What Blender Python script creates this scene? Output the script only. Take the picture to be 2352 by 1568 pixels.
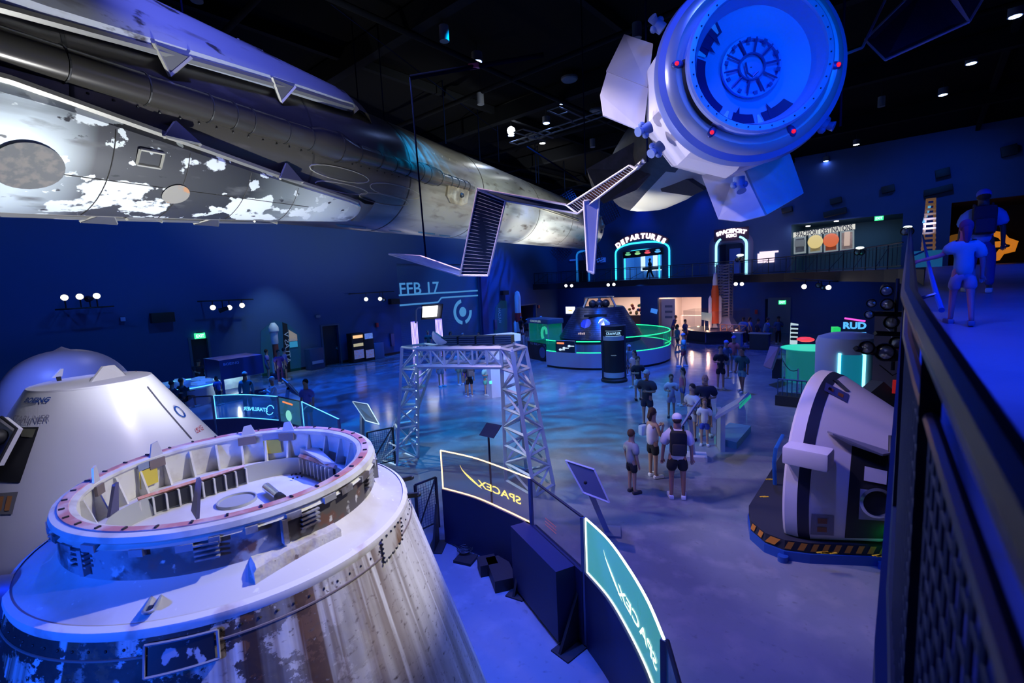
import bpy, bmesh, math, random
from mathutils import Vector, Matrix
random.seed(7)
PI = math.pi
for _o in list(bpy.data.objects): bpy.data.objects.remove(_o)
scn = bpy.context.scene
COL = scn.collection

# ------------------------------------------------------------------ camera
FP, CX, CY, EYE = 1100.0, 1176.0, 784.0, 4.8
_up = Vector((-424, 9216, 1100)).normalized()
_d = Vector(((2130-CX)/FP, -(609-CY)/FP, -1.0)); _d -= _up*_d.dot(_up); _d.normalize()
_x = _d.cross(_up)
RM = Matrix((_x, _d, _up))                     # camera -> world
CAM = Vector((0, 0, EYE))
cd = bpy.data.cameras.new('camera'); cam = bpy.data.objects.new('camera', cd); COL.objects.link(cam)
cam.matrix_world = Matrix.Translation(CAM) @ RM.to_4x4()
cd.sensor_width = 36; cd.lens = FP/2352*36; cd.clip_start = .02; cd.clip_end = 300
cd.dof.use_dof = True; cd.dof.focus_distance = 9.0; cd.dof.aperture_fstop = 3.2
scn.camera = cam
scn.view_settings.view_transform = 'Standard'; scn.view_settings.look = 'None'
scn.view_settings.gamma = 1; scn.view_settings.use_curve_mapping = False
scn.view_settings.exposure = 0.0

def ray(px, py): return RM @ Vector(((px-CX)/FP, -(py-CY)/FP, -1.0))
def F(px, py, z=0.0):
    v = ray(px, py); return CAM + v*((z-EYE)/v.z)
def D(px, py, d): return CAM + ray(px, py)*d
def ONX(px, py, x): v = ray(px, py); return CAM + v*(x/v.x)
def ONY(px, py, y): v = ray(px, py); return CAM + v*(y/v.y)

# ------------------------------------------------------------------ world and lights
w = bpy.data.worlds.new('world'); scn.world = w; w.use_nodes = True
w.node_tree.nodes['Background'].inputs[0].default_value = (.02, .06, .4, 1)
w.node_tree.nodes['Background'].inputs[1].default_value = .02

def spot(name, loc, tgt, col, power, ang=60, blend=.5, size=.15):
    l = bpy.data.lights.new(name, 'SPOT'); l.energy = power; l.color = col
    l.spot_size = math.radians(ang); l.spot_blend = blend; l.shadow_soft_size = size
    o = bpy.data.objects.new(name, l); COL.objects.link(o); o.location = loc
    o.rotation_euler = (Vector(tgt)-Vector(loc)).to_track_quat('-Z', 'Y').to_euler()
    return o
def gobo(o, sc, lo, hi, st=(1, 3, 1)):      # rippled pattern wheel in a theatre spot
    l = o.data; l.use_nodes = True; N, L = l.node_tree.nodes, l.node_tree.links; em = N['Emission']
    tc = N.new('ShaderNodeTexCoord'); mp = N.new('ShaderNodeMapping'); mp.inputs['Scale'].default_value = st; L.new(tc.outputs['Normal'], mp.inputs[0])
    n = N.new('ShaderNodeTexNoise'); n.inputs['Scale'].default_value = sc; n.inputs['Detail'].default_value = 3; n.inputs['Distortion'].default_value = 1.2; L.new(mp.outputs[0], n.inputs[0])
    r = N.new('ShaderNodeMapRange'); r.inputs[1].default_value = .42; r.inputs[2].default_value = .6; r.inputs[3].default_value = lo; r.inputs[4].default_value = hi; L.new(n.outputs[0], r.inputs[0]); L.new(r.outputs[0], em.inputs[1])
    return o
def area(name, loc, tgt, col, power, sx, sy=None):
    l = bpy.data.lights.new(name, 'AREA'); l.energy = power; l.color = col
    l.shape = 'RECTANGLE'; l.size = sx; l.size_y = sy or sx
    o = bpy.data.objects.new(name, l); COL.objects.link(o); o.location = loc
    o.rotation_euler = (Vector(tgt)-Vector(loc)).to_track_quat('-Z', 'Y').to_euler()
    return o
BLUE = (.0, .12, 1.0); DEEP = (.01, .06, 1.0); VIO = (.24, .2, 1.0); PINK = (.75, .52, 1.0)
COOL = (.72, .8, 1.0); WARM = (1.0, .93, .72); CYAN = (.0, .40, 1.0)
# floor washes hanging from the ceiling
for i, (x, y, tx, ty, c, p, a) in enumerate([
        (-8, 3, -4.5, 3.5, DEEP, 3000, 75), (-10.5, 10.5, -12.5, 12.5, CYAN, 4200, 80), (-22, 8, -21, 10, BLUE, 6500, 85),
        (-24, 21, -23, 21, BLUE, 7500, 85), (-13, 21, -14, 21, BLUE, 5000, 80), (-8, 22, -9, 22, (.06, .14, 1), 6500, 80), (-4, 14, -5, 13, (.06, .12, 1), 2200, 70), (-2, 5, -2.5, 5, (.06, .1, 1.0), 2600, 75), (-25, 12, -20.5, 10.5, BLUE, 6000, 70),
        (-14, 34, -14, 33, DEEP, 6000, 85), (-26, 33, -27, 32, BLUE, 5000, 85), (4, 10, 5, 9, DEEP, 5000, 80), (-3, 33, -4, 33, DEEP, 4500, 85),
        (4, 22, 4, 21, DEEP, 1400, 80), (-9, 12, -9, 14, CYAN, 2200, 50), (-20, 10, -18.5, 10, BLUE, 5500, 75), (-10.5, 13, -14.5, 16, (.2, .35, 1), 3400, 60)]):
    o = spot('ceiling_wash', (x, y, 12.6), (tx, ty, 0), c, p, a, 1.0, .06 if c in (CYAN, BLUE) else .35)
    if c in (CYAN, BLUE): gobo(o, 5.0, .25, 1.9)
spot('people_spot', (-9.5, 6, 11.5), (-3.2, 9.2, 0), (1, .66, .9), 1600, 46, .7, .12)
spot('people_spot', (-13, 9, 12), (-6, 16, 0), (.5, .45, 1.0), 700, 50, .8, .2)
# wall washes
for i, y in enumerate([-2, 8, 18, 28, 38]):
    spot('wall_wash', (-22, y, 12.8), (-30, y+1, 4), (.02, .26, 1.0), 1100, 100, 1.0, .4)
for x in (-24, -16, -8, 0): spot('wall_wash', (x, 35, 12.9), (x, 42.5, 7), (.01, .16, 1.0), 750, 95, 1.0, .4)
for x in (-26, -19, -12, -5): spot('under_balcony_fill', (x, 38.6, 4.0), (x, 42.5, 1.6), (.02, .16, 1.0), 150, 120, 1.0, .05)  # added fill lights that lift the dark wall below the balcony
for x in (-20.2, -14.6): spot('wall_grazer', (x, 41.2, 12.9), (x, 42.5, 8), (.02, .08, 1.0), 420, 60, 1.0, .2)
# exhibits
spot('capsule_key', (-.6, 5.6, 8.4), (-3.8, 1.2, 3.4), (1.0, .95, .82), 1900, 30, .4, .05)
spot('capsule_rim', (1.8, 3.8, 8), (-2.8, 1.6, 2.4), (.85, .8, 1.0), 160, 40, .6, .1)
spot('capsule_blue', (-1.5, -5.5, 4.6), (-4.2, .8, 3.0), (.01, .10, 1.0), 2600, 48, .6, .2)
spot('starliner_key', (-6.4, 4.6, 8.0), (-11.0, 1.8, 2.8), (.9, .86, 1.0), 1500, 44, .6, .1)
spot('starliner_blue', (-15, -2.5, 12), (-14.5, 1, 2.5), (.12, .2, 1.0), 6000, 45, .8, .2)
spot('dome_key', (-20.5, 6.5, 12.3), (-16.6, 2.2, 2.8), (.5, .52, 1.0), 2600, 34, .8, .1)

# ------------------------------------------------------------------ materials
MATS = {}
def nt(m): return m.node_tree.nodes, m.node_tree.links
def M(name, col, rough=.5, metal=0.0, emit=None, es=0.0, noise=None, bump=0.0, bscale=30, alpha=1.0, coat=0.0, spec=.5, trans=0.0, vec=(1,1,1)):
    """noise = list of (scale, colour, lo, hi[, detail, stretch]) layers mixed over col"""
    if name in MATS: return MATS[name]
    m = bpy.data.materials.new(name); m.use_nodes = True; N, L = nt(m)
    b = N['Principled BSDF']; c4 = lambda c: (c[0], c[1], c[2], 1)
    b.inputs['Base Color'].default_value = c4(col); b.inputs['Roughness'].default_value = rough
    b.inputs['Metallic'].default_value = metal; b.inputs['Specular IOR Level'].default_value = spec
    b.inputs['Coat Weight'].default_value = coat; b.inputs['Alpha'].default_value = alpha
    b.inputs['Transmission Weight'].default_value = trans
    if emit: b.inputs['Emission Color'].default_value = c4(emit); b.inputs['Emission Strength'].default_value = es
    if noise or bump:
        tc = N.new('ShaderNodeTexCoord')
    cur = None
    for lay in (noise or []):
        sc, c2, lo, hi = lay[:4]; det = lay[4] if len(lay) > 4 else 6; st = lay[5] if len(lay) > 5 else (1,1,1)
        mp = N.new('ShaderNodeMapping'); mp.inputs['Scale'].default_value = st; L.new(tc.outputs['Object'], mp.inputs[0])
        if len(lay) > 6: mp.inputs['Location'].default_value = lay[6]
        n = N.new('ShaderNodeTexNoise'); n.inputs['Scale'].default_value = sc; n.inputs['Detail'].default_value = det
        L.new(mp.outputs[0], n.inputs[0])
        r = N.new('ShaderNodeMapRange'); r.inputs[1].default_value = lo; r.inputs[2].default_value = hi
        L.new(n.outputs[0], r.inputs[0])
        x = N.new('ShaderNodeMix'); x.data_type = 'RGBA'
        L.new(r.outputs[0], x.inputs[0])
        if cur is None: x.inputs[6].default_value = c4(col)
        else: L.new(cur, x.inputs[6])
        x.inputs[7].default_value = c4(c2); cur = x.outputs[2]
    if cur is not None: L.new(cur, b.inputs['Base Color'])
    if bump:
        n = N.new('ShaderNodeTexNoise'); n.inputs['Scale'].default_value = bscale; L.new(tc.outputs['Object'], n.inputs[0])
        bp = N.new('ShaderNodeBump'); bp.inputs['Strength'].default_value = bump; bp.inputs['Distance'].default_value = .02
        L.new(n.outputs[0], bp.inputs['Height']); L.new(bp.outputs[0], b.inputs['Normal'])
    MATS[name] = m; return m
def EM(name, col, s): return M(name, (0.02, .02, .02), .5, emit=col, es=s)
def GL(name, col, a, emit=None, es=0):      # thin tinted glass pane: mix of glossy and transparent
    if name in MATS: return MATS[name]
    m = bpy.data.materials.new(name); m.use_nodes = True; N, L = nt(m)
    for n in list(N):
        if n.type == 'BSDF_PRINCIPLED': N.remove(n)
    out = [n for n in N if n.type == 'OUTPUT_MATERIAL'][0]
    tr = N.new('ShaderNodeBsdfTransparent'); tr.inputs[0].default_value = (1, 1, 1, 1)
    gl = N.new('ShaderNodeBsdfGlossy'); gl.inputs['Roughness'].default_value = .05
    df = N.new('ShaderNodeBsdfDiffuse'); df.inputs[0].default_value = (*col, 1)
    em = N.new('ShaderNodeEmission'); em.inputs[0].default_value = (*(emit or (0, 0, 0)), 1); em.inputs[1].default_value = es
    ad = N.new('ShaderNodeAddShader'); L.new(df.outputs[0], ad.inputs[0]); L.new(em.outputs[0], ad.inputs[1])
    mx = N.new('ShaderNodeMixShader'); mx.inputs[0].default_value = a
    L.new(tr.outputs[0], mx.inputs[1]); L.new(ad.outputs[0], mx.inputs[2])
    m2 = N.new('ShaderNodeMixShader'); lw = N.new('ShaderNodeLayerWeight'); pw_ = N.new('ShaderNodeMath'); pw_.operation = 'POWER'; pw_.inputs[1].default_value = 4; L.new(lw.outputs['Facing'], pw_.inputs[0]); fr = N.new('ShaderNodeMath'); fr.operation = 'MULTIPLY_ADD'; fr.inputs[1].default_value = .35; fr.inputs[2].default_value = .025; L.new(pw_.outputs[0], fr.inputs[0])
    L.new(fr.outputs[0], m2.inputs[0]); L.new(mx.outputs[0], m2.inputs[1]); L.new(gl.outputs[0], m2.inputs[2])
    L.new(m2.outputs[0], out.inputs[0]); MATS[name] = m; return m

BLACK = M('black', (.012, .013, .016), .55); DARK = M('dark_metal', (.03, .034, .045), .45, .3)
WHITE = M('white_paint', (.75, .76, .8), .45); GREY = M('grey_metal', (.3, .33, .38), .4, .5)
NAVY = M('navy_panel', (.012, .02, .07), .5); CHROME = M('chrome', (.7, .72, .76), .22, .9)
ALUM = M('aluminium', (.45, .5, .56), .35, .6)

# ------------------------------------------------------------------ mesh builder
class MB:
    def __init__(s): s.v = []; s.f = []; s.mi = []; s.sm = []; s.cur = 0; s.smooth = False; s.X = None
    def add(s, vs, fs, smooth=None):
        o = len(s.v)
        if s.X is not None: vs = [s.X @ Vector(p) for p in vs]
        s.v += [Vector(p) for p in vs]
        for f in fs:
            s.f.append([i+o for i in f]); s.mi.append(s.cur); s.sm.append(s.smooth if smooth is None else smooth)
        return s
    def box(s, c, d, rz=0, rx=0, ry=0, bev=0.0):
        R = Matrix.Rotation(rz, 3, 'Z') @ Matrix.Rotation(ry, 3, 'Y') @ Matrix.Rotation(rx, 3, 'X'); c = Vector(c)
        hx, hy, hz = d[0]/2, d[1]/2, d[2]/2
        if bev <= 0:
            vs = [c + R @ Vector((x, y, z)) for x in (-hx, hx) for y in (-hy, hy) for z in (-hz, hz)]
            return s.add(vs, [(0,1,3,2),(4,6,7,5),(0,4,5,1),(2,3,7,6),(0,2,6,4),(1,5,7,3)], False)
        bm = bmesh.new(); bmesh.ops.create_cube(bm, size=1)
        for v in bm.verts: v.co = Vector((v.co.x*d[0], v.co.y*d[1], v.co.z*d[2]))
        bmesh.ops.bevel(bm, geom=bm.edges[:], offset=bev, segments=2, affect='EDGES', profile=.6)
        bm.verts.index_update()
        s.add([c + R @ v.co for v in bm.verts], [[v.index for v in f.verts] for f in bm.faces], True); bm.free(); return s
    def ring(s, rings, close=True, capa=True, capb=True, smooth=True):
        n = len(rings[0]); o = []; vs = []
        for r in rings: vs += list(r)
        fs = []
        for i in range(len(rings)-1):
            for j in range(n if close else n-1):
                k = (j+1) % n; fs.append((i*n+j, i*n+k, (i+1)*n+k, (i+1)*n+j))
        base = len(s.v); s.add(vs, fs, smooth)
        if close and capa: s.f.append([base+i for i in range(n)][::-1]); s.mi.append(s.cur); s.sm.append(False)
        if close and capb: s.f.append([base+(len(rings)-1)*n+i for i in range(n)]); s.mi.append(s.cur); s.sm.append(False)
        return s
    def tube(s, pts, r, n=8, r2=None, cap=True, flat=1.0):
        pts = [Vector(p) for p in pts]; rings = []; m = len(pts)
        rs = r if isinstance(r, (list, tuple)) else [r + ((r2-r)*i/(m-1) if r2 is not None and m > 1 else 0) for i in range(m)]
        prev = None
        for i, p in enumerate(pts):
            t = (pts[min(i+1, m-1)] - pts[max(i-1, 0)])
            if t.length < 1e-9: t = Vector((0, 0, 1))
            t.normalize()
            if prev is None:
                a = Vector((0, 0, 1)) if abs(t.z) < .9 else Vector((1, 0, 0))
            else: a = prev
            u = (a - t*a.dot(t)).normalized(); v = t.cross(u); prev = u
            rings.append([p + (u*math.cos(q)*flat + v*math.sin(q))*rs[i] for q in [2*PI*k/n for k in range(n)]])
        return s.ring(rings, True, cap, cap, n > 5)
    def bar(s, a, b, w, h=None):           # square bar
        return s.tube([a, b], w*.7071, 4)
    def lathe(s, prof, c=(0,0,0), n=48, ax=None, a0=0, a1=2*PI, smooth=True, cap=False):
        """prof [(r, z)] about z through c, or ax = 4x4 frame"""
        c = Vector(c); full = abs(a1-a0-2*PI) < 1e-6; rings = []
        X = ax or Matrix.Translation(c)
        k = n if full else n+1
        for r, z in prof:
            rings.append([X @ Vector((r*math.cos(a0+(a1-a0)*i/n), r*math.sin(a0+(a1-a0)*i/n), z)) for i in range(k)])
        return s.ring(rings, full, cap, cap, smooth)
    def cyl(s, a, b, r, n=24, r2=None): return s.tube([a, b], [r, r if r2 is None else r2], n)
    def prism(s, poly, ex, X=None):
        """poly 2D in xz-plane, extruded along y by ex (centered), placed by X"""
        X = X or Matrix(); n = len(poly)
        vs = [X @ Vector((p[0], -ex/2, p[1])) for p in poly] + [X @ Vector((p[0], ex/2, p[1])) for p in poly]
        fs = [list(range(n)), list(range(2*n-1, n-1, -1))] + [(i, i+n, (i+1) % n+n, (i+1) % n) for i in range(n)]
        return s.add(vs, fs, False)
    def poly(s, pts, th, nrm=None):
        """3D polygon given thickness"""
        pts = [Vector(p) for p in pts]; n = len(pts)
        if nrm is None: nrm = (pts[1]-pts[0]).cross(pts[2]-pts[0]).normalized()
        q = [p + nrm*th for p in pts]
        return s.add(pts+q, [list(range(n))[::-1], list(range(n, 2*n))] + [(i, (i+1) % n, (i+1) % n+n, i+n) for i in range(n)], False)
    def ball(s, c, r, n=12, m=8, sc=(1,1,1), R=None):
        c = Vector(c); rings = []
        for i in range(1, m):
            t = PI*i/m; rings.append([Vector((r*sc[0]*math.sin(t)*math.cos(2*PI*j/n), r*sc[1]*math.sin(t)*math.sin(2*PI*j/n), r*sc[2]*math.cos(t))) for j in range(n)])
        vs = [p for g in rings for p in g] + [Vector((0,0,r*sc[2])), Vector((0,0,-r*sc[2]))]
        if R is not None: vs = [R @ p for p in vs]
        vs = [p+c for p in vs]; fs = []
        for i in range(m-2):
            for j in range(n): k = (j+1) % n; fs.append((i*n+j, i*n+k, (i+1)*n+k, (i+1)*n+j)[::-1])
        t0 = len(vs)-2
        for j in range(n): k = (j+1) % n; fs.append((t0, j, k)); fs.append((t0+1, (m-2)*n+k, (m-2)*n+j))
        return s.add(vs, fs, True)
    def build(s, name, mats=None, parent=None, **kw):
        me = bpy.data.meshes.new(name); inv = INV.get(root_of(parent).name) if parent else None
        vs = [inv @ p for p in s.v] if inv is not None else s.v
        me.from_pydata([tuple(p) for p in vs], [], s.f)
        for m in (mats if isinstance(mats, (list, tuple)) else [mats or WHITE]): me.materials.append(m)
        me.polygons.foreach_set('material_index', s.mi); me.polygons.foreach_set('use_smooth', s.sm)
        me.update()
        bm = bmesh.new(); bm.from_mesh(me); bmesh.ops.recalc_face_normals(bm, faces=bm.faces)
        for e in bm.edges:
            if len(e.link_faces) == 2 and e.calc_face_angle(0) > .6: e.smooth = False
        bm.to_mesh(me); bm.free()
        o = bpy.data.objects.new(name, me); COL.objects.link(o)
        if parent: o.parent = parent
        for k, v in kw.items(): o[k] = v
        return o
    def build_each(s, name, mats=None, parent=None, **kw):      # every loose piece a part of its own
        par = list(range(len(s.v)))
        def fd(i):
            while par[i] != i: par[i] = par[par[i]]; i = par[i]
            return i
        for f in s.f:
            r = fd(f[0])
            for j in f[1:]: par[fd(j)] = r
        grp = {}
        for k, f in enumerate(s.f): grp.setdefault(fd(f[0]), []).append(k)
        for ks in grp.values():
            m = MB(); ids = {}
            for k in ks:
                g = []
                for j in s.f[k]:
                    if j not in ids: ids[j] = len(m.v); m.v.append(s.v[j])
                    g.append(ids[j])
                m.f.append(g); m.mi.append(s.mi[k]); m.sm.append(s.sm[k])
            m.build(name, mats, parent, **kw)
INV = {}
def root_of(o):
    while o.parent: o = o.parent
    return o
def thing(name, label, cat, loc=(0,0,0), rz=0, group=None, R=None):
    o = bpy.data.objects.new(name, None); COL.objects.link(o); o.empty_display_size = .1
    X = Matrix.Translation(Vector(loc)) @ (R.to_4x4() if R is not None else Matrix.Rotation(rz, 4, 'Z')); o.matrix_world = X
    INV[o.name] = X.inverted(); o['label'] = label; o['category'] = cat
    if group: o['group'] = group
    return o
def local(t):                       # parts of t are then given in its own frame
    INV[t.name] = None; return t
def tag(o, label, cat, group=None, kind=None):
    o['label'] = label; o['category'] = cat
    if group: o['group'] = group
    if kind: o['kind'] = kind
    return o
def struct(name, mb, mats): o = mb.build(name, mats); o['kind'] = 'structure'; return o
def copy_tree(o, parent=None):
    c = o.copy(); COL.objects.link(c)
    if parent is not None: c.parent = parent
    for ch in list(o.children): copy_tree(ch, c)
    return c
def text(s, size=1.0, bold=0.0, ax='CENTER', shear=0.0):
    """returns flat verts, faces of lettering in the xy-plane, height about size, centred"""
    cu = bpy.data.curves.new('t', 'FONT'); cu.body = s; cu.size = 1; cu.offset = bold; cu.shear = shear; cu.resolution_u = 3
    o = bpy.data.objects.new('t', cu); COL.objects.link(o)
    dg = bpy.context.evaluated_depsgraph_get(); me = bpy.data.meshes.new_from_object(o.evaluated_get(dg))
    vs = [v.co.copy() for v in me.vertices]; fs = [list(p.vertices) for p in me.polygons]
    bpy.data.objects.remove(o); bpy.data.curves.remove(cu); bpy.data.meshes.remove(me)
    x0 = min(v.x for v in vs); x1 = max(v.x for v in vs); y0 = min(v.y for v in vs); y1 = max(v.y for v in vs); k = size/(y1-y0)
    return [Vector(((v.x-(x0+x1)/2)*k, (v.y-(y0+y1)/2)*k, 0)) for v in vs], fs, (x1-x0)*k
def put_text(s, w, h, o, ux, uy, mat, parent, name='lettering', off=.01, mirror=False, bold=0.0, curve=None, shear=0.0):
    """lettering of width w, height h centred at o spanned by unit ux, uy (3D)"""
    vs, fs, tw = text(s, 1.0, bold, shear=shear); ux = Vector(ux).normalized(); uy = Vector(uy).normalized(); n = ux.cross(uy)
    mb = MB(); kx = w/tw*(-1 if mirror else 1)
    if curve: pts = [curve(v.x*kx, v.y*h) for v in vs]
    else: pts = [Vector(o) + ux*v.x*kx + uy*v.y*h + n*off for v in vs]
    mb.add(pts, fs, False)
    return mb.build(name, mat, parent)
def lerp(a, b, t): return a + (b-a)*t

# ------------------------------------------------------------------ the room
WX, BY, CZ = -30.0, 42.5, 13.25
concrete = M('polished_concrete', (.24, .26, .30), .17, noise=[(.35, (.18, .2, .25), .42, .62), (2.2, (.29, .3, .33), .5, .72, 8), (9, (.16, .17, .2), .62, .8, 4)], bump=.02, bscale=3, spec=.6)
wallm = M('blue_wall_paint', (.035, .085, .24), .75, noise=[(.12, (.028, .075, .26), .45, .6)])
wallb = M('blue_back_wall_paint', (.04, .085, .25), .75, noise=[(.15, (.03, .07, .2), .45, .6)])
ceilm = M('black_ceiling', (.003, .003, .004), .95, spec=.1)
struct('floor', MB().box((-8, 14, -.1), (50, 62, .2)), concrete)
struct('ceiling', MB().box((-8, 14, CZ+.1), (50, 62, .2)), ceilm)
# left wall with two door recesses and the big roller door recess
def wall_x(name, x, y0, y1, z1, holes, mat, th=.3):
    mb = MB(); ys = sorted(set([y0, y1]+[h[0] for h in holes]+[h[1] for h in holes]))
    for a, b in zip(ys, ys[1:]):
        hs = [h for h in holes if h[0] <= a+1e-6 and h[1] >= b-1e-6]
        if not hs: mb.box((x-th/2, (a+b)/2, z1/2), (th, b-a, z1)); continue
        z0h, z1h = hs[0][2], hs[0][3]
        if z0h > 0: mb.box((x-th/2, (a+b)/2, z0h/2), (th, b-a, z0h))
        mb.box((x-th/2, (a+b)/2, (z1h+z1)/2), (th, b-a, z1-z1h))
    return struct(name, mb, mat)
def wall_y(name, y, x0, x1, z1, holes, mat, th=.3):
    mb = MB(); xs = sorted(set([x0, x1]+[h[0] for h in holes]+[h[1] for h in holes]))
    for a, b in zip(xs, xs[1:]):
        hs = sorted([h for h in holes if h[0] <= a+1e-6 and h[1] >= b-1e-6], key=lambda h: h[2]); z = 0
        for h in hs:
            if h[2] > z: mb.box(((a+b)/2, y+th/2, (z+h[2])/2), (b-a, th, h[2]-z))
            z = h[3]
        if z < z1: mb.box(((a+b)/2, y+th/2, (z+z1)/2), (b-a, th, z1-z))
    return struct(name, mb, mat)
def ly(px, py=700): return ONX(px, py, WX).y
lholes = [(ly(440, 800), ly(478, 800), 0, 2.62), (ly(742, 780), ly(778, 780), 0, 2.62), (ly(917, 700), ly(1102, 700), 0, 6.7), (ly(1195, 730), ly(1230, 730), 0, 2.65)]
wall_x('wall_left', WX, -17, BY, CZ, lholes, wallm)
def bx(px, py=640): return ONY(px, py, BY).x
bh = [(bx(1342, 720), bx(1471, 720), 0, 3.05), (bx(1511, 720), bx(1611, 720), 0, 2.95),
      (bx(1418, 600), bx(1537, 600), 4.7, 7.75), (bx(1817, 540), bx(2072, 540), 4.7, 8.35), (bx(2184, 500), 17, 4.3, 8.7), (bx(1652, 600), bx(1718, 600), 4.7, 7.3), (bx(1757, 740), bx(1772, 740), 0, 2.7)]
wall_y('wall_back', BY, WX, 17, CZ, bh, wallb)
struct('wall_right', MB().box((17.15, 14, CZ/2), (.3, 62, CZ)), wallb)
struct('wall_front', MB().box((-8, -17.1, CZ/2), (50, .3, CZ)), wallm)
struct('trim_1', MB().box((WX+.02, (lholes[1][1]+lholes[2][0])/2, .08), (.04, lholes[2][0]-lholes[1][1], .16)).box((WX+.02, (lholes[0][1]+lholes[1][0])/2, .08), (.04, lholes[1][0]-lholes[0][1], .16)), BLACK)
# doors in the left wall
doorm = M('dark_door', (.012, .02, .04), .5); framem = M('door_frame', (.06, .11, .2), .5)
for n, (a, b, z0, z1) in enumerate(lholes[:2]):
    mb = MB().box((WX-.2, (a+b)/2, z1/2), (.06, b-a, z1)); d = struct('door_%d' % (n+1), mb, doorm)
    MB().box((WX+.01, a-.06, z1/2), (.08, .12, z1)).box((WX+.01, b+.06, z1/2), (.08, .12, z1)).box((WX+.01, (a+b)/2, z1+.05), (.08, b-a+.24, .1)).build('door_frame', framem, d)
    MB().box((WX-.14, b-.15, 1.05), (.06, .12, .04)).box((WX-.15, b-.1, 1.05), (.04, .05, .2)).build('door_handle', CHROME, d)
# roller door with FFB 17 lettering
a, b = lholes[2][0], lholes[2][1]
slatm = M('roller_slats', (.035, .11, .26), .5)
mb = MB()
for i in range(44):
    z = i*.152; mb.box((WX-.2, (a+b)/2, z+.076), (.05, b-a, .14)); mb.box((WX-.225, (a+b)/2, z+.152), (.05, b-a, .02))
d3 = struct('door_3', mb, slatm)
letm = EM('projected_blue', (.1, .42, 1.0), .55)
MB().box((WX-.02, b+.45, 3.4), (.5, .75, 6.8)).build('trim_2', M('navy_pier', (.015, .04, .2), .6))['kind'] = 'structure'
def on_left(px, py, off=-.16): return ONX(px, py, WX+off)
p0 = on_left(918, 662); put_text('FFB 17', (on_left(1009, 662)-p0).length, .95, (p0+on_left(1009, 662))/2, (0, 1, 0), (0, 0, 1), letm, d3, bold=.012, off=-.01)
mb = MB()
def strip(pts, wd):
    for p, q in zip(pts, pts[1:]):
        u = (q-p).normalized(); n = Vector((0, -u.z, u.y))*wd/2
        mb.add([p-n, q-n, q+n, p+n], [(0, 1, 2, 3)])
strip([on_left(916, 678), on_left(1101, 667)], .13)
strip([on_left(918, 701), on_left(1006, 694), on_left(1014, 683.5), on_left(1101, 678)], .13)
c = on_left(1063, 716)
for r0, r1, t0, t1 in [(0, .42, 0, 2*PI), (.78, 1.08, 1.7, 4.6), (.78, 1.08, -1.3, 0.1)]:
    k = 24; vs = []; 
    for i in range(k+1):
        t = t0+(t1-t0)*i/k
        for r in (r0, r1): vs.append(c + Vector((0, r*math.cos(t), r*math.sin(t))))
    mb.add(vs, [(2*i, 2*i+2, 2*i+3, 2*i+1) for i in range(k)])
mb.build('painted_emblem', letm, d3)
# dark corridor behind the left opening
a, b = lholes[3][:2]
struct('wall_corridor', MB().box((WX-2.4, (a+b)/2, 1.4), (.1, b-a+1, 2.8)).box((WX-1.2, a-.1, 1.4), (2.4, .1, 2.8)).box((WX-1.2, b+.1, 1.4), (2.4, .1, 2.8)), M('mauve_wall', (.12, .08, .12), .8))
struct('trim_3', MB().box((WX+.03, b+.1, 1.35), (.1, .12, 2.75)).box((WX+.03, a-.05, 1.35), (.1, .1, 2.75)).box((WX+.03, (a+b)/2, 2.72), (.1, b-a+.3, .12)), framem)

# lit rooms behind the back wall, ground floor
cream = M('cream_room_paint', (.72, .62, .58), .8)
def backroom(name, x0, x1, z0, z1, dep, mat, fl):
    mb = MB(); y0 = BY+.3
    struct(name+'_back', MB().box(((x0+x1)/2, y0+dep, (z0+z1)/2), (x1-x0+.2, .1, z1-z0)), mat)
    struct(name+'_left', MB().box((x0-.05, y0+dep/2, (z0+z1)/2), (.1, dep, z1-z0)), mat); struct(name+'_right', MB().box((x1+.05, y0+dep/2, (z0+z1)/2), (.1, dep, z1-z0)), mat)
    struct(name.replace('wall_', 'ceiling_'), MB().box(((x0+x1)/2, y0+dep/2, z1+.05), (x1-x0+.2, dep, .1)), mat)
    struct(name.replace('wall_', 'floor_'), MB().box(((x0+x1)/2, y0+dep/2, z0-.05 if z0 > 0 else -.045), (x1-x0+.2, dep, .1)), fl)
warmfloor = M('warm_floor', (.45, .38, .33), .3)
backroom('wall_shop', bh[0][0]-.5, bh[0][1]+.2, 0, 3.3, 5, cream, warmfloor)
backroom('wall_lobby', bh[1][0]-.2, bh[1][1]+.4, 0, 3.3, 6, cream, warmfloor)
area('shop_ceiling_light', ((bh[0][0]+bh[0][1])/2, BY+2.5, 3.2), ((bh[0][0]+bh[0][1])/2, BY+2.5, 0), (1, .78, .66), 230, 3, 2)
area('lobby_ceiling_light', ((bh[1][0]+bh[1][1])/2, BY+2.5, 3.2), ((bh[1][0]+bh[1][1])/2, BY+2.5, 0), (1, .76, .66), 270, 3, 3)
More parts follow.
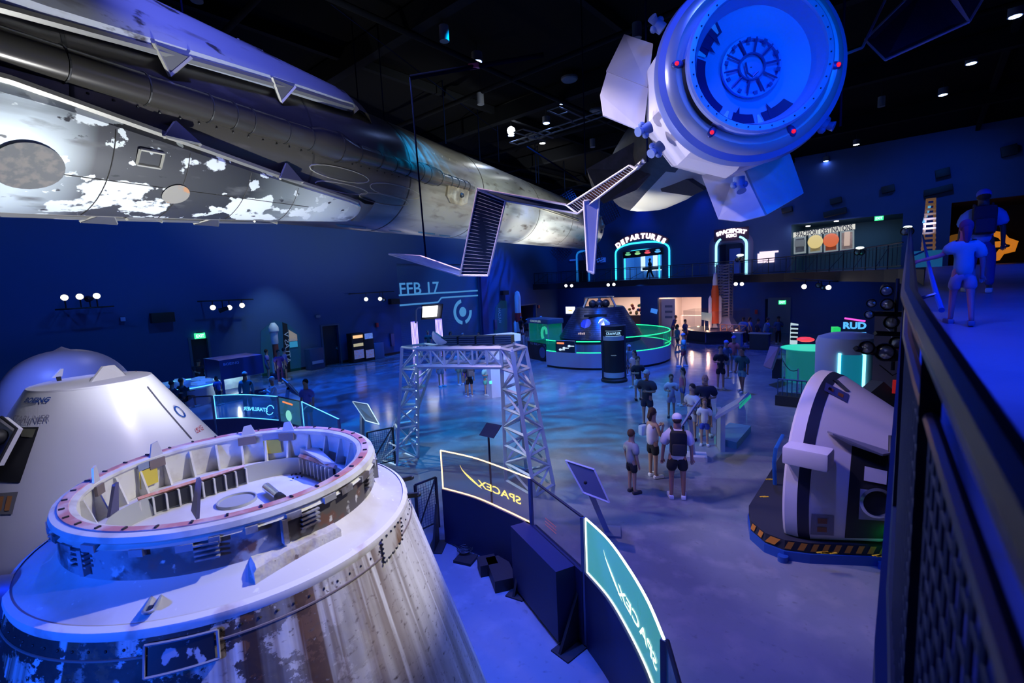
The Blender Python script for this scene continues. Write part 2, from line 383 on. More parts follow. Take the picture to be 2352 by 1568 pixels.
# upper rooms
bluer = M('blue_room_paint', (.1, .35, .75), .6); darkr = M('dark_room_paint', (.02, .025, .04), .8); tealr = M('teal_room_paint', (.06, .13, .2), .7)
backroom('wall_departures_room', bh[2][0]-.6, bh[2][1]+.6, 4.7, 8.2, 4.5, bluer, darkr)
backroom('wall_gallery', bh[3][0], bh[3][1], 4.7, 8.4, 5, tealr, darkr)
backroom('wall_theatre', bh[4][0], 17, 4.3, 8.75, 7, darkr, darkr)
backroom('wall_portal', bh[5][0]-.3, bh[5][1]+.3, 4.7, 7.6, 2.5, wallb, darkr)
area('departures_room_light', ((bh[2][0]+bh[2][1])/2, BY+2.6, 8.1), ((bh[2][0]+bh[2][1])/2, BY+3.4, 4.7), (.35, .65, 1), 150, 3.5, 1.5)
area('gallery_light', (bh[3][1]-2.5, BY+2.5, 8.3), (bh[3][1]-2.5, BY+2.5, 4.7), (.3, .6, 1), 40, 2, 2)

# balcony along the back wall, bending towards the ramp on the right
edge = [Vector((WX, 41.1, 4.7))]
for px, d in [(1285, 46), (1400, 43.2), (1535, 40.5), (1640, 37.5), (1722, 35), (1800, 31.8), (1870, 28.6), (1930, 25.8), (1980, 23.4), (2030, 21.2), (2062, 19.6)]:
    p = D(px, 640, d); edge.append(Vector((max(p.x, WX+.05), min(p.y, 41.6), 4.7)))
edge[0].y = edge[1].y
edge += [Vector((-.05, 15.5, 4.62))]
mb = MB(); n = len(edge)
for z0, z1, off in [(4.15, 4.7, 0)]:
    ring = [Vector((p.x, p.y, z1)) for p in edge] + [Vector((0.0, BY, z1)), Vector((WX, BY, z1))]
    lo = [Vector((p.x, p.y, z0)) for p in ring]
    k = len(ring); mb.add(ring+lo, [list(range(k)), list(range(2*k-1, k-1, -1))] + [(i, i+k, (i+1) % k+k, (i+1) % k) for i in range(k)])
mb.v[-k:]  # slab
struct('trim_balcony', mb, M('balcony_slab', (.012, .016, .03), .7))
# ramp and upper floor on the right
prof = [(-6, 3.3), (0, 3.5), (9, 4.18), (15.5, 4.3), (24, 4.7), (BY, 4.7)]
rampm = M('ramp_floor', (.2, .24, .4), .4, noise=[(1.2, (.16, .2, .36), .45, .6)], bump=.05, bscale=20)
mb = MB()
for (y0, z0), (y1, z1) in zip(prof, prof[1:]):
    for x0, x1, zz in ((.14 if y0 < 0 else (-.02 if y0 < 9 else -.2), 17, 0),):
        mb.add([(x0, y0, z0), (x1, y0, z0), (x1, y1, z1), (x0, y1, z1), (x0, y0, z0-.35), (x1, y0, z0-.35), (x1, y1, z1-.35), (x0, y1, z1-.35)],
               [(0, 1, 2, 3), (7, 6, 5, 4), (0, 4, 5, 1), (3, 2, 6, 7), (0, 3, 7, 4), (1, 5, 6, 2)])
struct('floor_ramp', mb, rampm)
def ramp_z(y):
    for (y0, z0), (y1, z1) in zip(prof, prof[1:]):
        if y0 <= y <= y1: return z0+(z1-z0)*(y-y0)/(y1-y0)
    return prof[-1][1]
# ceiling beams, ducts
beamm = M('ceiling_beam', (.004, .005, .008), .9, spec=.15)
mb = MB()
for y in (2, 10, 18, 26, 34): mb.box((-8, y, CZ-.45), (46, .35, .7))
for x in (-24, -16, -8, 2): mb.box((x, 14, CZ-.2), (.2, 58, .3))
struct('trim_4', mb, beamm)

# ------------------------------------------------------------------ suspended booster
RA = Vector((-14.405, 9.686, 8.647)); RU = Vector((-.316, .948, .029)).normalized()
_e1 = CAM - RA; _e1 -= RU*_e1.dot(RU); _e1.normalize(); _e2 = RU.cross(_e1)
RR = Matrix((_e1, _e2, RU)).transposed()
def cylp(px, py, r):
    v = ray(px, py); o = CAM - RA; ax, ay = v.dot(_e1), v.dot(_e2); bx_, by_ = o.dot(_e1), o.dot(_e2)
    a = ax*ax+ay*ay; b = 2*(ax*bx_+ay*by_); c = bx_*bx_+by_*by_-r*r; d = b*b-4*a*c
    t = (-b-math.sqrt(d))/2/a if d > 0 else -b/2/a
    p = o+v*t; return p.dot(RU), math.atan2(p.dot(_e2), p.dot(_e1))
def P(s, ph, r): return Vector((r*math.cos(ph), r*math.sin(ph), s))
DG = math.radians

def soot(name, base, zramp, chips=None, rough=.38, metal=.25, streak=(.05, .05, .045), st=(1, 1, .12), streak_lo=.5, streak_hi=.75):
    """paint whose colour runs along local z (zramp: list of (z, colour)) with fine streaks and optional paint chips"""
    m = bpy.data.materials.new(name); m.use_nodes = True; N, L = nt(m); b = N['Principled BSDF']
    b.inputs['Roughness'].default_value = rough; b.inputs['Metallic'].default_value = metal
    tc = N.new('ShaderNodeTexCoord'); sp = N.new('ShaderNodeSeparateXYZ'); L.new(tc.outputs['Object'], sp.inputs[0])
    n0 = N.new('ShaderNodeTexNoise'); n0.inputs['Scale'].default_value = .7; L.new(tc.outputs['Object'], n0.inputs[0])
    ad = N.new('ShaderNodeMath'); ad.operation = 'MULTIPLY_ADD'; L.new(n0.outputs[0], ad.inputs[0]); ad.inputs[1].default_value = .5; L.new(sp.outputs[2], ad.inputs[2])
    z0, z1 = zramp[0][0], zramp[-1][0]
    mr = N.new('ShaderNodeMapRange'); mr.inputs[1].default_value = z0; mr.inputs[2].default_value = z1; L.new(ad.outputs[0], mr.inputs[0])
    cr = N.new('ShaderNodeValToRGB'); L.new(mr.outputs[0], cr.inputs[0]); els = cr.color_ramp.elements
    for i, (z, c) in enumerate(zramp):
        p = (z-z0)/(z1-z0)
        e = els[i] if i < 2 else els.new(p)
        e.position = p; e.color = (*c, 1)
    # (the ramp keeps its elements sorted)
    def layer(cur, sc, col, lo, hi, st, loc=(0, 0, 0), det=8):
        mp = N.new('ShaderNodeMapping'); mp.inputs['Scale'].default_value = st; mp.inputs['Location'].default_value = loc; L.new(tc.outputs['Object'], mp.inputs[0])
        n = N.new('ShaderNodeTexNoise'); n.inputs['Scale'].default_value = sc; n.inputs['Detail'].default_value = det; L.new(mp.outputs[0], n.inputs[0])
        r = N.new('ShaderNodeMapRange'); r.inputs[1].default_value = lo; r.inputs[2].default_value = hi; L.new(n.outputs[0], r.inputs[0])
        x = N.new('ShaderNodeMix'); x.data_type = 'RGBA'; L.new(r.outputs[0], x.inputs[0]); L.new(cur, x.inputs[6]); x.inputs[7].default_value = (*col, 1); return x.outputs[2]
    cur = layer(cr.outputs[0], 1.6, streak, streak_lo, streak_hi, st)
    cur = layer(cur, 3.5, tuple(min(1, c*1.8+.05) for c in streak), .58, .72, (1, 1, .3), (5, 3, 1))
    for ch in (chips or []): cur = layer(cur, *ch)
    L.new(cur, b.inputs['Base Color']); return m
W_ = (.55, .58, .57); G_ = (.17, .155, .135); DK = (.07, .063, .055)
bodym = soot('scorched_booster_paint', None, [(-16, DK), (-8, (.10, .09, .08)), (-1.0, (.15, .14, .12)), (-.3, (.26, .25, .23)), (4.6, (.34, .33, .3)), (5.4, (.62, .66, .64)), (20, (.72, .75, .72)), (31, (.5, .49, .46))], streak=(.07, .06, .05), rough=.3, metal=.35)
rk = thing('booster_rocket', 'huge soot-stained white booster rocket hanging under the black ceiling with folded legs', 'rocket', RA, R=RR); local(rk)
LEN0, LEN1 = -15.5, 30.3
mb = MB().lathe([(1.83, s) for s in [LEN0+(LEN1-LEN0)*i/60 for i in range(61)]], n=96)
for s in (LEN0, LEN1): mb.lathe([(1.83, s), (1.3, s+(-.05 if s < 0 else .5)), (.01, s+(-.05 if s < 0 else .55))], n=96)
mb.build('body', bodym, rk)
seam = M('soot_seam', (.05, .045, .04), .6); lead = M('worn_edge', (.5, .48, .4), .45, .3)
mb = MB()
for s in (-12, -9.2, -4.4, -.3, 5.1, 12.4, 19.5, 27):
    mb.lathe([(1.832, s-.03), (1.838, s-.03), (1.838, s+.03), (1.832, s+.03)], n=96)
mb.build_each('weld_seam', seam, rk)
# long pipe fairing along the side
def off(s):       # centre angle of the fairing (slight kinks where it bulges)
    return DG(-16)
pipe = MB(); rings = []
pr = [(-15, .23), (-4.6, .23), (-4.3, .30), (-3.6, .33), (-3.0, .22), (-1.2, .20), (-.6, .21), (.4, .27), (1.0, .28), (1.6, .19), (3.6, .17), (4.1, .1)]
for s, r in pr:
    ph0 = DG(-15.5); hw = r*1.0/1.83
    rings.append([P(s, ph0 + hw*1.15*math.cos(q), 1.80 + max(0, r*1.15*math.sin(q))) for q in [PI*k/12 for k in range(13)]])
pipe.ring(rings, close=False)
pipe.build('cable_fairing', soot('fairing_paint', None, [(-16, (.05, .05, .05)), (-5, (.1, .09, .075)), (1, (.12, .11, .1)), (5, (.3, .28, .24))], rough=.22, metal=.5, streak=(.03, .03, .03)), rk)
mb = MB()
for s in [-13.4, -11.2, -9.3, -8.2, -7.1, -6.6, -6.2, -5.3, -4.6, -3.7, -2.9, -2.0, -1.3, -.6, .1, .5, 1.3, 2.1, 2.6, 3.1, 3.5]:
    r = 0
    for (sa, ra), (sb, rb) in zip(pr, pr[1:]):
        if sa <= s <= sb: r = ra+(rb-ra)*(s-sa)/(sb-sa)
    hw = r/1.83*1.15
    mb.tube([P(s, DG(-15.5)+hw*math.cos(q), 1.80+r*1.17*math.sin(q)+.004) for q in [PI*k/10 for k in range(11)]], .017, 5)
for i in range(24):
    s = -9+i*.35
    mb.ball(P(s, DG(-15.5)+.17, 1.84), .022, 6, 4)
mb.build_each('clamp_band', M('clamp_band', (.02, .02, .02), .5), rk)
mb = MB()
for px, py, w_, h_ in [(779, 334, .09, .13), (346, 364, .0, .0)]:
    if not w_: continue
    s, ph = cylp(px, py, 2.05)
    for a, b in [((-1, -1), (1, -1)), ((1, -1), (1, 1)), ((1, 1), (-1, 1)), ((-1, 1), (-1, -1))]:
        mb.bar(P(s+a[0]*.13, ph+a[1]*.065, 2.06), P(s+b[0]*.13, ph+b[1]*.065, 2.06), .035)
mb.build('white_access_frame', M('frame_white', (.75, .73, .66), .5), rk)
# valve box at the end of the fairing
s, ph = cylp(1055, 447, 1.9)
mb = MB()
mb.ring([[P(s+ds*k_, ph+dp*k_, r_) for ds, dp in [(-.9, -.17), (.75, -.17), (.75, .13), (.35, .2), (-.5, .2), (-.9, .08)]] for r_, k_ in ((1.83, 1), (1.92, 1), (1.94, .9))], smooth=False)
mb.build('valve_cover', M('valve_cover', (.42, .37, .27), .4, .3, noise=[(3, (.2, .17, .12), .4, .6)]), rk)
MB().ball(P(s+.1, ph, 1.95), .1, 10, 6).build('vent_port', BLACK, rk)
# oval scorch pads and hatch lines on the body below the fairing
mb = MB()
for s0, ph0, L_, W2 in [(-3.4, 4, 1.1, 5), (-.9, 8, 1.3, 6), (-3.2, 15, 1.0, 4), (-1.3, 18, 1.2, 5)]:
    k = 20; pts = [P(s0+L_*math.cos(t), DG(ph0+W2*math.sin(t)), 1.838) for t in [2*PI*i/k for i in range(k)]]
    mb.tube(pts+[pts[0]], .018, 4)
for i in range(7):
    s0 = 1.0+i*.55; mb.tube([P(s0, DG(-45), 1.836), P(s0, DG(-22), 1.836)], .008, 4)
mb.build('scorch_pad', M('scorch_pad', (.33, .31, .25), .6), rk)
# painted stripe remains low on the body
mb = MB()
for s0, s1, p0, p1 in [(-2.4, -1.0, 58, 64), (.2, 1.0, 60, 64), (1.9, 3.2, 57, 62), (3.6, 4.6, 60, 65)]:
    vs = [P(s0, DG(p0), 1.835), P(s1, DG(p0+1), 1.835), P(s1+.2, DG(p1), 1.835), P(s0+.3, DG(p1), 1.835)]; mb.add(vs, [(0, 1, 2, 3)])
mb.build_each('faded_blue_marking', M('faded_blue', (.03, .12, .2), .5), rk)
# long thin line on the upper far section
mb = MB()
for k in range(2):
    a, b = cylp(1170, 452+k*5, 1.84), cylp(1330, 505+k*3, 1.84)
    mb.tube([P(a[0]+(b[0]-a[0])*t, a[1]+(b[1]-a[1])*t, 1.85) for t in (0, .25, .5, .75, 1)], .025, 5)
mb.build('conduit', lead, rk)

# landing legs, folded: thing > legs
legm = soot('scorched_leg_panel', None, [(-14, (.7, .78, .8)), (-9.6, (.66, .74, .76)), (-8.7, (.08, .08, .085)), (-6.0, (.04, .042, .045)), (-5.0, (.22, .25, .25)), (-3.8, (.66, .72, .7)), (-2, (.7, .74, .72))],
            chips=[(1.5, (.85, .9, .88), .55, .565, (1, 1, .8), (2, 7, 3), 9), (3.5, (.8, .85, .82), .62, .63, (1, 1, .8), (6, 1, 3), 9), (5.0, (.04, .04, .045), .64, .67, (1, 1, .5), (1, 1, 9), 5)], rough=.45, metal=.15, streak=(.05, .05, .05), streak_lo=.6, streak_hi=.8)
legm2 = soot('pale_leg_panel', None, [(-14, (.62, .64, .68)), (-8, (.6, .62, .66)), (-5.5, (.5, .55, .62)), (-3, (.5, .52, .52)), (-2, (.3, .3, .28))],
             chips=[(2.2, (.12, .11, .1), .62, .66, (1, 1, .5), (2, 1, 3), 9)], rough=.4, metal=.15, streak=(.16, .15, .14), streak_lo=.55, streak_hi=.7)
edgem = M('leg_edge', (.06, .06, .06), .5, .3); alu = M('bare_leg_metal', (.4, .38, .33), .4, .6)
def hw_(s):
    t = [(-15.5, 36), (-10, 33), (-7.8, 25.5), (-5.2, 16.5), (-3.2, 10.5), (-2.75, 8.5), (-2.45, 5)]
    for (a, x), (b, y) in zip(t, t[1:]):
        if a <= s <= b: return DG(x+(y-x)*(s-a)/(b-a))
    return DG(5)
for phc, mt, lab in [(30.5, legm, 'black and white leg panel with flaking paint'), (-60, legm2, 'pale scuffed leg panel'), (120.5, legm, None)]:
    pc = DG(phc); mb = MB(); rings = []
    for s in [-15.5, -13, -11, -9.5, -8, -6.8, -5.6, -4.6, -3.8, -3.2, -2.8, -2.6, -2.42]:
        h = hw_(s); lift = .36 if s < -2.7 else (.30 if s < -2.5 else .2); g = []
        for k in range(-8, 9):
            a = pc+h*k/8; rr = 1.86+lift*(1-.18*(k/8)**2) - (.10 if abs(k) == 8 else 0); g.append(P(s, a, rr))
        for k in range(8, -9, -4): g.append(P(s, pc+h*k/8*.96, 1.9))
        rings.append(g)
    mb.ring(rings)
    o = mb.build('landing_leg', mt, rk)
    if lab: o['label'] = lab
    e = MB()
    for sg in (-1, 1): e.tube([P(s, pc+sg*hw_(s), 2.06) for s in (-15.5, -13, -10, -8, -6.5, -5.2, -4, -3.2, -2.75)], .07, 6)
    e.build('leg_rim', alu, o)
    b = MB().lathe([(1.84, -2.55), (2.1, -2.5), (2.08, -2.1), (1.84, -1.7)], n=12, a0=pc-DG(9), a1=pc+DG(9)); b.build('leg_latch', M('leg_latch', (.2, .18, .15), .45, .4), o)
    for s0 in (-7.75, -5.25):
        for sg in (-1, 1):
            a = pc+sg*hw_(s0); out = pc+sg*(hw_(s0)+DG(8))
            st = MB().poly([P(s0-.32, a, 2.16), P(s0+.32, a, 2.16), P(s0+.05, out, 1.84)], .05).build('strut', M('strut_plate', (.16, .16, .17), .45, .3), o)
            MB().bar(P(s0-.32, a, 2.18), P(s0+.05, out, 1.86), .045).bar(P(s0+.32, a, 2.18), P(s0+.05, out, 1.86), .045).build('strut_edge', lead, st)
    if phc == 30.5:
        s1, p1 = cylp(62, 380, 2.2); k = 28
        MB().add([P(s1, p1, 2.262)]+[P(s1+.42*math.cos(t), p1+.175*math.sin(t), 2.255) for t in [2*PI*i/k for i in range(k)]], [(0, i+1, (i+1) % k+1) for i in range(k)]).build('round_access_cover', M('round_cover', (.13, .13, .13), .7, noise=[(8, (.2, .18, .16), .45, .6)]), o, label='round dark riveted access cover')
        s1, p1 = cylp(402, 444, 2.2)
        MB().add([P(s1, p1, 2.25)]+[P(s1+.24*math.cos(t), p1+.1*math.sin(t), 2.24) for t in [2*PI*i/k for i in range(k)]], [(0, i+1, (i+1) % k+1) for i in range(k)]).build('round_port', M('round_port', (.3, .28, .24), .5, noise=[(3, (.5, .25, .12), .5, .55)]), o)
        s1, p1 = cylp(345, 364, 2.2); fr = MB()
        for a, b2 in [((-1, -1), (1, -1)), ((1, -1), (1, 1)), ((1, 1), (-1, 1)), ((-1, 1), (-1, -1))]: fr.bar(P(s1+a[0]*.19, p1+a[1]*.06, 2.22), P(s1+b2[0]*.19, p1+b2[1]*.06, 2.22), .035)
        fr.build('square_frame', lead, o)
        lm = MB()
        for s0 in (-8.8, -7.6, -6.3, -5.0): lm.tube([P(s0, pc+hw_(s0)*k/6, 2.225-.18*.36*(k/6)**2) for k in range(-5, 6)], .008, 4)
        lm.tube([P(s, pc-DG(2), 2.224) for s in (-9.5, -7, -4.5)], .007, 4)
        lm.build('panel_joint', seam, o)
# grid fins at the far end
gfm = M('grid_fin', (.12, .11, .18), .5, .5)
for phc in (52, 118, 228, 318):
    pc = DG(phc); t1 = Vector((-math.sin(pc), math.cos(pc), 0)); t2 = Vector((math.cos(pc), math.sin(pc), 0))
    c0 = P(29.2, pc, 1.85); g = MB()
    W, Lh = .8, 1.7
    for k in range(-4, 5):
        x = W*k/4; top = Lh-(abs(k)-2)*.25 if abs(k) > 2 else Lh
        g.box((0, 0, 0), (0, 0, 0)) if False else g.bar(c0+t1*x+t2*.15, c0+t1*x+t2*top, .045)
    for k in range(1, 9):
        g.bar(c0+t1*-W+t2*(k*.2), c0+t1*W+t2*(k*.2), .045)
    g.build('grid_fin', gfm, rk)
    MB().box(c0+t2*.05, (.3, .3, .3)).build('fin_hinge', M('fin_hinge', (.4, .38, .34), .5), rk)
# end equipment on the interstage
MB().ball(P(29.7, DG(-20), 1.8), .25, 10, 6).ball(P(29.9, DG(20), 1.75), .2, 10, 6).cyl(P(29.2, DG(-5), 1.8), P(29.2, DG(-5), 2.0), .15, 12).build('thruster_pod', M('pod_white', (.5, .48, .44), .5), rk)

# ------------------------------------------------------------------ cargo module with spaceplane
MC = D(1722, 158, 7.0); MN = Vector((.6, -.8, 0)); MX = MN.cross(Vector((0, 0, 1))).normalized(); MYv = MN.cross(MX)
MR = Matrix((MX, MYv, MN)).transposed()
mod = thing('cargo_module', 'white spacecraft cargo module hanging overhead, its round docking end washed in blue light', 'spacecraft', MC, R=MR); local(mod)
pw = M('pale_module_paint', (.72, .72, .76), .42); silv = M('satin_silver', (.55, .58, .66), .3, .5); dkb = M('module_shadow_band', (.02, .03, .12), .45)
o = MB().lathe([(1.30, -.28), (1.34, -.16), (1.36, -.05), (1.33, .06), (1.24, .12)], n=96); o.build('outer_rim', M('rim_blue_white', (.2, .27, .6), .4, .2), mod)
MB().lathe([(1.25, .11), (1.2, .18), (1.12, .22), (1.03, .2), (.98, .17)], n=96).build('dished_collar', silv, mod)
MB().lathe([(1.0, .14), (1.0, .34), (.97, .37), (.9, .37), (.88, .33)], n=96).build('docking_ring', M('docking_ring_bluelit', (.4, .5, .8), .35, .3), mod)  # blue light falling on the ring is part of its base colour
MB().lathe([(.88, .34), (.8, .12), (.6, .02), (.42, .0), (.01, .0)], n=96).build('inner_bulkhead', M('bulkhead', (.3, .42, .8), .45), mod)  # white bulkhead; the blue light on it is put into the base colour
mb = MB()
# painted dark arc with points and white wedges on the bulkhead
def ringarc(mb, r0, r1, a0, a1, z0, z1, k=24):
    vs = []
    for i in range(k+1):
        a = a0+(a1-a0)*i/k; vs += [(r0*math.cos(a), r0*math.sin(a), z0), (r1*math.cos(a), r1*math.sin(a), z1)]
    mb.add(vs, [(2*i, 2*i+2, 2*i+3, 2*i+1) for i in range(k)])
for a0, a1 in [(2.62, 3.02), (1.5, 2.45), (.72, 1.2), (.2, .5)]: pass
def mang(px, py, z=.2):        # angle/radius in the module frame of a pixel on plane z
    v = ray(px, py); q = MC + MN*z; t = (q-CAM).dot(MN)/v.dot(MN); p = CAM+v*t-q; return math.atan2(p.dot(MYv), p.dot(MX)), math.hypot(p.dot(MX), p.dot(MYv))
arcs = [((1648, 40), (1622, 60)), ((1633, 72), (1619, 118)), ((1618, 130), (1672, 232)), ((1694, 248), (1738, 256)), ((1758, 255), (1822, 228))]
for p, q in arcs:
    a0, a1 = mang(*p)[0], mang(*q)[0]
    if a1-a0 > PI: a1 -= 2*PI
    if a0-a1 > PI: a1 += 2*PI
    ringarc(mb, .655, .80, a0, a1, .062, .13)
for px, py in [(1635, 60), (1632, 95), (1706, 232), (1768, 230)]:
    a = mang(px, py)[0]; c_, s_ = math.cos, math.sin
    mb.add([(.8*c_(a-.06), .8*s_(a-.06), .132), (.8*c_(a+.09), .8*s_(a+.09), .132), (.55*c_(a+.05), .55*s_(a+.05), .03)], [(0, 1, 2)])
mb.build('painted_dark_arc', M('dark_blue_paint', (.005, .01, .12), .5), mod)
mb = MB()
for px, py in [(1643, 55), (1622, 120), (1688, 232), (1748, 248)]:
    a = mang(px, py)[0]; mb.add([(r*math.cos(a+d), r*math.sin(a+d), z) for r, d, z in ((.82, -.05, .142), (.82, .05, .142), (.68, .022, .085), (.68, -.022, .085))], [(0, 1, 2, 3)])
mb.build_each('white_alignment_wedge', WHITE, mod)
hb = MB().lathe([(.42, .02), (.42, .08), (.38, .085), (.38, .03), (.01, .05)], n=64).build('hatch', M('hatch_bluelit', (.25, .4, .85), .45, .2), mod)  # hatch colour includes the blue light that washes it
mb = MB()
for i in range(10):
    a = 2*PI*i/10+.15; mb.bar((.17*math.cos(a), .17*math.sin(a), .075), (.4*math.cos(a), .4*math.sin(a), .08), .022)
    mb.box((.37*math.cos(a+.3), .37*math.sin(a+.3), .08), (.05, .05, .04), rz=a+.3)
mb.lathe([(.19, .05), (.19, .09), (.17, .09), (.17, .06)], n=32)
mb.tube([(.1*math.cos(t), -.05+.2*math.sin(t), .1) for t in (0, .8, 1.6, 2.4)], .014, 6)
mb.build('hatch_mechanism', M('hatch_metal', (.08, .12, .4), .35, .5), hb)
# slots around the collar + red lamps
for px, py in [(1567, 147), (1644, 289), (1811, 284), (1925, 150)]:
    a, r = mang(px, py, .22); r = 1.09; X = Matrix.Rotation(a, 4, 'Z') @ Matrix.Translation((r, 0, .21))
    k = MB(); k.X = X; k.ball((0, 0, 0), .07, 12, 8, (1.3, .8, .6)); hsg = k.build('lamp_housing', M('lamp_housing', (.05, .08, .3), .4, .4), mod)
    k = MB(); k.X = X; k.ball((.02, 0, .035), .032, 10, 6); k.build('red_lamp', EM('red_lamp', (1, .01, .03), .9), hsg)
mb = MB(); a0, a1 = mang(1592, 140)[0], mang(1650, 262)[0]
ringarc(mb, 1.001, 1.03, a0, a1, .26, .215)
mb.build('dark_cable', BLACK, mod)
mb = MB()
for i in range(36):
    a = 2*PI*i/36; mb.ball((.93*math.cos(a), .93*math.sin(a), .375), .012, 6, 4)
mb.build('ring_bolt', M('bolt_dark', (.02, .03, .08), .4, .5), mod)
# faceted body behind
k = 10; rings = []
for r, z in [(1.26, -.2), (1.34, -.45), (1.36, -.9), (1.15, -1.75), (.9, -2.1)]:
    rings.append([Vector((r*math.cos(2*PI*(i+.5)/k), r*math.sin(2*PI*(i+.5)/k), z)) for i in range(k)])
MB().ring(rings, smooth=False).build('faceted_hull', pw, mod)
# thruster knobs on the hull
for px, py in [(1495, 292), (1694, 405), (1474, 372), (1890, 290), (1506, 60)]:
    a, r = mang(px, py, -.6); X = Matrix.Rotation(a, 4, 'Z') @ Matrix.Translation((1.42, 0, -.55))
    k = MB(); k.X = X; k.cyl((0, 0, 0), (.14, 0, 0), .09, 12).cyl((.14, 0, .02), (.24, 0, .08), .05, 12, .075).ball((.12, -.08, 0), .06, 8, 6).ball((.12, .08, 0), .06, 8, 6); k.build('thruster', M('thruster_blue', (.12, .2, .45), .6, .1), mod)
def wpart(name, polys, th, mat, par=None, label=None, nrm=None):
    mb = MB(); X = mod.matrix_world.inverted()
    for pl in polys: mb.poly([X @ D(*p) for p in pl], th, None)
    o = mb.build(name, mat, par or mod)
    if label: o['label'] = label
    return o
panelw = M('panel_back_white', (.62, .62, .68), .5, noise=[(.8, (.56, .56, .63), .45, .55, 2, (1, 1, 6))])
wpart('folded_radiator', [[(1434, 84, 8.3), (1393, 168, 8.2), (1487, 205, 7.9), (1500, 106, 8.0)], [(1393, 168, 8.2), (1378, 219, 8.25), (1385, 267, 8.3), (1476, 304, 8.0), (1487, 205, 7.9)]], .05, panelw)
wpart('folded_radiator', [[(1612, 405, 8.3), (1650, 504, 8.2), (1702, 510, 8.05), (1757, 496, 7.9), (1725, 430, 8.0), (1700, 372, 8.1)], [(1757, 496, 7.9), (1841, 447, 8.2), (1806, 345, 8.4), (1700, 372, 8.1), (1725, 430, 8.0)]], .05, panelw)
# zigzag solar array
cellm = bpy.data.materials.new('solar_cells'); cellm.use_nodes = True; N, L = nt(cellm); b = N['Principled BSDF']; b.inputs['Roughness'].default_value = .12; b.inputs['Base Color'].default_value = (.012, .02, .035, 1); b.inputs['Coat Weight'].default_value = .5
coppm = M('copper_cells', (.16, .07, .04), .2, .4, noise=[(2.5, (.03, .04, .06), .4, .6)]); frm = M('array_frame', (.62, .6, .6), .45, .2)
def arr(name, c4, cells, rows, fw=.03, mat=None, label=None, dirn=0):
    """c4: four corners (px,py,depth) in order; rows of bright lines between edges 0-3 and 1-2"""
    X = mod.matrix_world.inverted(); c = [X @ D(*p) for p in c4]
    n = (c[1]-c[0]).cross(c[3]-c[0]).normalized()
    toc = (X @ CAM) - c[0]
    if n.dot(toc) < 0: n = -n
    o = MB().poly([p-n*.03 for p in c], .03, n).build(name, mat or cellm, mod)
    f = MB()
    for i in range(4): f.bar(c[i], c[(i+1) % 4], fw)
    f.build('frame', frm, o)
    g = MB()
    for i in range(1, rows):
        t = i/rows; g.bar(c[0].lerp(c[3], t)+n*.003, c[1].lerp(c[2], t)+n*.003, .006)
    if rows: g.build('cell_seam', M('cell_seam', (.45, .5, .5), .4), o)
    if label: o['label'] = label
    return o
arr('solar_panel', [(1303, 472, 9.2), (1327, 490, 9.15), (1461, 388, 8.5), (1446, 380, 8.55)], 1, 26, mat=coppm, label='narrow slanting solar panel with copper sheen')
arr('solar_panel', [(1096, 433, 9.9), (1300, 470, 9.2), (1327, 490, 9.15), (1161, 461, 9.75)], 1, 0, label='solar panel seen nearly edge on')
arr('solar_panel', [(1096, 436, 9.9), (1161, 461, 9.75), (1121, 632, 9.6), (1057, 632, 9.75)], 1, 24, label='dark upright solar panel with pale rows')
arr('solar_panel', [(893, 583, 10.6), (966, 588, 10.1), (1057, 620, 9.72), (1057, 633, 9.75)], 1, 0, mat=panelw, label='pale solar panel lying flat at the tip of the array')
arr('solar_panel', [(1341, 462, 9.0), (1376, 456, 9.0), (1364, 628, 9.0), (1350, 622, 9.0)], 1, 0, mat=M('blade_back', (.3, .32, .5), .5), label='solar panel hanging edge on like a blade')
arr('solar_panel', [(1987, 92, 7.8), (2033, 138, 7.6), (2226, 50, 7.2), (2140, -60, 7.3), (2060, -60, 7.6)][:4], 1, 0, mat=M('dark_mesh_panel', (.02, .03, .05), .5), label='dark solar panel at the upper right')
arr('solar_panel', [(2226, 50, 7.2), (2262, -10, 7.1), (2230, -80, 7.0), (2160, -60, 7.2)], 1, 0, mat=M('dark_mesh_panel', (.02, .03, .05), .5))
X = mod.matrix_world.inverted()
MB().bar(X @ D(1935, 127, 7.6), X @ D(1981, 109, 7.7), .03).bar(X @ D(1981, 109, 7.7), X @ D(2037, -8, 7.6), .03).build('array_boom', frm, mod)
MB().tube([X @ D(1461, 386, 8.5), X @ D(1480, 368, 8.4)], .05, 8).build('array_hinge', CHROME, mod)

# spaceplane behind the module
sp_ = thing('spaceplane', 'black and white winged spaceplane hanging nose-away behind the cargo module', 'spacecraft', MC-MN*2.2, R=MR); local(sp_)
rings = []
for z, a, b, zc in [(0, .8, .65, 0), (-.8, 1.0, .8, 0), (-2.2, 1.2, .95, .0), (-3.6, 1.25, 1.0, .05), (-4.8, 1.1, .9, .12), (-5.7, .8, .65, .2), (-6.2, .45, .35, .28), (-6.4, .1, .1, .3)]:
    g = []
    for i in range(32):
        t = 2*PI*i/32; c_, s_ = math.cos(t), math.sin(t)
        g.append(Vector((a*math.copysign(abs(c_)**.8, c_), zc + b*(math.copysign(abs(s_)**(.7 if s_ > 0 else 1), s_)), z)))
    rings.append(g)
mb = MB().ring(rings)
for i, f in enumerate(mb.f):
    c = sum((mb.v[j] for j in f), Vector())/len(f)
    u = (c.x*.8 + c.y*.2)
    mb.mi[i] = 1 if (c.x*1.0-c.y*.9) > -.35 and c.z > -5.6 else 0
mb.build('fuselage', [M('spaceplane_white', (.75, .75, .68), .5), M('thermal_tile', (.035, .037, .045), .45, noise=[(6, (.05, .05, .06), .45, .55)])], sp_)
XI = sp_.matrix_world.inverted()
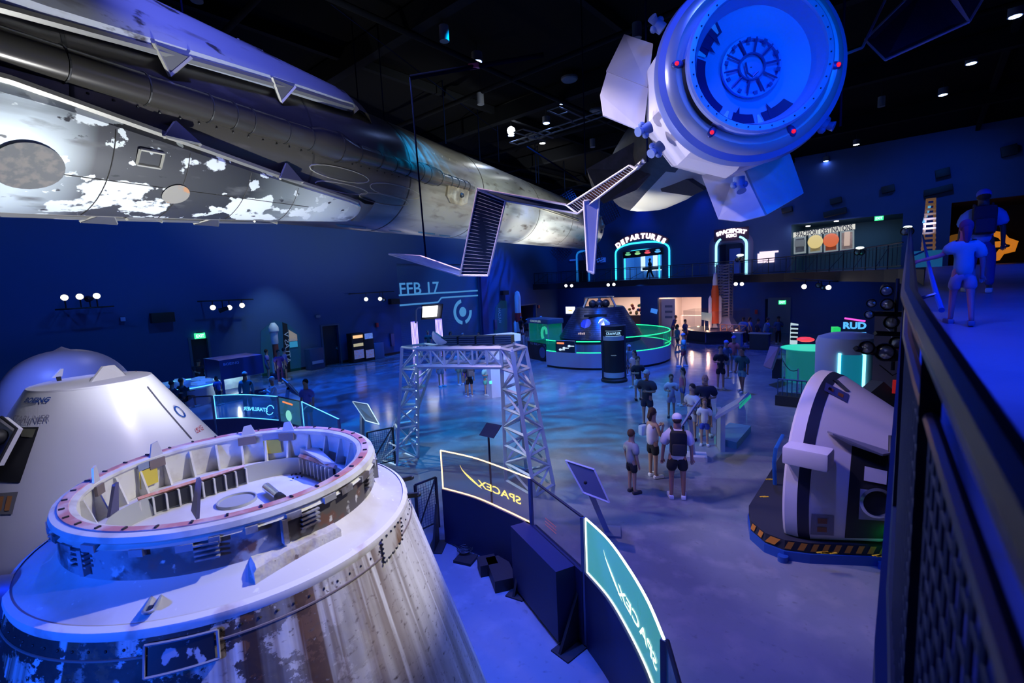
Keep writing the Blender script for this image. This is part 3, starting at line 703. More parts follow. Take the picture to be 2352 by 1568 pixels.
MB().poly([XI @ D(*p) for p in [(1347, 388, 11.4), (1482, 312, 10.2), (1502, 392, 10.4), (1462, 436, 10.8), (1386, 468, 11.3), (1362, 440, 11.5)]], .12).build('tiled_underside', M('thermal_tile'  , (.035, .037, .045)), sp_)
for rt in ([(1500, 398, 11.2), (1560, 400, 10.6), (1617, 437, 10.3), (1588, 450, 10.6), (1520, 440, 11.2)],):
    MB().poly([XI @ D(*p) for p in rt], .12).build('wing', M('wing_dark', (.05, .06, .09), .45), sp_)

# ------------------------------------------------------------------ scorched capsule in the foreground
DCN = Vector((-3.853, 1.217, 0)); ZR = 3.545
dr = thing('cargo_capsule', 'scorched and peeling white cargo capsule with an open ribbed ring on top, in the foreground', 'space capsule', (DCN.x, DCN.y, 0))
def dax(z=0): return Matrix.Translation(DCN+Vector((0, 0, z)))
def dpt(px, py, z): p = F(px, py, z); q = p-DCN; return math.atan2(q.y, q.x), math.hypot(q.x, q.y), p
def dp(a, r, z): return DCN + Vector((r*math.cos(a), r*math.sin(a), z))
ringw = M('ring_offwhite', (.62, .62, .58), .55, noise=[(6, (.5, .48, .44), .5, .65)])
deckm = M('deck_white', (.62, .61, .62), .55, noise=[(1.5, (.52, .49, .46), .5, .6), (14, (.75, .75, .78), .66, .7)])
innerm = M('inner_deck_cream', (.72, .7, .63), .6, noise=[(3, (.66, .63, .55), .45, .6), (20, (.4, .38, .35), .74, .76)])
greyw = M('well_grey', (.36, .38, .37), .6)
scorm = M('scorched_ring_wall', (.36, .37, .4), .55, noise=[(2.5, (.1, .09, .1), .48, .58), (7, (.16, .08, .07), .58, .66), (12, (.6, .6, .62), .62, .68)])
pinkm = M('faded_pink_seal', (.50, .2, .2), .6, noise=[(5, (.6, .45, .46), .45, .6)])
MB().lathe([(.875, ZR-.02), (.875, ZR), (.90, ZR+.012), (.91, ZR+.012)], n=128, ax=dax()).lathe([(.955, ZR+.012), (1.0, ZR), (1.01, ZR-.03), (.985, ZR-.05), (1.01, ZR-.07)], n=128, ax=dax()).build('ring_flange', ringw, dr)
MB().lathe([(.908, ZR+.012), (.910, ZR+.017), (.962, ZR+.017), (.964, ZR+.012)], n=128, ax=dax()).build('ring_seal', pinkm, dr)
MB().lathe([(.985, ZR-.05), (.985, ZR-.24), (1.0, ZR-.29)], n=128, ax=dax()).build('ring_outer_wall', scorm, dr)
MB().lathe([(.875, ZR-.02), (.895, ZR-.04), (.905, ZR-.30)], n=128, ax=dax()).build('ring_inner_wall', ringw, dr)
ribs = MB()
for i in range(28):
    a = 2*PI*i/28+.05; X = Matrix.Rotation(a, 4, 'Z')
    ribs.X = dax() @ X
    ribs.add([(.90, -.008, ZR-.04), (.875, -.008, ZR-.04), (.80, -.008, ZR-.295), (.90, -.008, ZR-.295), (.90, .008, ZR-.04), (.875, .008, ZR-.04), (.80, .008, ZR-.295), (.90, .008, ZR-.295)],
             [(0, 1, 2, 3), (7, 6, 5, 4), (1, 5, 6, 2), (0, 4, 5, 1)], False)
ribs.build_each('wall_rib', ringw, dr)
bm_ = MB()
for i in range(34):
    a = 2*PI*i/34; bm_.box(dp(a, .94, ZR+.02), (.03, .012, .012), rz=a)
bm_.build_each('ring_bolt', BLACK, dr)
# ring clutter on the outside wall
cl = MB(); random.seed(3)
for i in range(30):
    a = 2*PI*i/30+random.uniform(-.05, .05); w = random.uniform(.05, .12)
    cl.box(dp(a, 1.0, ZR-.06-random.uniform(0, .03)), (.035, w, .04), rz=a)
    if i % 3 == 0:
        for k in range(4): cl.box(dp(a+.1, 1.0, ZR-.09-k*.028), (.04, .12, .010), rz=a+.1)
    if i % 5 == 0: cl.box(dp(a-.06, 1.0, ZR-.15), (.05, .03, .15), rz=a)
cl.build_each('wall_bracket', M('bracket_mix', (.34, .35, .4), .5, noise=[(4, (.12, .1, .1), .5, .6)]), dr)
# inner annulus + oval well + floor
def stad(hx, hy, n, z):      # rounded slot outline aligned to AX
    pts = []
    for i in range(n):
        t = 2*PI*i/n; c_, s_ = math.cos(t), math.sin(t)
        p = 3.2; r = (abs(c_/hx)**p+abs(s_/hy)**p)**(-1/p); q = AXU*(r*c_)+AXV*(r*s_); pts.append(WC+Vector((q.x, q.y, z)))
    return pts
zi = ZR-.27
_a = F(360, 1120, zi); _b = F(585, 1052, zi); AXU = (_b-_a); AXU.z = 0; AXU.normalize(); AXV = Vector((-AXU.y, AXU.x, 0))
WC = DCN + AXV*(.0)
mb = MB(); n_ = 96; outer = [DCN+Vector((math.cos(2*PI*i/n_+math.atan2(AXU.y, AXU.x))*.9, math.sin(2*PI*i/n_+math.atan2(AXU.y, AXU.x))*.9, zi)) for i in range(n_)]
mb.ring([outer, stad(.74, .60, n_, zi+.05)], True, False, False)
mb.build('inner_shelf', innerm, dr)
MB().ring([stad(.74, .60, n_, zi+.05), stad(.73, .59, n_, zi-.10)], True, False, False).build('well_wall', greyw, dr)
MB().ring([stad(.735, .595, n_, zi-.10), stad(.4, .3, n_, zi-.09), stad(.01, .01, n_, zi-.09)], True, False, True).build('well_floor', innerm, dr)
copp = M('copper_trim', (.55, .2, .1), .5, noise=[(9, (.6, .4, .35), .45, .6)])
for side, x0, x1 in ((1, -.46, .30), (1, 0, 0), ):
    if x1 == x0: continue
    y0 = .60
    mb = MB().bar(WC+AXU*x0+AXV*(y0-.012)+Vector((0, 0, zi+.055)), WC+AXU*x1+AXV*(y0-.012)+Vector((0, 0, zi+.055)), .022); mb.build('copper_strip', copp, dr)
    rk_ = MB()
    for i in range(10):
        x = x0+(x1-x0)*i/9; c = WC+AXU*x+AXV*(y0-.03)+Vector((0, 0, zi-.025)); rk_.box(c, (.012, .04, .13), rz=math.atan2(AXU.y, AXU.x))
    rk_.build_each('well_divider', ringw, dr)
    MB().box(WC+AXU*(x0+x1)/2+AXV*(y0-.02)+Vector((0, 0, zi-.025)), (x1-x0, .02, .12), rz=math.atan2(AXU.y, AXU.x)).build('dark_recess', BLACK, dr)
# right hand divider row
y1 = -.15
mb = MB().bar(WC+AXU*.70+AXV*.38+Vector((0, 0, zi+.06)), WC+AXU*.72+AXV*-.16+Vector((0, 0, zi+.06)), .03); mb.build('copper_strip', copp, dr)
mb = MB(); md = MB()
for i in range(9): mb.box(WC+AXU*.70+AXV*(.36-i*.06)+Vector((0, 0, zi-.02)), (.05, .012, .13), rz=math.atan2(AXU.y, AXU.x))
mb.build_each('well_divider', ringw, dr); md.box(WC+AXU*.72+AXV*.12+Vector((0, 0, zi-.02)), (.012, .5, .12), rz=math.atan2(AXU.y, AXU.x)).build('dark_recess', BLACK, dr)
# hatch disc, handle and cylinder on the well floor
zf = zi-.09
p = F(545, 1152, zf); MB().lathe([(.0, zf+.008), (.125, zf+.008), (.13, zf+.022), (.142, zf+.022), (.145, zf)], n=48, ax=Matrix.Translation(Vector((p.x, p.y, 0)))).build('hatch_disc', greyw, dr)
p, q = F(612, 1118, zf+.05), F(640, 1140, zf+.05); hd = MB().cyl(p, q, .035, 16, .03).build('handle_cylinder', CHROME, dr); MB().cyl(q, q+(q-p)*.25, .037, 12).build('cylinder_cap', BLACK, hd)
p, q = F(468, 1118, zf+.06), F(522, 1098, zf+.06); MB().tube([p-Vector((0, 0, .05)), p, q, q-Vector((0, 0, .05))], .012, 6).build('grab_bar', BLACK, dr)
dots = MB()
for bx0, by0 in [(565, 1085), (405, 1138), (670, 1090)]:
    for i in range(3):
        for j in range(2): dots.cyl(F(bx0+i*10+j*3, by0-i*2+j*8, zf+.012), F(bx0+i*10+j*3, by0-i*2+j*8, zf+.016), .009, 8)
dots.build('floor_screw', BLACK, dr)
# blue-grey guide petals
petm = M('petal_dark', (.07, .07, .16), .5); pets = M('petal_silver', (.6, .6, .62), .4, .3)
def petal(px, py, px2, py2, w, mat, name='guide_petal', z0=zi, h=.22):
    p = F(px, py, z0); q = (p-DCN); q.z = 0; rad = q.normalized(); tan = Vector((-rad.y, rad.x, 0))
    mb = MB().poly([p-tan*w, p+tan*w, p+tan*w*.35-rad*.05+Vector((0, 0, h)), p-tan*w*.35-rad*.05+Vector((0, 0, h))], .02, rad); return mb.build(name, mat, dr)
petal(262, 1192, 0, 0, .065, petm, h=.26); petal(452, 1180, 0, 0, .10, petm, h=.25)
p = F(722, 1065, zi+.02)
MB().poly([F(690, 1040, zi+.06), F(722, 1030, zi+.06), F(770, 1075, zi+.04), F(745, 1072, zi+.04)], .05, Vector((0, 0, 1))).build('guide_petal', pets, dr)
# yellow placards on the inside of the ring
yel = M('yellow_placard', (.62, .5, .06), .6)
for (xa, ya, xb, yb, dz) in [(243, 1098, 290, 1076, .14), (624, 1002, 675, 998, .13)]:
    a0 = dpt(xa, ya-22 if xa < 400 else ya-20, ZR-.05)[0]; a1 = dpt(xb, yb-22 if xa < 400 else yb-20, ZR-.05)[0]
    if abs(a1-a0) > PI: a1 += 2*PI*(1 if a1 < a0 else -1)
    k = 6; mb = MB(); vs = []
    for i in range(k+1):
        a = a0+(a1-a0)*i/k; vs += [dp(a, .865, ZR-.07), dp(a, .875, ZR-.07-dz)]
    mb.add(vs, [(2*i, 2*i+2, 2*i+3, 2*i+1) for i in range(k)], True); pl = mb.build('yellow_placard', yel, dr)
    mb = MB(); vs = []
    for i in range(k+1):
        a = a0+(a1-a0)*i/k; vs += [dp(a, .868, ZR-.01), dp(a, .866, ZR-.065)]
    mb.add(vs, [(2*i, 2*i+2, 2*i+3, 2*i+1) for i in range(k)], True).build('grey_placard_top', M('placard_grey', (.2, .25, .38), .5), pl)
# ring fins
for px, py, w, h in [(328, 1045, .07, .13), (575, 978, .085, .10), (690, 968, .08, .10), (212, 1110, .05, .13)]:
    a, r, p = dpt(px, py, ZR); a_ = a; c = dp(a_, .88, ZR-.02); tn = Vector((-math.sin(a_), math.cos(a_), 0)); rd = Vector((math.cos(a_), math.sin(a_), 0))
    f_ = MB().poly([c-tn*w, c+tn*w*.6, c+tn*w*.2+Vector((0, 0, h)), c-tn*w*.5+Vector((0, 0, h+.01))], .012, rd).build('ring_fin', pets, dr)
    b_ = MB().box(c-rd*.012-Vector((0, 0, .03)), (.02, w*1.7, .07), rz=a_)
    b_.build('fin_bracket', M('bracket_brown', (.2, .16, .14), .5, .3), f_)
# shoulder deck and side wall
MB().lathe([(.985, ZR-.25), (1.03, ZR-.30), (1.19, ZR-.36), (1.225, ZR-.385), (1.235, ZR-.41)], n=128, ax=dax()).build('shoulder_deck', deckm, dr)
MB().lathe([(1.205, ZR-.36), (1.236, ZR-.376), (1.242, ZR-.40), (1.236, ZR-.43)], n=128, ax=dax()).build('shoulder_lip', M('lip_white', (.72, .7, .72), .5, noise=[(5, (.5, .42, .4), .55, .7)]), dr)
sidem = bpy.data.materials.new('scorched_side_wall'); sidem.use_nodes = True; N, L = nt(sidem); b = N['Principled BSDF']; b.inputs['Roughness'].default_value = .6
tc = N.new('ShaderNodeTexCoord'); sx = N.new('ShaderNodeSeparateXYZ'); L.new(tc.outputs['Object'], sx.inputs[0])
at = N.new('ShaderNodeMath'); at.operation = 'ARCTAN2'; L.new(sx.outputs[1], at.inputs[0]); L.new(sx.outputs[0], at.inputs[1])
cb = N.new('ShaderNodeCombineXYZ'); L.new(at.outputs[0], cb.inputs[0]); L.new(sx.outputs[2], cb.inputs[1])
def lay(cur, sc, col, lo, hi, st, src=None, loc=(0, 0, 0), det=8, mask=None, rgh=.5):
    mp = N.new('ShaderNodeMapping'); mp.inputs['Scale'].default_value = st; mp.inputs['Location'].default_value = loc; L.new(src or cb.outputs[0], mp.inputs[0])
    n = N.new('ShaderNodeTexNoise'); n.inputs['Scale'].default_value = sc; n.inputs['Detail'].default_value = det; n.inputs['Roughness'].default_value = rgh; L.new(mp.outputs[0], n.inputs[0])
    r = N.new('ShaderNodeMapRange'); r.inputs[1].default_value = lo; r.inputs[2].default_value = hi; L.new(n.outputs[0], r.inputs[0]); f = r.outputs[0]
    if mask is not None:
        q = N.new('ShaderNodeMath'); q.operation = 'MULTIPLY'; L.new(f, q.inputs[0]); L.new(mask, q.inputs[1]); f = q.outputs[0]
    x = N.new('ShaderNodeMix'); x.data_type = 'RGBA'; L.new(f, x.inputs[0])
    if cur is None: x.inputs[6].default_value = (.62, .61, .62, 1)
    else: L.new(cur, x.inputs[6])
    x.inputs[7].default_value = (*col, 1); return x.outputs[2]
# scorch is heaviest on the flank at azimuth about -1.1 rad
da = N.new('ShaderNodeMath'); da.operation = 'ADD'; L.new(at.outputs[0], da.inputs[0]); da.inputs[1].default_value = 1.15
ab = N.new('ShaderNodeMath'); ab.operation = 'ABSOLUTE'; L.new(da.outputs[0], ab.inputs[0])
mk = N.new('ShaderNodeMapRange'); mk.inputs[1].default_value = 1.35; mk.inputs[2].default_value = .75; L.new(ab.outputs[0], mk.inputs[0])
mk2 = N.new('ShaderNodeMapRange'); mk2.inputs[1].default_value = 1.9; mk2.inputs[2].default_value = 1.0; L.new(ab.outputs[0], mk2.inputs[0])
cur = lay(None, 2.6, (.30, .27, .26), .44, .66, (3, .16, 1), det=3)
cur = lay(cur, 2.0, (.12, .05, .022), .43, .55, (4, .06, 1), loc=(3, 0, 0), mask=mk2.outputs[0])
cur = lay(cur, 30, (.12, .09, .09), .6, .75, (1, 1, 1), loc=(2, 8, 0), det=3)
cur = lay(cur, 3.5, (.7, .7, .74), .57, .66, (4, .12, 1), loc=(9, 4, 0), det=3)
cur = lay(cur, 2.0, (.03, .018, .018), .485, .5, (1.5, 1.5, 1), loc=(1.3, 2, 0), mask=mk.outputs[0], rgh=.72)
cur = lay(cur, 40, (.2, .17, .16), .68, .72, (1, 1, 1), det=2)
L.new(cur, b.inputs['Base Color'])
nb = N.new('ShaderNodeTexNoise'); nb.inputs['Scale'].default_value = 9; L.new(tc.outputs['Object'], nb.inputs[0]); bp = N.new('ShaderNodeBump'); bp.inputs['Strength'].default_value = .25; bp.inputs['Distance'].default_value = .03; L.new(nb.outputs[0], bp.inputs['Height']); L.new(bp.outputs[0], b.inputs['Normal'])
MB().lathe([(1.236, ZR-.42), (1.262, ZR-.5), (1.42, ZR-1.02), (1.60, ZR-1.6), (1.78, ZR-2.2), (1.86, ZR-2.5), (1.84, ZR-2.62), (1.6, ZR-2.75), (.0, ZR-2.8)], n=128, ax=dax()).build('side_wall', sidem, dr)
MB().lathe([(1.263, ZR-.498), (1.268, ZR-.5), (1.270, ZR-.508), (1.265, ZR-.512)], n=128, ax=dax()).build('rivet_band', M('rivet_band', (.2, .16, .16), .5), dr)
mb = MB()
for i in range(90):
    a = 2*PI*i/90; mb.ball(dp(a, 1.250, ZR-.465), .008, 6, 4)
mb.build_each('rivet', BLACK, dr)
# raised long blister on the deck, oval latch, black panel, vent hole, tethers
def onside(px, py):      # point on the side cone
    v = ray(px, py); lo, hi = .5, 8
    prv = None
    for i in range(400):
        t = .5+i*.02; p = CAM+v*t; q = p-DCN; r = math.hypot(q.x, q.y); z = p.z
        rc = 1.27+(ZR-.5-z)*.3
        if z < ZR-.4 and r <= rc: return p
    return p
def ondeck(px, py): return F(px, py, ZR-.345)
base = [ondeck(567, 1290), ondeck(590, 1318), ondeck(778, 1225), ondeck(750, 1190)]
up = Vector((0, 0, 1)); mb = MB()
hgt = .12
c0 = sum(base, Vector())/4
bl = [F(560, 1268, ZR-.26), F(583, 1312, ZR-.26), F(783, 1212, ZR-.26), F(745, 1176, ZR-.26)]
def subd(q, n):      # smooth quad outline
    out = []
    for i in range(4):
        a, b2 = q[i], q[(i+1) % 4]
        for k in range(n): out.append(a.lerp(b2, k/n))
    return out
o1 = subd(bl, 6); random.seed(5); top = [p+up*(random.uniform(-.006, .012)) for p in o1]; cc = sum(o1, Vector())/len(o1)
mb.ring([[p-up*.11 for p in o1], [p-up*.01 for p in o1], [p.lerp(cc, .06)+up*.008 for p in top], [p.lerp(cc, .5)+up*.016 for p in top], [cc+up*.02+(p-cc)*.02 for p in o1]], True, True, True, True)
mb.build('deck_blister', M('blister_white', (.6, .58, .57), .6, noise=[(8, (.42, .36, .33), .5, .66), (25, (.2, .15, .14), .66, .7)], bump=.6, bscale=18), dr)
ov = [F(343, 1405, ZR-.33), F(372, 1352, ZR-.33)]
dx = (ov[1]-ov[0]); dx.z = 0; L_ = dx.length; dx.normalize(); dy = Vector((-dx.y, dx.x, 0)); oc = (ov[0]+ov[1])/2+up*.012
path = []
for i in range(24):
    t = 2*PI*i/24; path.append(oc+dx*(math.cos(t)*.024+(L_*.5 if math.cos(t) > 0 else -L_*.5))+dy*math.sin(t)*.024)
lt = MB().tube(path+[path[0]], .009, 6).build('oval_latch', ALUM, dr)
MB().add([p-up*.012 for p in path], [list(range(24))]).build('latch_recess', NAVY, lt)
# tethers on the right shoulder
for px, py in [(930, 1135), (918, 1100)]:
    q = dpt(px-10, py, ZR-.38); pth = dp(q[0], 1.24, ZR-.40); out = Vector((math.cos(q[0]), math.sin(q[0]), 0))
    MB().box(pth+out*.04, (.09, .025, .035), rz=q[0]).ball(pth+out*.09, .02, 8, 6).build('tether_eye', DARK, dr)
# dark opening on the right of the deck
mb = MB().poly([F(868, 1075, ZR-.335), F(895, 1100, ZR-.34), F(898, 1118, ZR-.345), F(868, 1098, ZR-.34)], .006, up); mb.build('deck_opening', BLACK, dr)
# framed black panel low on the side
fp = [onside(335, 1478), onside(500, 1440), onside(505, 1505), onside(335, 1552)]
cm = sum(fp, Vector())/4; nn = Vector((cm.x-DCN.x, cm.y-DCN.y, .3)).normalized()
def grid(c4, n, off, sh=1.0):
    cc = sum(c4, Vector())/4; vs = []
    for i in range(n+1):
        for j in range(n+1):
            p = c4[0].lerp(c4[1], i/n).lerp(c4[3].lerp(c4[2], i/n), j/n); p = cc+(p-cc)*sh; q = Vector((p.x-DCN.x, p.y-DCN.y, 0)); r = 1.27+(ZR-.5-p.z)*.3+off; q = q.normalized()*r; vs.append(Vector((DCN.x+q.x, DCN.y+q.y, p.z)))
    return vs, [(i*(n+1)+j, i*(n+1)+j+1, (i+1)*(n+1)+j+1, (i+1)*(n+1)+j) for i in range(n) for j in range(n)]
blk = MB().add(*grid(fp, 8, .008, .9), True).build('black_panel', M('peeling_black', (.012, .012, .02), .5, noise=[(7, (.4, .42, .5), .60, .62, 8)]), dr)
fr = MB()
for i in range(4):
    pts = [fp[i].lerp(fp[(i+1) % 4], t/6) for t in range(7)]; pts2 = []
    for p in pts: q = Vector((p.x-DCN.x, p.y-DCN.y, 0)).normalized()*(1.27+(ZR-.5-p.z)*.3+.006); pts2.append(Vector((DCN.x+q.x, DCN.y+q.y, p.z)))
    fr.tube(pts2, .008, 5)
fr.build('panel_frame', M('frame_grey', (.25, .26, .32), .5), blk)
# riveted brown patch near the right shoulder
fp = [onside(866, 1238), onside(905, 1190), onside(918, 1238), onside(880, 1290)]
pt = MB().add(*grid(fp, 6, .006), True).build('access_panel', M('access_panel', (.5, .48, .45), .6, noise=[(6, (.16, .08, .04), .5, .62, 4, (1, 1, .2))]), dr)
fr = MB()
for i in range(4):
    for t in range(5):
        p = fp[i].lerp(fp[(i+1) % 4], t/5); q = Vector((p.x-DCN.x, p.y-DCN.y, 0)).normalized()*(1.28+(ZR-.5-p.z)*.3); fr.ball(Vector((DCN.x+q.x, DCN.y+q.y, p.z)), .008, 6, 4)
fr.build('panel_rivet', DARK, pt)
# window bulge at the left with lettering plate
mb = MB(); c = F(75, 1390, ZR-.55)
q = c-DCN; aa = math.atan2(q.y, q.x)
X = Matrix.Translation(dp(aa, 1.32, ZR-.62)) @ Matrix.Rotation(aa, 4, 'Z') @ Matrix.Rotation(PI/2-.25, 4, 'Y')
mb.X = X; mb.lathe([(.30, -.05), (.30, .03), (.27, .06), (.2, .06)], n=40); w1 = mb.build('side_hatch_rim', M('hatch_rim', (.1, .13, .25), .4, .4), dr)
mb = MB(); mb.X = X; mb.lathe([(.24, .055), (.0, .055)], n=40); mb.build('hatch_glass', NAVY, w1)
mb = MB(); mb.X = X
for k, (x, y) in enumerate([(-.1, .08), (-.03, .1), (.05, .08), (-.05, -.05), (.04, -.09)]): mb.box((x, y, .062), (.05, .016, .006), rz=.5*k)
mb.build('hatch_marks', WHITE, w1)
mb = MB(); a2 = dpt(30, 1500, ZR-.8)[0]; mb.tube([dp(a2+.1, 1.38, ZR-.72), dp(a2-.05, 1.5, ZR-1.15), dp(a2-.08, 1.55, ZR-1.4)], [.05, .06, .05], 12); mb.build('scuffed_conduit', M('scuffed_pink', (.5, .42, .5), .6, noise=[(6, (.3, .3, .45), .5, .6)]), dr)
# display cradle under the capsule
cr = MB()
cr.lathe([(1.3, 0), (1.3, .12), (1.15, .12), (1.15, .0)], n=48, ax=dax())
for i in range(6):
    a = 2*PI*i/6; cr.cyl(dp(a, 1.22, .1), dp(a, 1.35, .85), .06, 10)
cr.lathe([(1.45, .83), (1.45, .9), (1.3, .9), (1.3, .83), (1.45, .83)], n=48, ax=dax())
tag(cr.build('capsule_cradle', DARK), 'dark ring-shaped cradle under the scorched cargo capsule', 'stand')

# ------------------------------------------------------------------ smooth white capsule behind
SC = Vector((-11.313, 1.47, 0)); ZS = 3.451
st = thing('crew_capsule', 'clean white cone-shaped crew capsule with blue lettering, behind the scorched capsule', 'space capsule', SC)
sw = M('clean_capsule_white', (.66, .66, .72), .33, coat=.15)
T33 = math.tan(DG(32.6))
def sp2(a, r, z): return SC+Vector((r*math.cos(a), r*math.sin(a), z))
sax = Matrix.Translation(SC)
MB().lathe([(.88, ZS-.05), (2.28, ZS-.05-(2.28-.88)/T33), (2.3, ZS-2.33), (2.2, ZS-2.5), (0, ZS-2.75)], n=128, ax=sax).build('cone', sw, st)
MB().lathe([(.0, ZS), (.78, ZS), (.86, ZS-.02), (.88, ZS-.06), (.80, ZS-.07)], n=96, ax=sax).build('top_plate', M('top_plate', (.6, .6, .68), .4), st)
def oncone(px, py):
    v = ray(px, py)
    for i in range(3200):
        t = 3+i*.003; p = CAM+v*t; r = math.hypot(p.x-SC.x, p.y-SC.y)
        if p.z < ZS and r <= .88+(ZS-.05-p.z)*T33+.012: return p
    return p
top = [F(205, 880, ZS), F(225, 848, ZS), F(318, 842, ZS), F(345, 858, ZS)]
f_ = MB()
p0, p1, p2, p3 = F(200, 878, ZS), F(228, 874, ZS), F(285, 868, ZS), F(282, 862, ZS)
c = F(232, 866, ZS); q = F(300, 858, ZS)
f_.poly([F(205, 877, ZS), F(285, 862, ZS), F(285, 862, ZS)+Vector((0, 0, .03)), F(262, 862, ZS)+Vector((0, 0, .20)), F(236, 866, ZS)+Vector((0, 0, .20))], .05)
f_.build('top_fairing', sw, st)
f2 = MB().poly([F(118, 868, ZS), F(140, 864, ZS), F(146, 863, ZS)+Vector((0, 0, .14)), F(141, 864, ZS)+Vector((0, 0, .15))], .03).build('top_fin', sw, st)
MB().box(F(136, 874, ZS)+Vector((0, 0, .03)), (.08, .06, .08)).build('top_vent', BLACK, st)
blu = M('lettering_blue', (.01, .06, .3), .5); greyl = M('lettering_grey', (.25, .25, .32), .5)
def cone_text(s, w, h, px, py, mat, mir=False, bold=0.0, sh=0.0):
    p = oncone(px, py); a0 = math.atan2(p.y-SC.y, p.x-SC.x); z0 = p.z; r0 = math.hypot(p.x-SC.x, p.y-SC.y)
    def cv(x, y):
        zz = z0+y*math.cos(DG(32.6)); r = r0-(zz-z0)*T33+.012; return sp2(a0+x/r0, r, zz)
    return put_text(s, w, h, None, (1, 0, 0), (0, 1, 0), mat, st, curve=cv, bold=bold, shear=sh)
cone_text('BOEING', .46, .085, 84, 918, blu, bold=.03, sh=.3)
cone_text('STARLINER', .66, .12, 66, 962, greyl)
# seam groove on the right flank and door recess at the left
mb = MB(); pts = [oncone(x, y) for x, y in [(312, 852), (340, 890), (372, 930), (405, 968), (440, 1008)]]
mb.tube([p+(p-SC).normalized()*.004 for p in pts], .012, 6); mb.build('panel_seam', M('seam_dark', (.06, .06, .09), .6), st)
dl = [oncone(x, y) for x, y in [(10, 1000), (90, 980), (50, 1105), (-60, 1110)]]
def conegrid(px4, n, off):
    vs = []
    for i in range(n+1):
        for j in range(n+1):
            x = lerp(lerp(px4[0][0], px4[1][0], i/n), lerp(px4[3][0], px4[2][0], i/n), j/n); y = lerp(lerp(px4[0][1], px4[1][1], i/n), lerp(px4[3][1], px4[2][1], i/n), j/n)
            p = oncone(x, y); q = Vector((p.x-SC.x, p.y-SC.y, 0)).normalized()*(.88+(ZS-.05-p.z)*T33+off); vs.append(Vector((SC.x+q.x, SC.y+q.y, p.z)))
    return vs, [(i*(n+1)+j, i*(n+1)+j+1, (i+1)*(n+1)+j+1, (i+1)*(n+1)+j) for i in range(n) for j in range(n)]
dw = MB().add(*conegrid([(30, 981), (90, 980), (46, 1108), (-30, 1104)], 6, .012), True).build('doorway', BLACK, st)
MB().add(*conegrid([(48, 984), (84, 984), (76, 1004), (50, 1002)], 4, .02), True).build('doorway_padding', M('olive_padding', (.12, .12, .08), .5), dw)
pn = oncone(12, 1010); hp = MB().poly([D(-45, 955, 7.5), D(3, 958, 7.4), D(37, 985, 7.3), D(-8, 1070, 7.1), D(-60, 1060, 7.1)], .09); hpo = hp.build('open_hatch', M('hatch_white', (.6, .6, .68), .4), st)
e_ = MB(); pts = [D(3, 957, 7.36), D(38, 984, 7.26), D(-8, 1070, 7.06)]
e_.tube(pts, .022, 6).build('hatch_gasket', BLACK, hpo)
MB().ball(D(-14, 1005, 7.2), .17, 16, 8, (1, 1, .8)).build('hatch_window', BLACK, hpo)
th = MB().add(*conegrid([(-5, 1132), (42, 1129), (28, 1180), (-20, 1182)], 4, .012), True).build('thruster_plate', M('thruster_plate', (.14, .14, .15), .5), st)
MB().add(*conegrid([(2, 1139), (10, 1139), (4, 1172), (-6, 1172)], 3, .018), True).add(*conegrid([(18, 1138), (30, 1138), (22, 1172), (10, 1172)], 3, .018), True).build('thruster_nozzle', M('nozzle_orange', (.35, .15, .05), .5), th)
# flag and agency marks at the right flank
fl = MB().add(*conegrid([(446, 985), (462, 975), (470, 985), (452, 995)], 4, .012), True).build('flag_marking', M('flag_red', (.4, .08, .1), .5, noise=[(14, (.6, .6, .65), .48, .52, 1, (1, 1, 8))]), st)
cone_text('O', .22, .28, 412, 945, blu)
cs = MB().lathe([(1.9, 0), (1.9, .2), (1.7, .55), (1.55, .55), (1.5, 0)], n=64, ax=sax)
tag(cs.build('capsule_plinth', NAVY), 'low dark plinth under the clean white crew capsule', 'stand')

# ------------------------------------------------------------------ white dome behind that
dc = D(163, 935, 13.6); dc.z = 0
dome = thing('domed_capsule', 'large white domed capsule, blue-lit on top, behind the clean white crew capsule', 'space capsule', dc)
ztop = D(163, 793, 13.6).z
dmx = Matrix.Translation(dc); R0 = 1.5
prof_ = [(R0*1.03, ztop-2.6), (R0*1.03, ztop-1.75)]+[(R0*math.cos(t)**.9, ztop-1.6+1.5*math.sin(t)) for t in [PI/2*i/16 for i in range(16)]]+[(.0, ztop)]
MB().lathe(prof_, n=96, ax=dmx).build('dome_shell', M('dome_white', (.62, .62, .75), .4), dome)
MB().lathe([(R0*1.04, ztop-1.72), (R0*1.06, ztop-1.72), (R0*1.06, ztop-1.66), (R0*1.04, ztop-1.66)], n=96, ax=dmx).build('dome_seam', NAVY, dome)
MB().lathe([(R0, 0), (R0, .3), (R0*1.0, ztop-2.6)], n=64, ax=dmx).build('dome_base', NAVY, dome)

# ------------------------------------------------------------------ lattice arch
latm = M('lattice_grey_paint', (.55, .6, .64), .45, .05)
arch = thing('lattice_arch', 'pale grey steel lattice arch of two tapering towers joined by a truss beam', 'lattice arch', F(1060, 1060))
def tower(base, top, lv, par, name='lattice_tower', w=.045):
    mb = MB(); zt = top[0].z
    w *= 1.25
    for i in range(4): mb.bar(base[i], top[i], w*1.2)
    for k in range(lv+1):
        t = k/lv; P_ = [base[i].lerp(top[i], t) for i in range(4)]
        for i in range(4):
            mb.bar(P_[i], P_[(i+1) % 4], w*.8)
            if k < lv:
                t2 = (k+1)/lv; Q = [base[j].lerp(top[j], t2) for j in range(4)]
                if (k+i) % 2: mb.bar(P_[i], Q[(i+1) % 4], w*.7)
                else: mb.bar(P_[(i+1) % 4], Q[i], w*.7)
    return mb.build(name, latm, par)
def quadbase(a, b):      # square from two near corners, extending away from the eye
    e = b-a; n = Vector((-e.y, e.x, 0)); 
    if n.dot(a) < 0: n = -n
    return [a, b, b+n, a+n]
ZT = 3.38
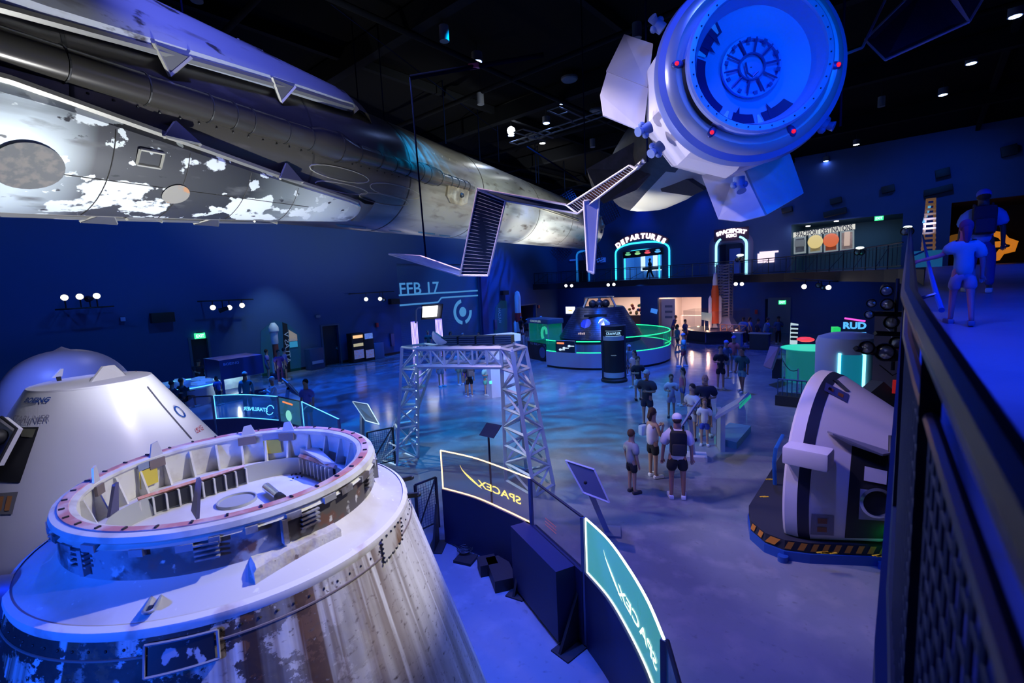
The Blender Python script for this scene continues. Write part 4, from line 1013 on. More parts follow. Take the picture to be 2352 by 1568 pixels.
B1 = quadbase(F(912, 1068), F(960, 1050)); c = F(933, 793, ZT); h = .17
T1 = [F(923, 797, ZT), F(957, 801, ZT)]; T1 = quadbase(*T1)
tl = tower(B1, T1, 6, arch)
B2 = quadbase(F(1227, 1138), F(1271, 1112)); T2 = quadbase(F(1176, 803, ZT), F(1209, 796, ZT))
B2 = [F(1162, 1102), F(1228, 1140), F(1271, 1112), F(1208, 1078)]; T2 = [F(1151, 800, ZT), F(1176, 806, ZT), F(1207, 797, ZT), F(1182, 791, ZT)]
tr_ = tower(B2, T2, 7, arch, w=.055)
# beam: two vertical trusses side by side
bm = MB(); z1, z0 = ZT, ZT-.42
for (a, b) in ((T1[1], T2[0]), (T1[2], T2[3])):
    n = 6; a0, b0 = a.copy(), b.copy()
    lo = lambda p: Vector((p.x, p.y, p.z-.42))
    bm.bar(a0, b0, .08).bar(lo(a0), lo(b0), .08)
    for i in range(n+1): p = a0.lerp(b0, i/n); bm.bar(p, lo(p), .045)
    for i in range(n):
        p, q = a0.lerp(b0, i/n), a0.lerp(b0, (i+1)/n)
        bm.bar(p, lo(q), .035) if i % 2 else bm.bar(lo(p), q, .035)
for i in range(7): bm.bar(T1[1].lerp(T2[0], i/6), T1[2].lerp(T2[3], i/6), .04).bar(T1[1].lerp(T2[0], i/6)-Vector((0, 0, .42)), T1[2].lerp(T2[3], i/6)-Vector((0, 0, .42)), .035)
bm.build('truss_beam', latm, arch)
for i in range(4):
    a, b = T1[2].lerp(T2[3], .06+i*.235), T1[2].lerp(T2[3], .06+i*.235+.215); m = (a+b)/2; ang = math.atan2(b.y-a.y, b.x-a.x)
    l = MB().box(m+Vector((0, 0, .13)), ((b-a).length, .3, .2), rz=ang).build('louvre_box', M('louvre_dark', (.02, .05, .08), .3, .4), arch)
    s_ = MB()
    for k in range(4): s_.box(m+Vector((0, 0, .06+k*.05)), ((b-a).length*.96, .33, .012), rz=ang)
    s_.build('louvre_slat', M('louvre_slat', (.12, .2, .24), .4, .3), l)
dishc = T1[2]+Vector((.05, -.1, .12)); mb = MB(); mb.X = Matrix.Translation(dishc) @ Matrix.Rotation(.5, 4, 'Y') @ Matrix.Rotation(-.5, 4, 'X')
mb.lathe([(.02, -.06), (.14, -.02), (.22, .07), (.24, .14), (.22, .13), (.13, .02), (.01, -.03)], n=24).build('dish', WHITE, arch)
ledm = EM('led_dot', (.35, .75, 1.0), 14)
mb = MB(); a_, b_ = T1[1]-Vector((0, 0, .1)), F(958, 1012, .35)
b_ = B1[1].lerp(T1[1], .12)
for i in range(12): p = b_.lerp(T1[1], i/12); mb.ball(p+Vector((.05, -.04, .1)), .032, 8, 6)
mb.build_each('led_lamp', ledm, arch)

# ------------------------------------------------------------------ barriers
glassd = GL('barrier_glass', (.03, .05, .1), .18)
glasst = GL('lit_teal_glass', (.1, .35, .4), .6, (.10, .6, .5), .55)
glassa = GL('lit_amber_glass', (.10, .1, .14), .25, (.45, .3, .2), .10)
glassb = GL('lit_blue_glass', (.02, .1, .3), .35, (.02, .2, .8), .16)
glassg = GL('lit_green_glass', (.02, .3, .2), .35, (.0, .6, .35), .22)
def curve_pts(pxs, z, n=8):
    P3 = [F(x, y, z) for x, y in pxs]
    if len(P3) == 2: return [P3[0].lerp(P3[1], i/n) for i in range(n+1)]
    out = []
    for i in range(len(P3)-1):      # Catmull-Rom
        p0 = P3[max(i-1, 0)]; p1 = P3[i]; p2 = P3[i+1]; p3 = P3[min(i+2, len(P3)-1)]
        for k in range(n):
            t = k/n; out.append(.5*((2*p1)+(p2-p0)*t+(2*p0-5*p1+4*p2-p3)*t*t+(3*p1-p0-3*p2+p3)*t**3))
    return out+[P3[-1]]
def setz(p, z): return Vector((p.x, p.y, z))
def wallstrip(mb, pts, z0, z1, th):
    rings = []
    for i, p in enumerate(pts):
        t = (pts[min(i+1, len(pts)-1)]-pts[max(i-1, 0)]); t.z = 0; t.normalize(); n = Vector((-t.y, t.x, 0))*th/2
        rings.append([setz(p+n, z0), setz(p+n, z1), setz(p-n, z1), setz(p-n, z0)])
    return mb.ring(rings, True, True, True, False)
def barrier(label, pts, zb, zt, glass, edge=None, basem=NAVY, baseth=.08, posts=True, group=None, es=None, plinth=True):
    b = thing('glass_barrier', label, 'barrier', setz((pts[0]+pts[-1])/2, 0), group=group)
    if plinth: wallstrip(MB(), pts, 0, zb, baseth).build('barrier_wall', basem, b)
    g = wallstrip(MB(), pts, zb+.01, zt, .012).build('glass_pane', glass, b)
    if edge:
        e = MB(); r = .013
        e.tube([setz(p, zt) for p in pts], r, 6).tube([setz(p, zb+.01) for p in pts], r, 6)
        e.build('glowing_edge', edge, b)
        for p in (pts[0], pts[-1]): MB().tube([setz(p, zb), setz(p, zt)], r, 6).build('glowing_edge', edge, b)
    else: MB().tube([setz(p, zt) for p in pts], .02, 6).build('top_rail', DARK, b)
    if posts: MB().box(setz(pts[-1], zt/2), (.05, .05, zt)).build('post', M('post_blue_grey', (.12, .16, .3), .4, .3), b)
    return b
ZB, ZG = 1.06, 1.80
amber = EM('amber_edge', (1, .62, .3), 3.0); white_e = EM('warm_white_edge', (.9, 1, .85), 2.2); blue_e = EM('blue_edge', (.1, .5, 1), 2.0); green_e = EM('green_edge', (.02, 1, .35), 1.6)
pA = curve_pts([(1012, 1034), (1085, 1050), (1152, 1073), (1217, 1098)], ZG)
pB = curve_pts([(1222, 1101), (1338, 1187)], ZG)
pC = curve_pts([(1345, 1190), (1395, 1237), (1441, 1300), (1487, 1378), (1525, 1467)], ZG)
bA = barrier('curved dark barrier with amber-edged glass reading SPACEX backwards', pA, ZB, ZG, glassa, amber)
bB = barrier('plain dark glass barrier section between the amber-edged and the green-lit glass', pB, ZB, ZG, glassd)
bC = barrier('curved dark barrier with bright green-lit glass reading SPACEX backwards', pC, ZB, ZG, glasst, white_e)
pD = curve_pts([(1533, 1472), (1580, 1640)], ZG)
barrier('dark-framed glass barrier section at the lower edge, after the green-lit glass', pD, ZB, ZG, glassb)
def curve_map(pts, u0, u1, z0):      # lettering mapper: x along the strip (from u centre), y up
    L_ = [0]
    for a, b in zip(pts, pts[1:]): L_.append(L_[-1]+(b-a).length)
    T_ = L_[-1]
    def f(x, y, off=-.02):
        s = (u0+u1)/2*T_+x
        for i in range(len(pts)-1):
            if L_[i+1] >= s or i == len(pts)-2:
                t = (s-L_[i])/(L_[i+1]-L_[i]); p = pts[i].lerp(pts[i+1], t); d = (pts[i+1]-pts[i]); n = Vector((d.y, -d.x, 0)).normalized()
                return setz(p, z0+y)+n*.012
    return f, T_
for b_, pts, mat, w_, mz in ((bA, pA, EM('amber_letter', (1, .75, .2), 1.3), .50, 1.36), (bC, pC, EM('pale_letter', (.85, 1, .8), 1.5), .52, 1.38)):
    f_, T_ = curve_map(pts, .30, 1.0, mz)
    put_text('SPACEX', T_*w_, .13, None, (1, 0, 0), (0, 1, 0), mat, b_, curve=lambda x, y: f_(x, y), mirror=True, bold=.02)
    f2_, T_ = curve_map(pts, .0, .62, mz)
    sw_ = MB(); vs = []
    for i in range(13):
        t = i/12; x = -.10*T_+.24*T_*t; y = .24-.32*t**.6; wd = .025*math.sin(PI*min(1, t*.9+.08)); vs += [f2_(x, y-wd), f2_(x, y+wd)]
    sw_.add(vs, [(2*i, 2*i+2, 2*i+3, 2*i+1) for i in range(12)]).build('swoosh_mark', mat, b_)
# triangular feet behind the barrier
for px, py, tx, ty in [(1010, 1243, -1, 0), (1210, 1340, -1, 0), (1335, 1470, -1, 0)]:
    p = F(px, py); tow = (DCN-p); tow.z = 0; tow.normalize()
    f_ = MB().poly([p, p+tow*.42, p+Vector((0, 0, .75))], .04).box(p+tow*.2+Vector((0, 0, .01)), (.46, .3, .02), rz=math.atan2(tow.y, tow.x))
    f_.build('bracing_foot', BLACK, {1010: bA, 1210: bB, 1335: bC}[px])
MB().box(setz((pB[0]+pB[-1])/2, .56)+Vector((-.22, -.1, 0)), ((pB[-1]-pB[0]).length, .3, 1.0), rz=math.atan2(pB[-1].y-pB[0].y, pB[-1].x-pB[0].x)).build('equipment_cabinet', NAVY, bB)
f_, T_ = curve_map(pB, .2, .6, 1.3)
mb = MB()
for k in range(3):
    vs = [f_(-.16, .05-k*.05), f_(.16, .05-k*.05), f_(.16, .062-k*.05), f_(-.16, .062-k*.05)]; mb.add(vs, [(0, 1, 2, 3)])
mb.build('faint_text_lines', EM('faint_red_text', (.7, .12, .2), .35), bB)

def fence(p0, p1, h, label, n=None, group=None, diag=True, mesh=.055, name='mesh_fence', z0=.12):
    L_ = (p1-p0).length; n = n or max(1, round(L_/1.2)); f = thing(name, label, 'fence', p0, group=group); dz = p1.z-p0.z
    up = Vector((0, 0, 1))
    MB().tube([p0+up*h, p1+up*h], .022, 8).build('top_rail', DARK, f); MB().tube([p0+up*z0, p1+up*z0], .018, 6).build('bottom_rail', DARK, f)
    for i in range(n+1): p = p0.lerp(p1, i/n); MB().box(p+up*h/2, (.045, .045, h)).build('post', DARK, f)
    m = MB(); k = int(L_/mesh)
    for i in range(1, k): p = p0.lerp(p1, i/k); m.bar(p+up*z0, p+up*(h-.03), .006)
    kz = int((h-z0)/mesh)
    for i in range(1, kz): m.bar(p0+up*(z0+i*mesh), p1+up*(z0+i*mesh), .006)
    m.build('wire_mesh', M('wire_dark', (.04, .07, .16), .4, .5), f)
    if diag:
        d_ = MB()
        for i in range(n): a, b = p0.lerp(p1, i/n), p0.lerp(p1, (i+1)/n); (d_.bar(a+up*z0, b+up*h, .03) if i % 2 == 0 else d_.bar(a+up*h, b+up*z0, .03))
        d_.build_each('brace', DARK, f)
    return f
fence(F(962, 1232), F(1008, 1210), 1.05, 'dark mesh fence panel beside the scorched capsule, left of the amber-edged glass', 1)
fence(F(850, 1080), F(908, 1066), 1.05, 'dark mesh fence panel at the foot of the left lattice tower', 1)
a = F(-60, 1310); b = F(150, 1262)
fence(setz(F(-60, 1215, 1.07), 0), setz(F(132, 1180, 1.07), 0), 1.07, 'dark mesh fence panel behind the scorched capsule at the left edge', 2)

# black panel on a pole + small things inside the barrier
ps = thing('panel_stand', 'black angled panel on a thin black pole in front of the amber-edged glass', 'stand', F(1137, 1285))
MB().tube([F(1137, 1285), setz(F(1137, 1285), 2.32)], .018, 8).build('pole', BLACK, ps)
t0 = setz(F(1137, 1285), 2.36); z_ = 2.36
MB().poly([F(1118, 970, 2.5), F(1152, 976, 2.5), F(1133, 1006, 2.3), F(1100, 999, 2.3)], .015).build('angled_panel', DARK, ps)
MB().lathe([(.0, .02), (.22, .02), (.22, 0)], n=24, ax=Matrix.Translation(F(1137, 1285))).build('base', BLACK, ps)
mb = MB().box(F(1070, 1283, .025), (.34, .3, .05), rz=.3); tag(mb.build('floor_box', BLACK), 'small flat black box lying on the blue-lit floor with a coiled cable', 'box')
mb = MB(); c = F(1068, 1265, .06)
for k in range(3): mb.tube([c+Vector(((.1+.02*k)*math.cos(t), (.1+.02*k)*math.sin(t), .02*k)) for t in [2*PI*i/16 for i in range(17)]], .008, 5)
mb.tube([c+Vector((.1, 0, 0)), F(1045, 1252, .02), F(1030, 1245, .02)], .008, 5).tube([c+Vector((-.1, 0, 0)), F(1095, 1262, .02), F(1090, 1272, .02)], .008, 5)
tag(mb.build('coiled_cable', BLACK), 'coiled black cable on the small floor box', 'cable')
mb = MB().box(F(1150, 1315, .1), (.7, .35, .2), rz=-.6).box(F(1120, 1298, .1), (.3, .3, .2), rz=-.6); tag(mb.build('black_uplight', BLACK), 'low black floor light housing inside the curved barrier', 'floor light')

def info_display(cs, foot, top, base4, label, mat=M('display_back', (.12, .15, .22), .7, .0, spec=.2)):
    d = thing('information_display', label, 'display', foot)
    pn = MB().poly(cs, .035).build('tilted_panel', mat, d)
    f = MB(); 
    for i in range(4): f.bar(cs[i], cs[(i+1) % 4], .03)
    f.build('panel_frame', latm, pn)
    MB().bar(foot, top, .10).build('slanted_post', M('post_pale', (.32, .38, .5), .4, .2), d)
    MB().ball(top, .06, 10, 6).build('swivel', BLACK, d)
    c = foot; MB().box(c+Vector((0, 0, .02)), (.5, .4, .04), rz=base4).build('foot_plate', M('foot_plate', (.2, .24, .36), .4, .3), d)
    return d
zc = .95
info_display([F(1299, 1057, 1.45), F(1365, 1078, 1.35), F(1400, 1154, .85), F(1340, 1131, .95)], F(1395, 1222)*1, F(1346, 1108, 1.1), .5, 'grey information display seen from behind, just past the dark glass barrier')
info_display([F(810, 922, 1.45), F(845, 928, 1.4), F(872, 975, .95), F(840, 966, .98)], F(832, 1045), F(832, 948, 1.1), .2, 'grey information display seen from behind, left of the left lattice tower')
info_display([F(1648, 1010-70, 1.2), F(1600, 930+10, 1.5), F(1572, 1000-10, 1.0), F(1590, 1000, .9)][:4] if False else [F(1607, 915, 1.5), F(1590, 938, 1.4), F(1560, 985, 1.0), F(1578, 960, 1.1)], F(1592, 1050), F(1584, 960, 1.2), .4, 'slanted information display between the man in the white cap and the couple')
ub = thing('touch_table', 'pale desk-like touch display on a step, its end glowing teal', 'display table', F(1680, 1020))
teal_p = EM('teal_end', (.02, .55, .42), .5); tablem = M('table_grey_blue', (.3, .36, .45), .35)
MB().poly([F(1645, 963, 1.05), F(1700, 931, 1.5), F(1723, 905, 1.62), F(1655, 945, 1.15)], .07).build('sloped_top', tablem, ub)
MB().poly([F(1698, 938, 1.42), F(1724, 912, 1.5), F(1722, 904, 1.62), F(1697, 926, 1.55)], .02).build('lit_end', teal_p, ub)
c0 = F(1660, 1010); c1 = F(1700, 990)
MB().box(F(1655, 985, .55), (.12, .6, 1.1), rz=.5).build('upright', tablem, ub)
e0, e1, e2_, e3 = F(1640, 1018), F(1692, 1032), F(1725, 992), F(1675, 984)
mb = MB().ring([[e0, e1, e2_, e3], [p+Vector((0, 0, .2)) for p in (e0, e1, e2_, e3)]], smooth=False); mb.build('step', M('teal_step', (.2, .45, .45), .4), ub)
mb = MB().box(F(1600, 1048, .06), (.5, .45, .12), rz=.4); tag(mb.build('floor_plinth', M('pale_plinth', (.5, .5, .6), .5)), 'low pale plinth on the floor right of the man in the white cap', 'plinth')

# white kiosk behind the right tower
kc = F(1162, 905); kc = F(1165, 915)
kw = thing('white_kiosk', 'tall white kiosk with a lipped top behind the right lattice tower', 'kiosk', kc)
whk = M('kiosk_white', (.75, .75, .85), .5)
def zpx(p, py):      # height of pixel row above a floor point
    lo, hi = 0, 14
    for _ in range(40):
        m = (lo+hi)/2; q = RM.transposed() @ (Vector((p.x, p.y, m))-CAM); y = CY-FP*q.y/-q.z
        if y > py: lo = m
        else: hi = m
    return lo
k0, k1 = F(1128, 915), F(1195, 905); u = (k1-k0).normalized(); n_ = Vector((-u.y, u.x, 0))
W_k = (k1-k0).length; cz = kc+n_*.5
MB().box(setz((k0+k1)/2+n_*.35, 1.2), (W_k*.9, .6, 2.4), rz=math.atan2(u.y, u.x)).build('body', whk, kw)
MB().box(setz((k0+k1)/2+n_*.35, 2.52), (W_k*1.12, .95, .3), rz=math.atan2(u.y, u.x)).build('top_box', whk, kw)
# black column kiosk
cc = F(1411, 874)
ck = thing('black_column_kiosk', 'tall black column kiosk with pale bands and CRAWLER lettering before the dark capsule', 'kiosk', cc)
cax = Matrix.Translation(cc)
MB().lathe([(.62, 0), (.62, .1), (.5, .16), (.5, 2.65), (.0, 2.66)], n=40, ax=cax).build('column', BLACK, ck)
for s in (-1, 1):
    v = Vector((cc.y, -cc.x, 0)).normalized()*s; MB().box(cc+v*.5+Vector((0, 0, 1.36)), (.14, .3, 2.6), rz=math.atan2(v.y, v.x)).build('side_fin', M('fin_navy', (.015, .02, .05), .4), ck)
band = M('pale_band', (.45, .47, .58), .5)
for z0, z1 in ((.22, .46), (1.98, 2.18)): MB().lathe([(.502, z0), (.505, z0), (.505, z1), (.502, z1)], n=40, ax=cax).build('pale_band', band, ck)
tc_ = -cc.normalized(); tc_.z = 0; tc_.normalize(); ux = Vector((-tc_.y, tc_.x, 0)); ux = ux if (RM.transposed() @ ux).x > 0 else -ux
def onfront(x, y, z0=2.32, r=.51):
    a = x/r; return cc + (tc_*math.cos(a)+ux*math.sin(a))*r + Vector((0, 0, z0+y))
put_text('CRAWLER', .72, .12, None, (1, 0, 0), (0, 1, 0), EM('sign_blue_white', (.35, .65, 1), 1.2), ck, curve=lambda x, y: onfront(x, y), bold=.02)
mb = MB()
for dz in (.12, -.12): mb.tube([onfront(x, dz) for x in (-.4, -.2, 0, .2, .4)], .008, 4)
mb.build('sign_line', EM('sign_blue_white', (.35, .65, 1), 1.2), ck)
put_text('NASA', .25, .05, None, (1, 0, 0), (0, 1, 0), EM('dim_letter', (.3, .5, .8), .5), ck, curve=lambda x, y: onfront(x, y, 1.3), bold=.02)

# dark capsule exhibit with ringed barrier
oc_ = D(1378, 740, 29.5); oc_.z = 0; oax = Matrix.Translation(oc_)
tile = M('dark_tile', (.02, .03, .07), .3, .3, noise=[(3, (.04, .06, .12), .5, .6)])
ori = thing('dark_capsule', 'dark tiled cone-shaped crew capsule with blue glints behind the green-edged barrier', 'space capsule', oc_)
MB().lathe([(1.9, 1.05), (2.45, 1.25), (2.52, 1.45), (1.47, 3.15), (1.4, 3.2), (0, 3.2)], n=64, ax=oax).build('tiled_cone', tile, ori)
tl_ = MB()
for k in range(14):
    z = 1.55+k*.115; r = 2.52-(z-1.45)*.618; tl_.lathe([(r+.003, z), (r+.006, z), (r+.003, z+.012)], n=64, ax=oax)
tl_.build('tile_joint', BLACK, ori)
dirc = (CAM-oc_); dirc.z = 0; dirc.normalize(); adc = math.atan2(dirc.y, dirc.x)
def op(a, r, z): return oc_+Vector((r*math.cos(adc+a), r*math.sin(adc+a), z))
for a in (-.42, .12):
    w_ = MB(); w_.ring([[op(a+.17*math.cos(t), 2.52-(2.35+.28*math.sin(t)-1.45)*.618+.03, 2.35+.28*math.sin(t)) for t in [2*PI*i/8 for i in range(8)]], [op(a+.12*math.cos(t), 2.52-(2.35+.2*math.sin(t)-1.45)*.618-.0, 2.35+.2*math.sin(t)) for t in [2*PI*i/8 for i in range(8)]]], smooth=False)
    w_.build('window', M('blue_window', (.05, .1, .6), .1, .2, emit=(.03, .06, .9), es=.12), ori)
MB().box(op(-.15, 1.72, 2.78), (.1, 1.3, .14), rz=adc).build('dark_slot', BLACK, ori)
tp = MB()
for i in range(6):
    a = 2*PI*i/6; tp.bar(oc_+Vector((1.1*math.cos(a), 1.1*math.sin(a), 3.2)), oc_+Vector((.8*math.cos(a), .8*math.sin(a), 3.78)), .1)
tp.lathe([(.85, 3.74), (.9, 3.8), (.6, 3.82), (.0, 3.82)], n=32, ax=oax)
tp.build('docking_frame', M('docking_metal', (.3, .33, .38), .3, .6), ori)
bt = MB()
for a in (-.5, .0, .45): bt.ball(op(a, .85, 3.42), .24, 14, 8)
bt.build('recovery_bag', M('bag_black', (.03, .035, .05), .25, .2), ori)
mb = MB()
for i, a in enumerate((-.55, -.5, -.45, -.4)): mb.box(op(a, 2.33, 1.78), (.03, .08, .1+.05*(i % 2)), rz=adc+a)
mb.build('bright_marking', EM('marking_pink', (.9, .7, .8), .5), ori)
put_text('2014', .5, .13, op(-.12, 2.36, 1.75), Vector((-math.sin(adc-.12), math.cos(adc-.12), 0)), (0, 0, 1), M('pale_marking', (.3, .32, .42), .5), ori, off=.02)
ob = thing('ring_barrier', 'white curved barrier with green-glowing glass around the dark capsule', 'barrier', oc_)
RB = 4.1; wh2 = M('barrier_white', (.42, .42, .58), .5)
def arc(a0, a1, r, z, n=24): return [oc_+Vector((r*math.cos(adc+lerp(a0, a1, i/n)), r*math.sin(adc+lerp(a0, a1, i/n)), z)) for i in range(n+1)]
wallstrip(MB(), arc(-.84, 2.6, RB, 0, 48), .12, .92, .1).build('white_wall', wh2, ob)
wallstrip(MB(), arc(-.84, 2.6, RB-.03, 0, 48), 0, .12, .06).build('toe_kick', BLACK, ob)
for a0, a1, gm in ((-.84, -.65, glassg), (-.63, -.34, None), (-.32, .0, glassd), (.02, 1.0, glassd), (1.02, 1.8, glassg), (1.82, 2.6, glassg)):
    pts = arc(a0, a1, RB, 0, 12)
    gt_ = 1.55 if a1 < .5 else 1.72
    if gm: wallstrip(MB(), pts, .93, gt_, .012).build('glass_pane', gm, ob)
    e = MB()
    if gm: e.tube([setz(p, gt_) for p in pts], .028, 6).tube([setz(p, .94) for p in pts], .028, 6); e.build('glowing_edge', green_e, ob)
    else:
        wallstrip(MB(), pts, .93, 1.58, .04).build('black_screen', M('screen_dark', (.02, .03, .05), .2), ob)
        f = MB().tube([setz(pts[0], .93), setz(pts[0], 1.58), setz(pts[6], 1.58), setz(pts[-1], 1.58), setz(pts[-1], .93)], .02, 4).build('screen_frame', ALUM, ob)
        g = MB(); RB2 = RB+.04
        for k, (aa, zz) in enumerate([(-.56, 1.08), (-.5, 1.18), (-.42, 1.3)]): g.ball(oc_+Vector((RB2*math.cos(adc+aa), RB2*math.sin(adc+aa), zz)), .09, 8, 6, (1, 1, .7)).tube(arc(aa, aa+.07, RB2, zz, 3), .03, 5)
        g.build('picture_spots', EM('picture_white', (.6, .8, 1), 1.0), ob)
        MB().tube(arc(-.61, -.5, RB2, 1.44, 4), .05, 5).build('orange_title', EM('orange_title', (1, .25, .08), 1.2), ob)
mb = MB().tube(arc(1.05, 1.6, RB+.03, 1.12, 8), .035, 4); mb.ball(arc(1.6, 1.7, RB+.03, 1.15, 1)[0], .1, 8, 6, (1, 1, .8)); mb.build('green_inscription', EM('dim_green', (.02, .9, .25), .8), ob)
MB().lathe([(2.9, 0), (2.9, .5), (2.4, 1.2), (2.0, 1.2)], n=48, ax=oax).build('inner_cradle', M('cradle_teal', (.05, .12, .16), .5), ob)

# rover-like photo kiosk
rv = thing('green_lit_kiosk', 'boxy black kiosk with a wheel picture and green-lit case, left of the dark capsule', 'kiosk', F(1235, 832))
r0, r1 = F(1213, 822), F(1262, 832); u = (r1-r0).normalized(); n_ = Vector((-u.y, u.x, 0)); n_ = n_ if n_.dot(r0) > 0 else -n_; ang = math.atan2(u.y, u.x); Lr = (r1-r0).length; m_ = (r0+r1)/2+n_*.6
MB().box(setz(m_, .55), (Lr, 1.2, 1.1), rz=ang).build('black_base', BLACK, rv)
MB().box(setz(m_, 2.45), (Lr*.95, 1.2, .3), rz=ang, bev=.03).build('top_box', M('kiosk_teal', (.05, .12, .2), .4), rv)
for sx in (-1, 1):
    for sy in (-1, 1): MB().bar(setz(m_+u*sx*Lr*.44+n_*sy*.52, 1.1), setz(m_+u*sx*Lr*.44+n_*sy*.52, 2.3), .05).build('corner_post', ALUM, rv)
MB().box(setz(m_, 1.7), (Lr*.88, 1.04, 1.2), rz=ang).build('glass_case', glassg, rv)
w_ = MB(); w_.tube([setz(m_+u*(-.1+.28*math.cos(t)), 1.6+.4*math.sin(t)) for t in [i*.5 for i in range(9)]], .09, 8); w_.build('green_model', EM('green_model', (.05, .8, .5), .8), rv)
put_text('CRAWLER', Lr*.5, .12, setz(m_-n_*.61-u*.15, 2.45), u, (0, 0, 1), EM('dim_white_letter', (.5, .75, .9), .6), rv, off=.01)
put_text('TO THE MOON', Lr*.7, .12, setz(m_-n_*.61, 1.0), u, (0, 0, 1), M('white_letter', (.6, .6, .7), .5), rv, off=.01)
wc_ = setz(m_-n_*.62+u*Lr*.23, .55)
X = Matrix.Translation(wc_) @ Matrix((u, Vector((0, 0, 1)), -n_)).transposed().to_4x4(); mb = MB(); mb.X = X
mb.lathe([(.5, .0), (.5, .05), (.36, .06), (.34, .02)], n=32); mb.build('wheel_rim', M('tyre', (.02, .02, .03), .7), rv)
mb = MB(); mb.X = X; mb.lathe([(.34, .03), (.0, .04)], n=32); mb.build('wheel_disc', M('wheel_disc', (.1, .18, .4), .3, .2), rv)

# model rockets
def model_rocket(name, label, base, prof, mat, extra=None, cat='model rocket'):
    t = thing(name, label, cat, base); MB().lathe(prof, n=28, ax=Matrix.Translation(base)).build('core', mat, t); return t
whr = M('rocket_white', (.8, .8, .82), .5); rust = M('rocket_rust', (.25, .06, .04), .5); org = M('rocket_orange', (.8, .12, .02), .5)
pb = F(640, 868); at_ = thing('model_rocket', 'tall white and rust-coloured model rocket standing by the wall backdrop', 'model rocket', pb)
zt = zpx(pb, 741); ax_ = Matrix.Translation(pb); s = zt
MB().lathe([(.16, .35), (.16, s*.62), (.17, s*.62)], n=24, ax=ax_).build('rust_core', rust, at_)
MB().lathe([(.17, s*.62), (.19, s*.64), (.2, s*.82), (.27, s*.85), (.27, s*.92), (.15, s*.98), (.1, s), (0, s)], n=24, ax=ax_).build('white_upper_stage', whr, at_)
for dx in (-.24, .24): MB().lathe([(.1, .3), (.1, s*.3), (.02, s*.38)], n=16, ax=Matrix.Translation(pb+Vector((dx*.8, dx*.5, 0)))).build('side_booster', whr, at_)
MB().lathe([(.45, 0), (.45, .3), (.0, .31)], n=24, ax=ax_).build('plinth', NAVY, at_)
bd = MB(); w0, w1 = onl = (ONX(600, 800, WX+.05), ONX(685, 790, WX+.05))
def lwq(name, pxs, mat, off, par=None, th=.03):
    mb = MB().poly([ONX(x, y, WX+off) for x, y in pxs], th, Vector((-1, 0, 0))); return mb.build(name, mat, par)
bk = lwq('wall_graphic', [(598, 870), (600, 760), (628, 735), (660, 742), (690, 770), (692, 850)], M('graphic_teal_glow', (.015, .07, .16), .6, emit=(.01, .12, .2), es=.12, noise=[(1.2, (.01, .06, .2), .4, .6)]), .04)  # soft teal glow on the wall is put into this shape's colour
tag(bk, 'wall graphic with ATLAS V lettering on a painted teal glow behind the rust-coloured model rocket', 'wall graphic')
pv = lwq('black_banner', [(649, 740), (660, 744), (668, 860), (655, 862)], BLACK, .10, bk)
a_, b_ = ONX(664, 835, WX+.13), ONX(657, 760, WX+.13)
put_text('ATLAS V', (b_-a_).length*.95, .28, (a_+b_)/2, (b_-a_), Vector((0, 1, 0)).cross(Vector((0, 0, 0))) if False else (b_-a_).cross(Vector((1, 0, 0))), M('graphic_white', (.8, .8, .85), .5), bk, off=.01)
pi_ = lwq('sunset_picture', [(663, 757), (682, 768), (683, 782), (665, 784)], M('sunset_print', (.55, .45, .35), .6, emit=(.5, .35, .2), es=.25, noise=[(1.5, (.1, .3, .5), .45, .55)]), .10, bk)
lwq('text_panel', [(665, 785), (683, 783), (684, 796), (666, 798)], M('cyan_print', (.08, .5, .7), .5, emit=(.05, .4, .6), es=.3), .10, bk)
# second model rocket by the far left opening
pb = F(1172, 768)+Vector((1.1, 0, 0)); v_ = thing('model_rocket', 'slim white model rocket with red details and twin boosters by the far doorway', 'model rocket', pb); s = zpx(pb, 667); ax_ = Matrix.Translation(pb)
MB().lathe([(.3, .3), (.3, s*.86), (.2, s*.96), (0, s)], n=24, ax=ax_).build('core', whr, v_)
MB().lathe([(.31, s*.3), (.31, s*.48), (.3, s*.5)], n=24, ax=ax_).build('red_band', M('rocket_red', (.5, .03, .04), .5), v_)
for d in (-.35, .35): MB().lathe([(.14, .2), (.14, s*.28), (.02, s*.33)], n=16, ax=Matrix.Translation(pb+Vector((d*.5, d*.8, 0)))).build('side_booster', whr, v_)
MB().lathe([(.6, 0), (.6, .2), (0, .2)], n=24, ax=ax_).build('plinth', NAVY, v_)
vb = lwq('wall_graphic', [(1136, 765), (1138, 705), (1150, 690), (1165, 690), (1165, 762)], M('graphic_teal_glow', (.02, .16, .25), .6), .04)
tag(vb, 'dark teal wall graphic with VULCAN lettering beside the slim white model rocket', 'wall graphic')
a_, b_ = ONX(1149, 742, WX+.1), ONX(1147, 708, WX+.1)
put_text('VULCAN', (b_-a_).length, .35, (a_+b_)/2, (b_-a_), (b_-a_).cross(Vector((1, 0, 0))), M('graphic_white', (.8, .8, .85), .5), vb, off=.01)
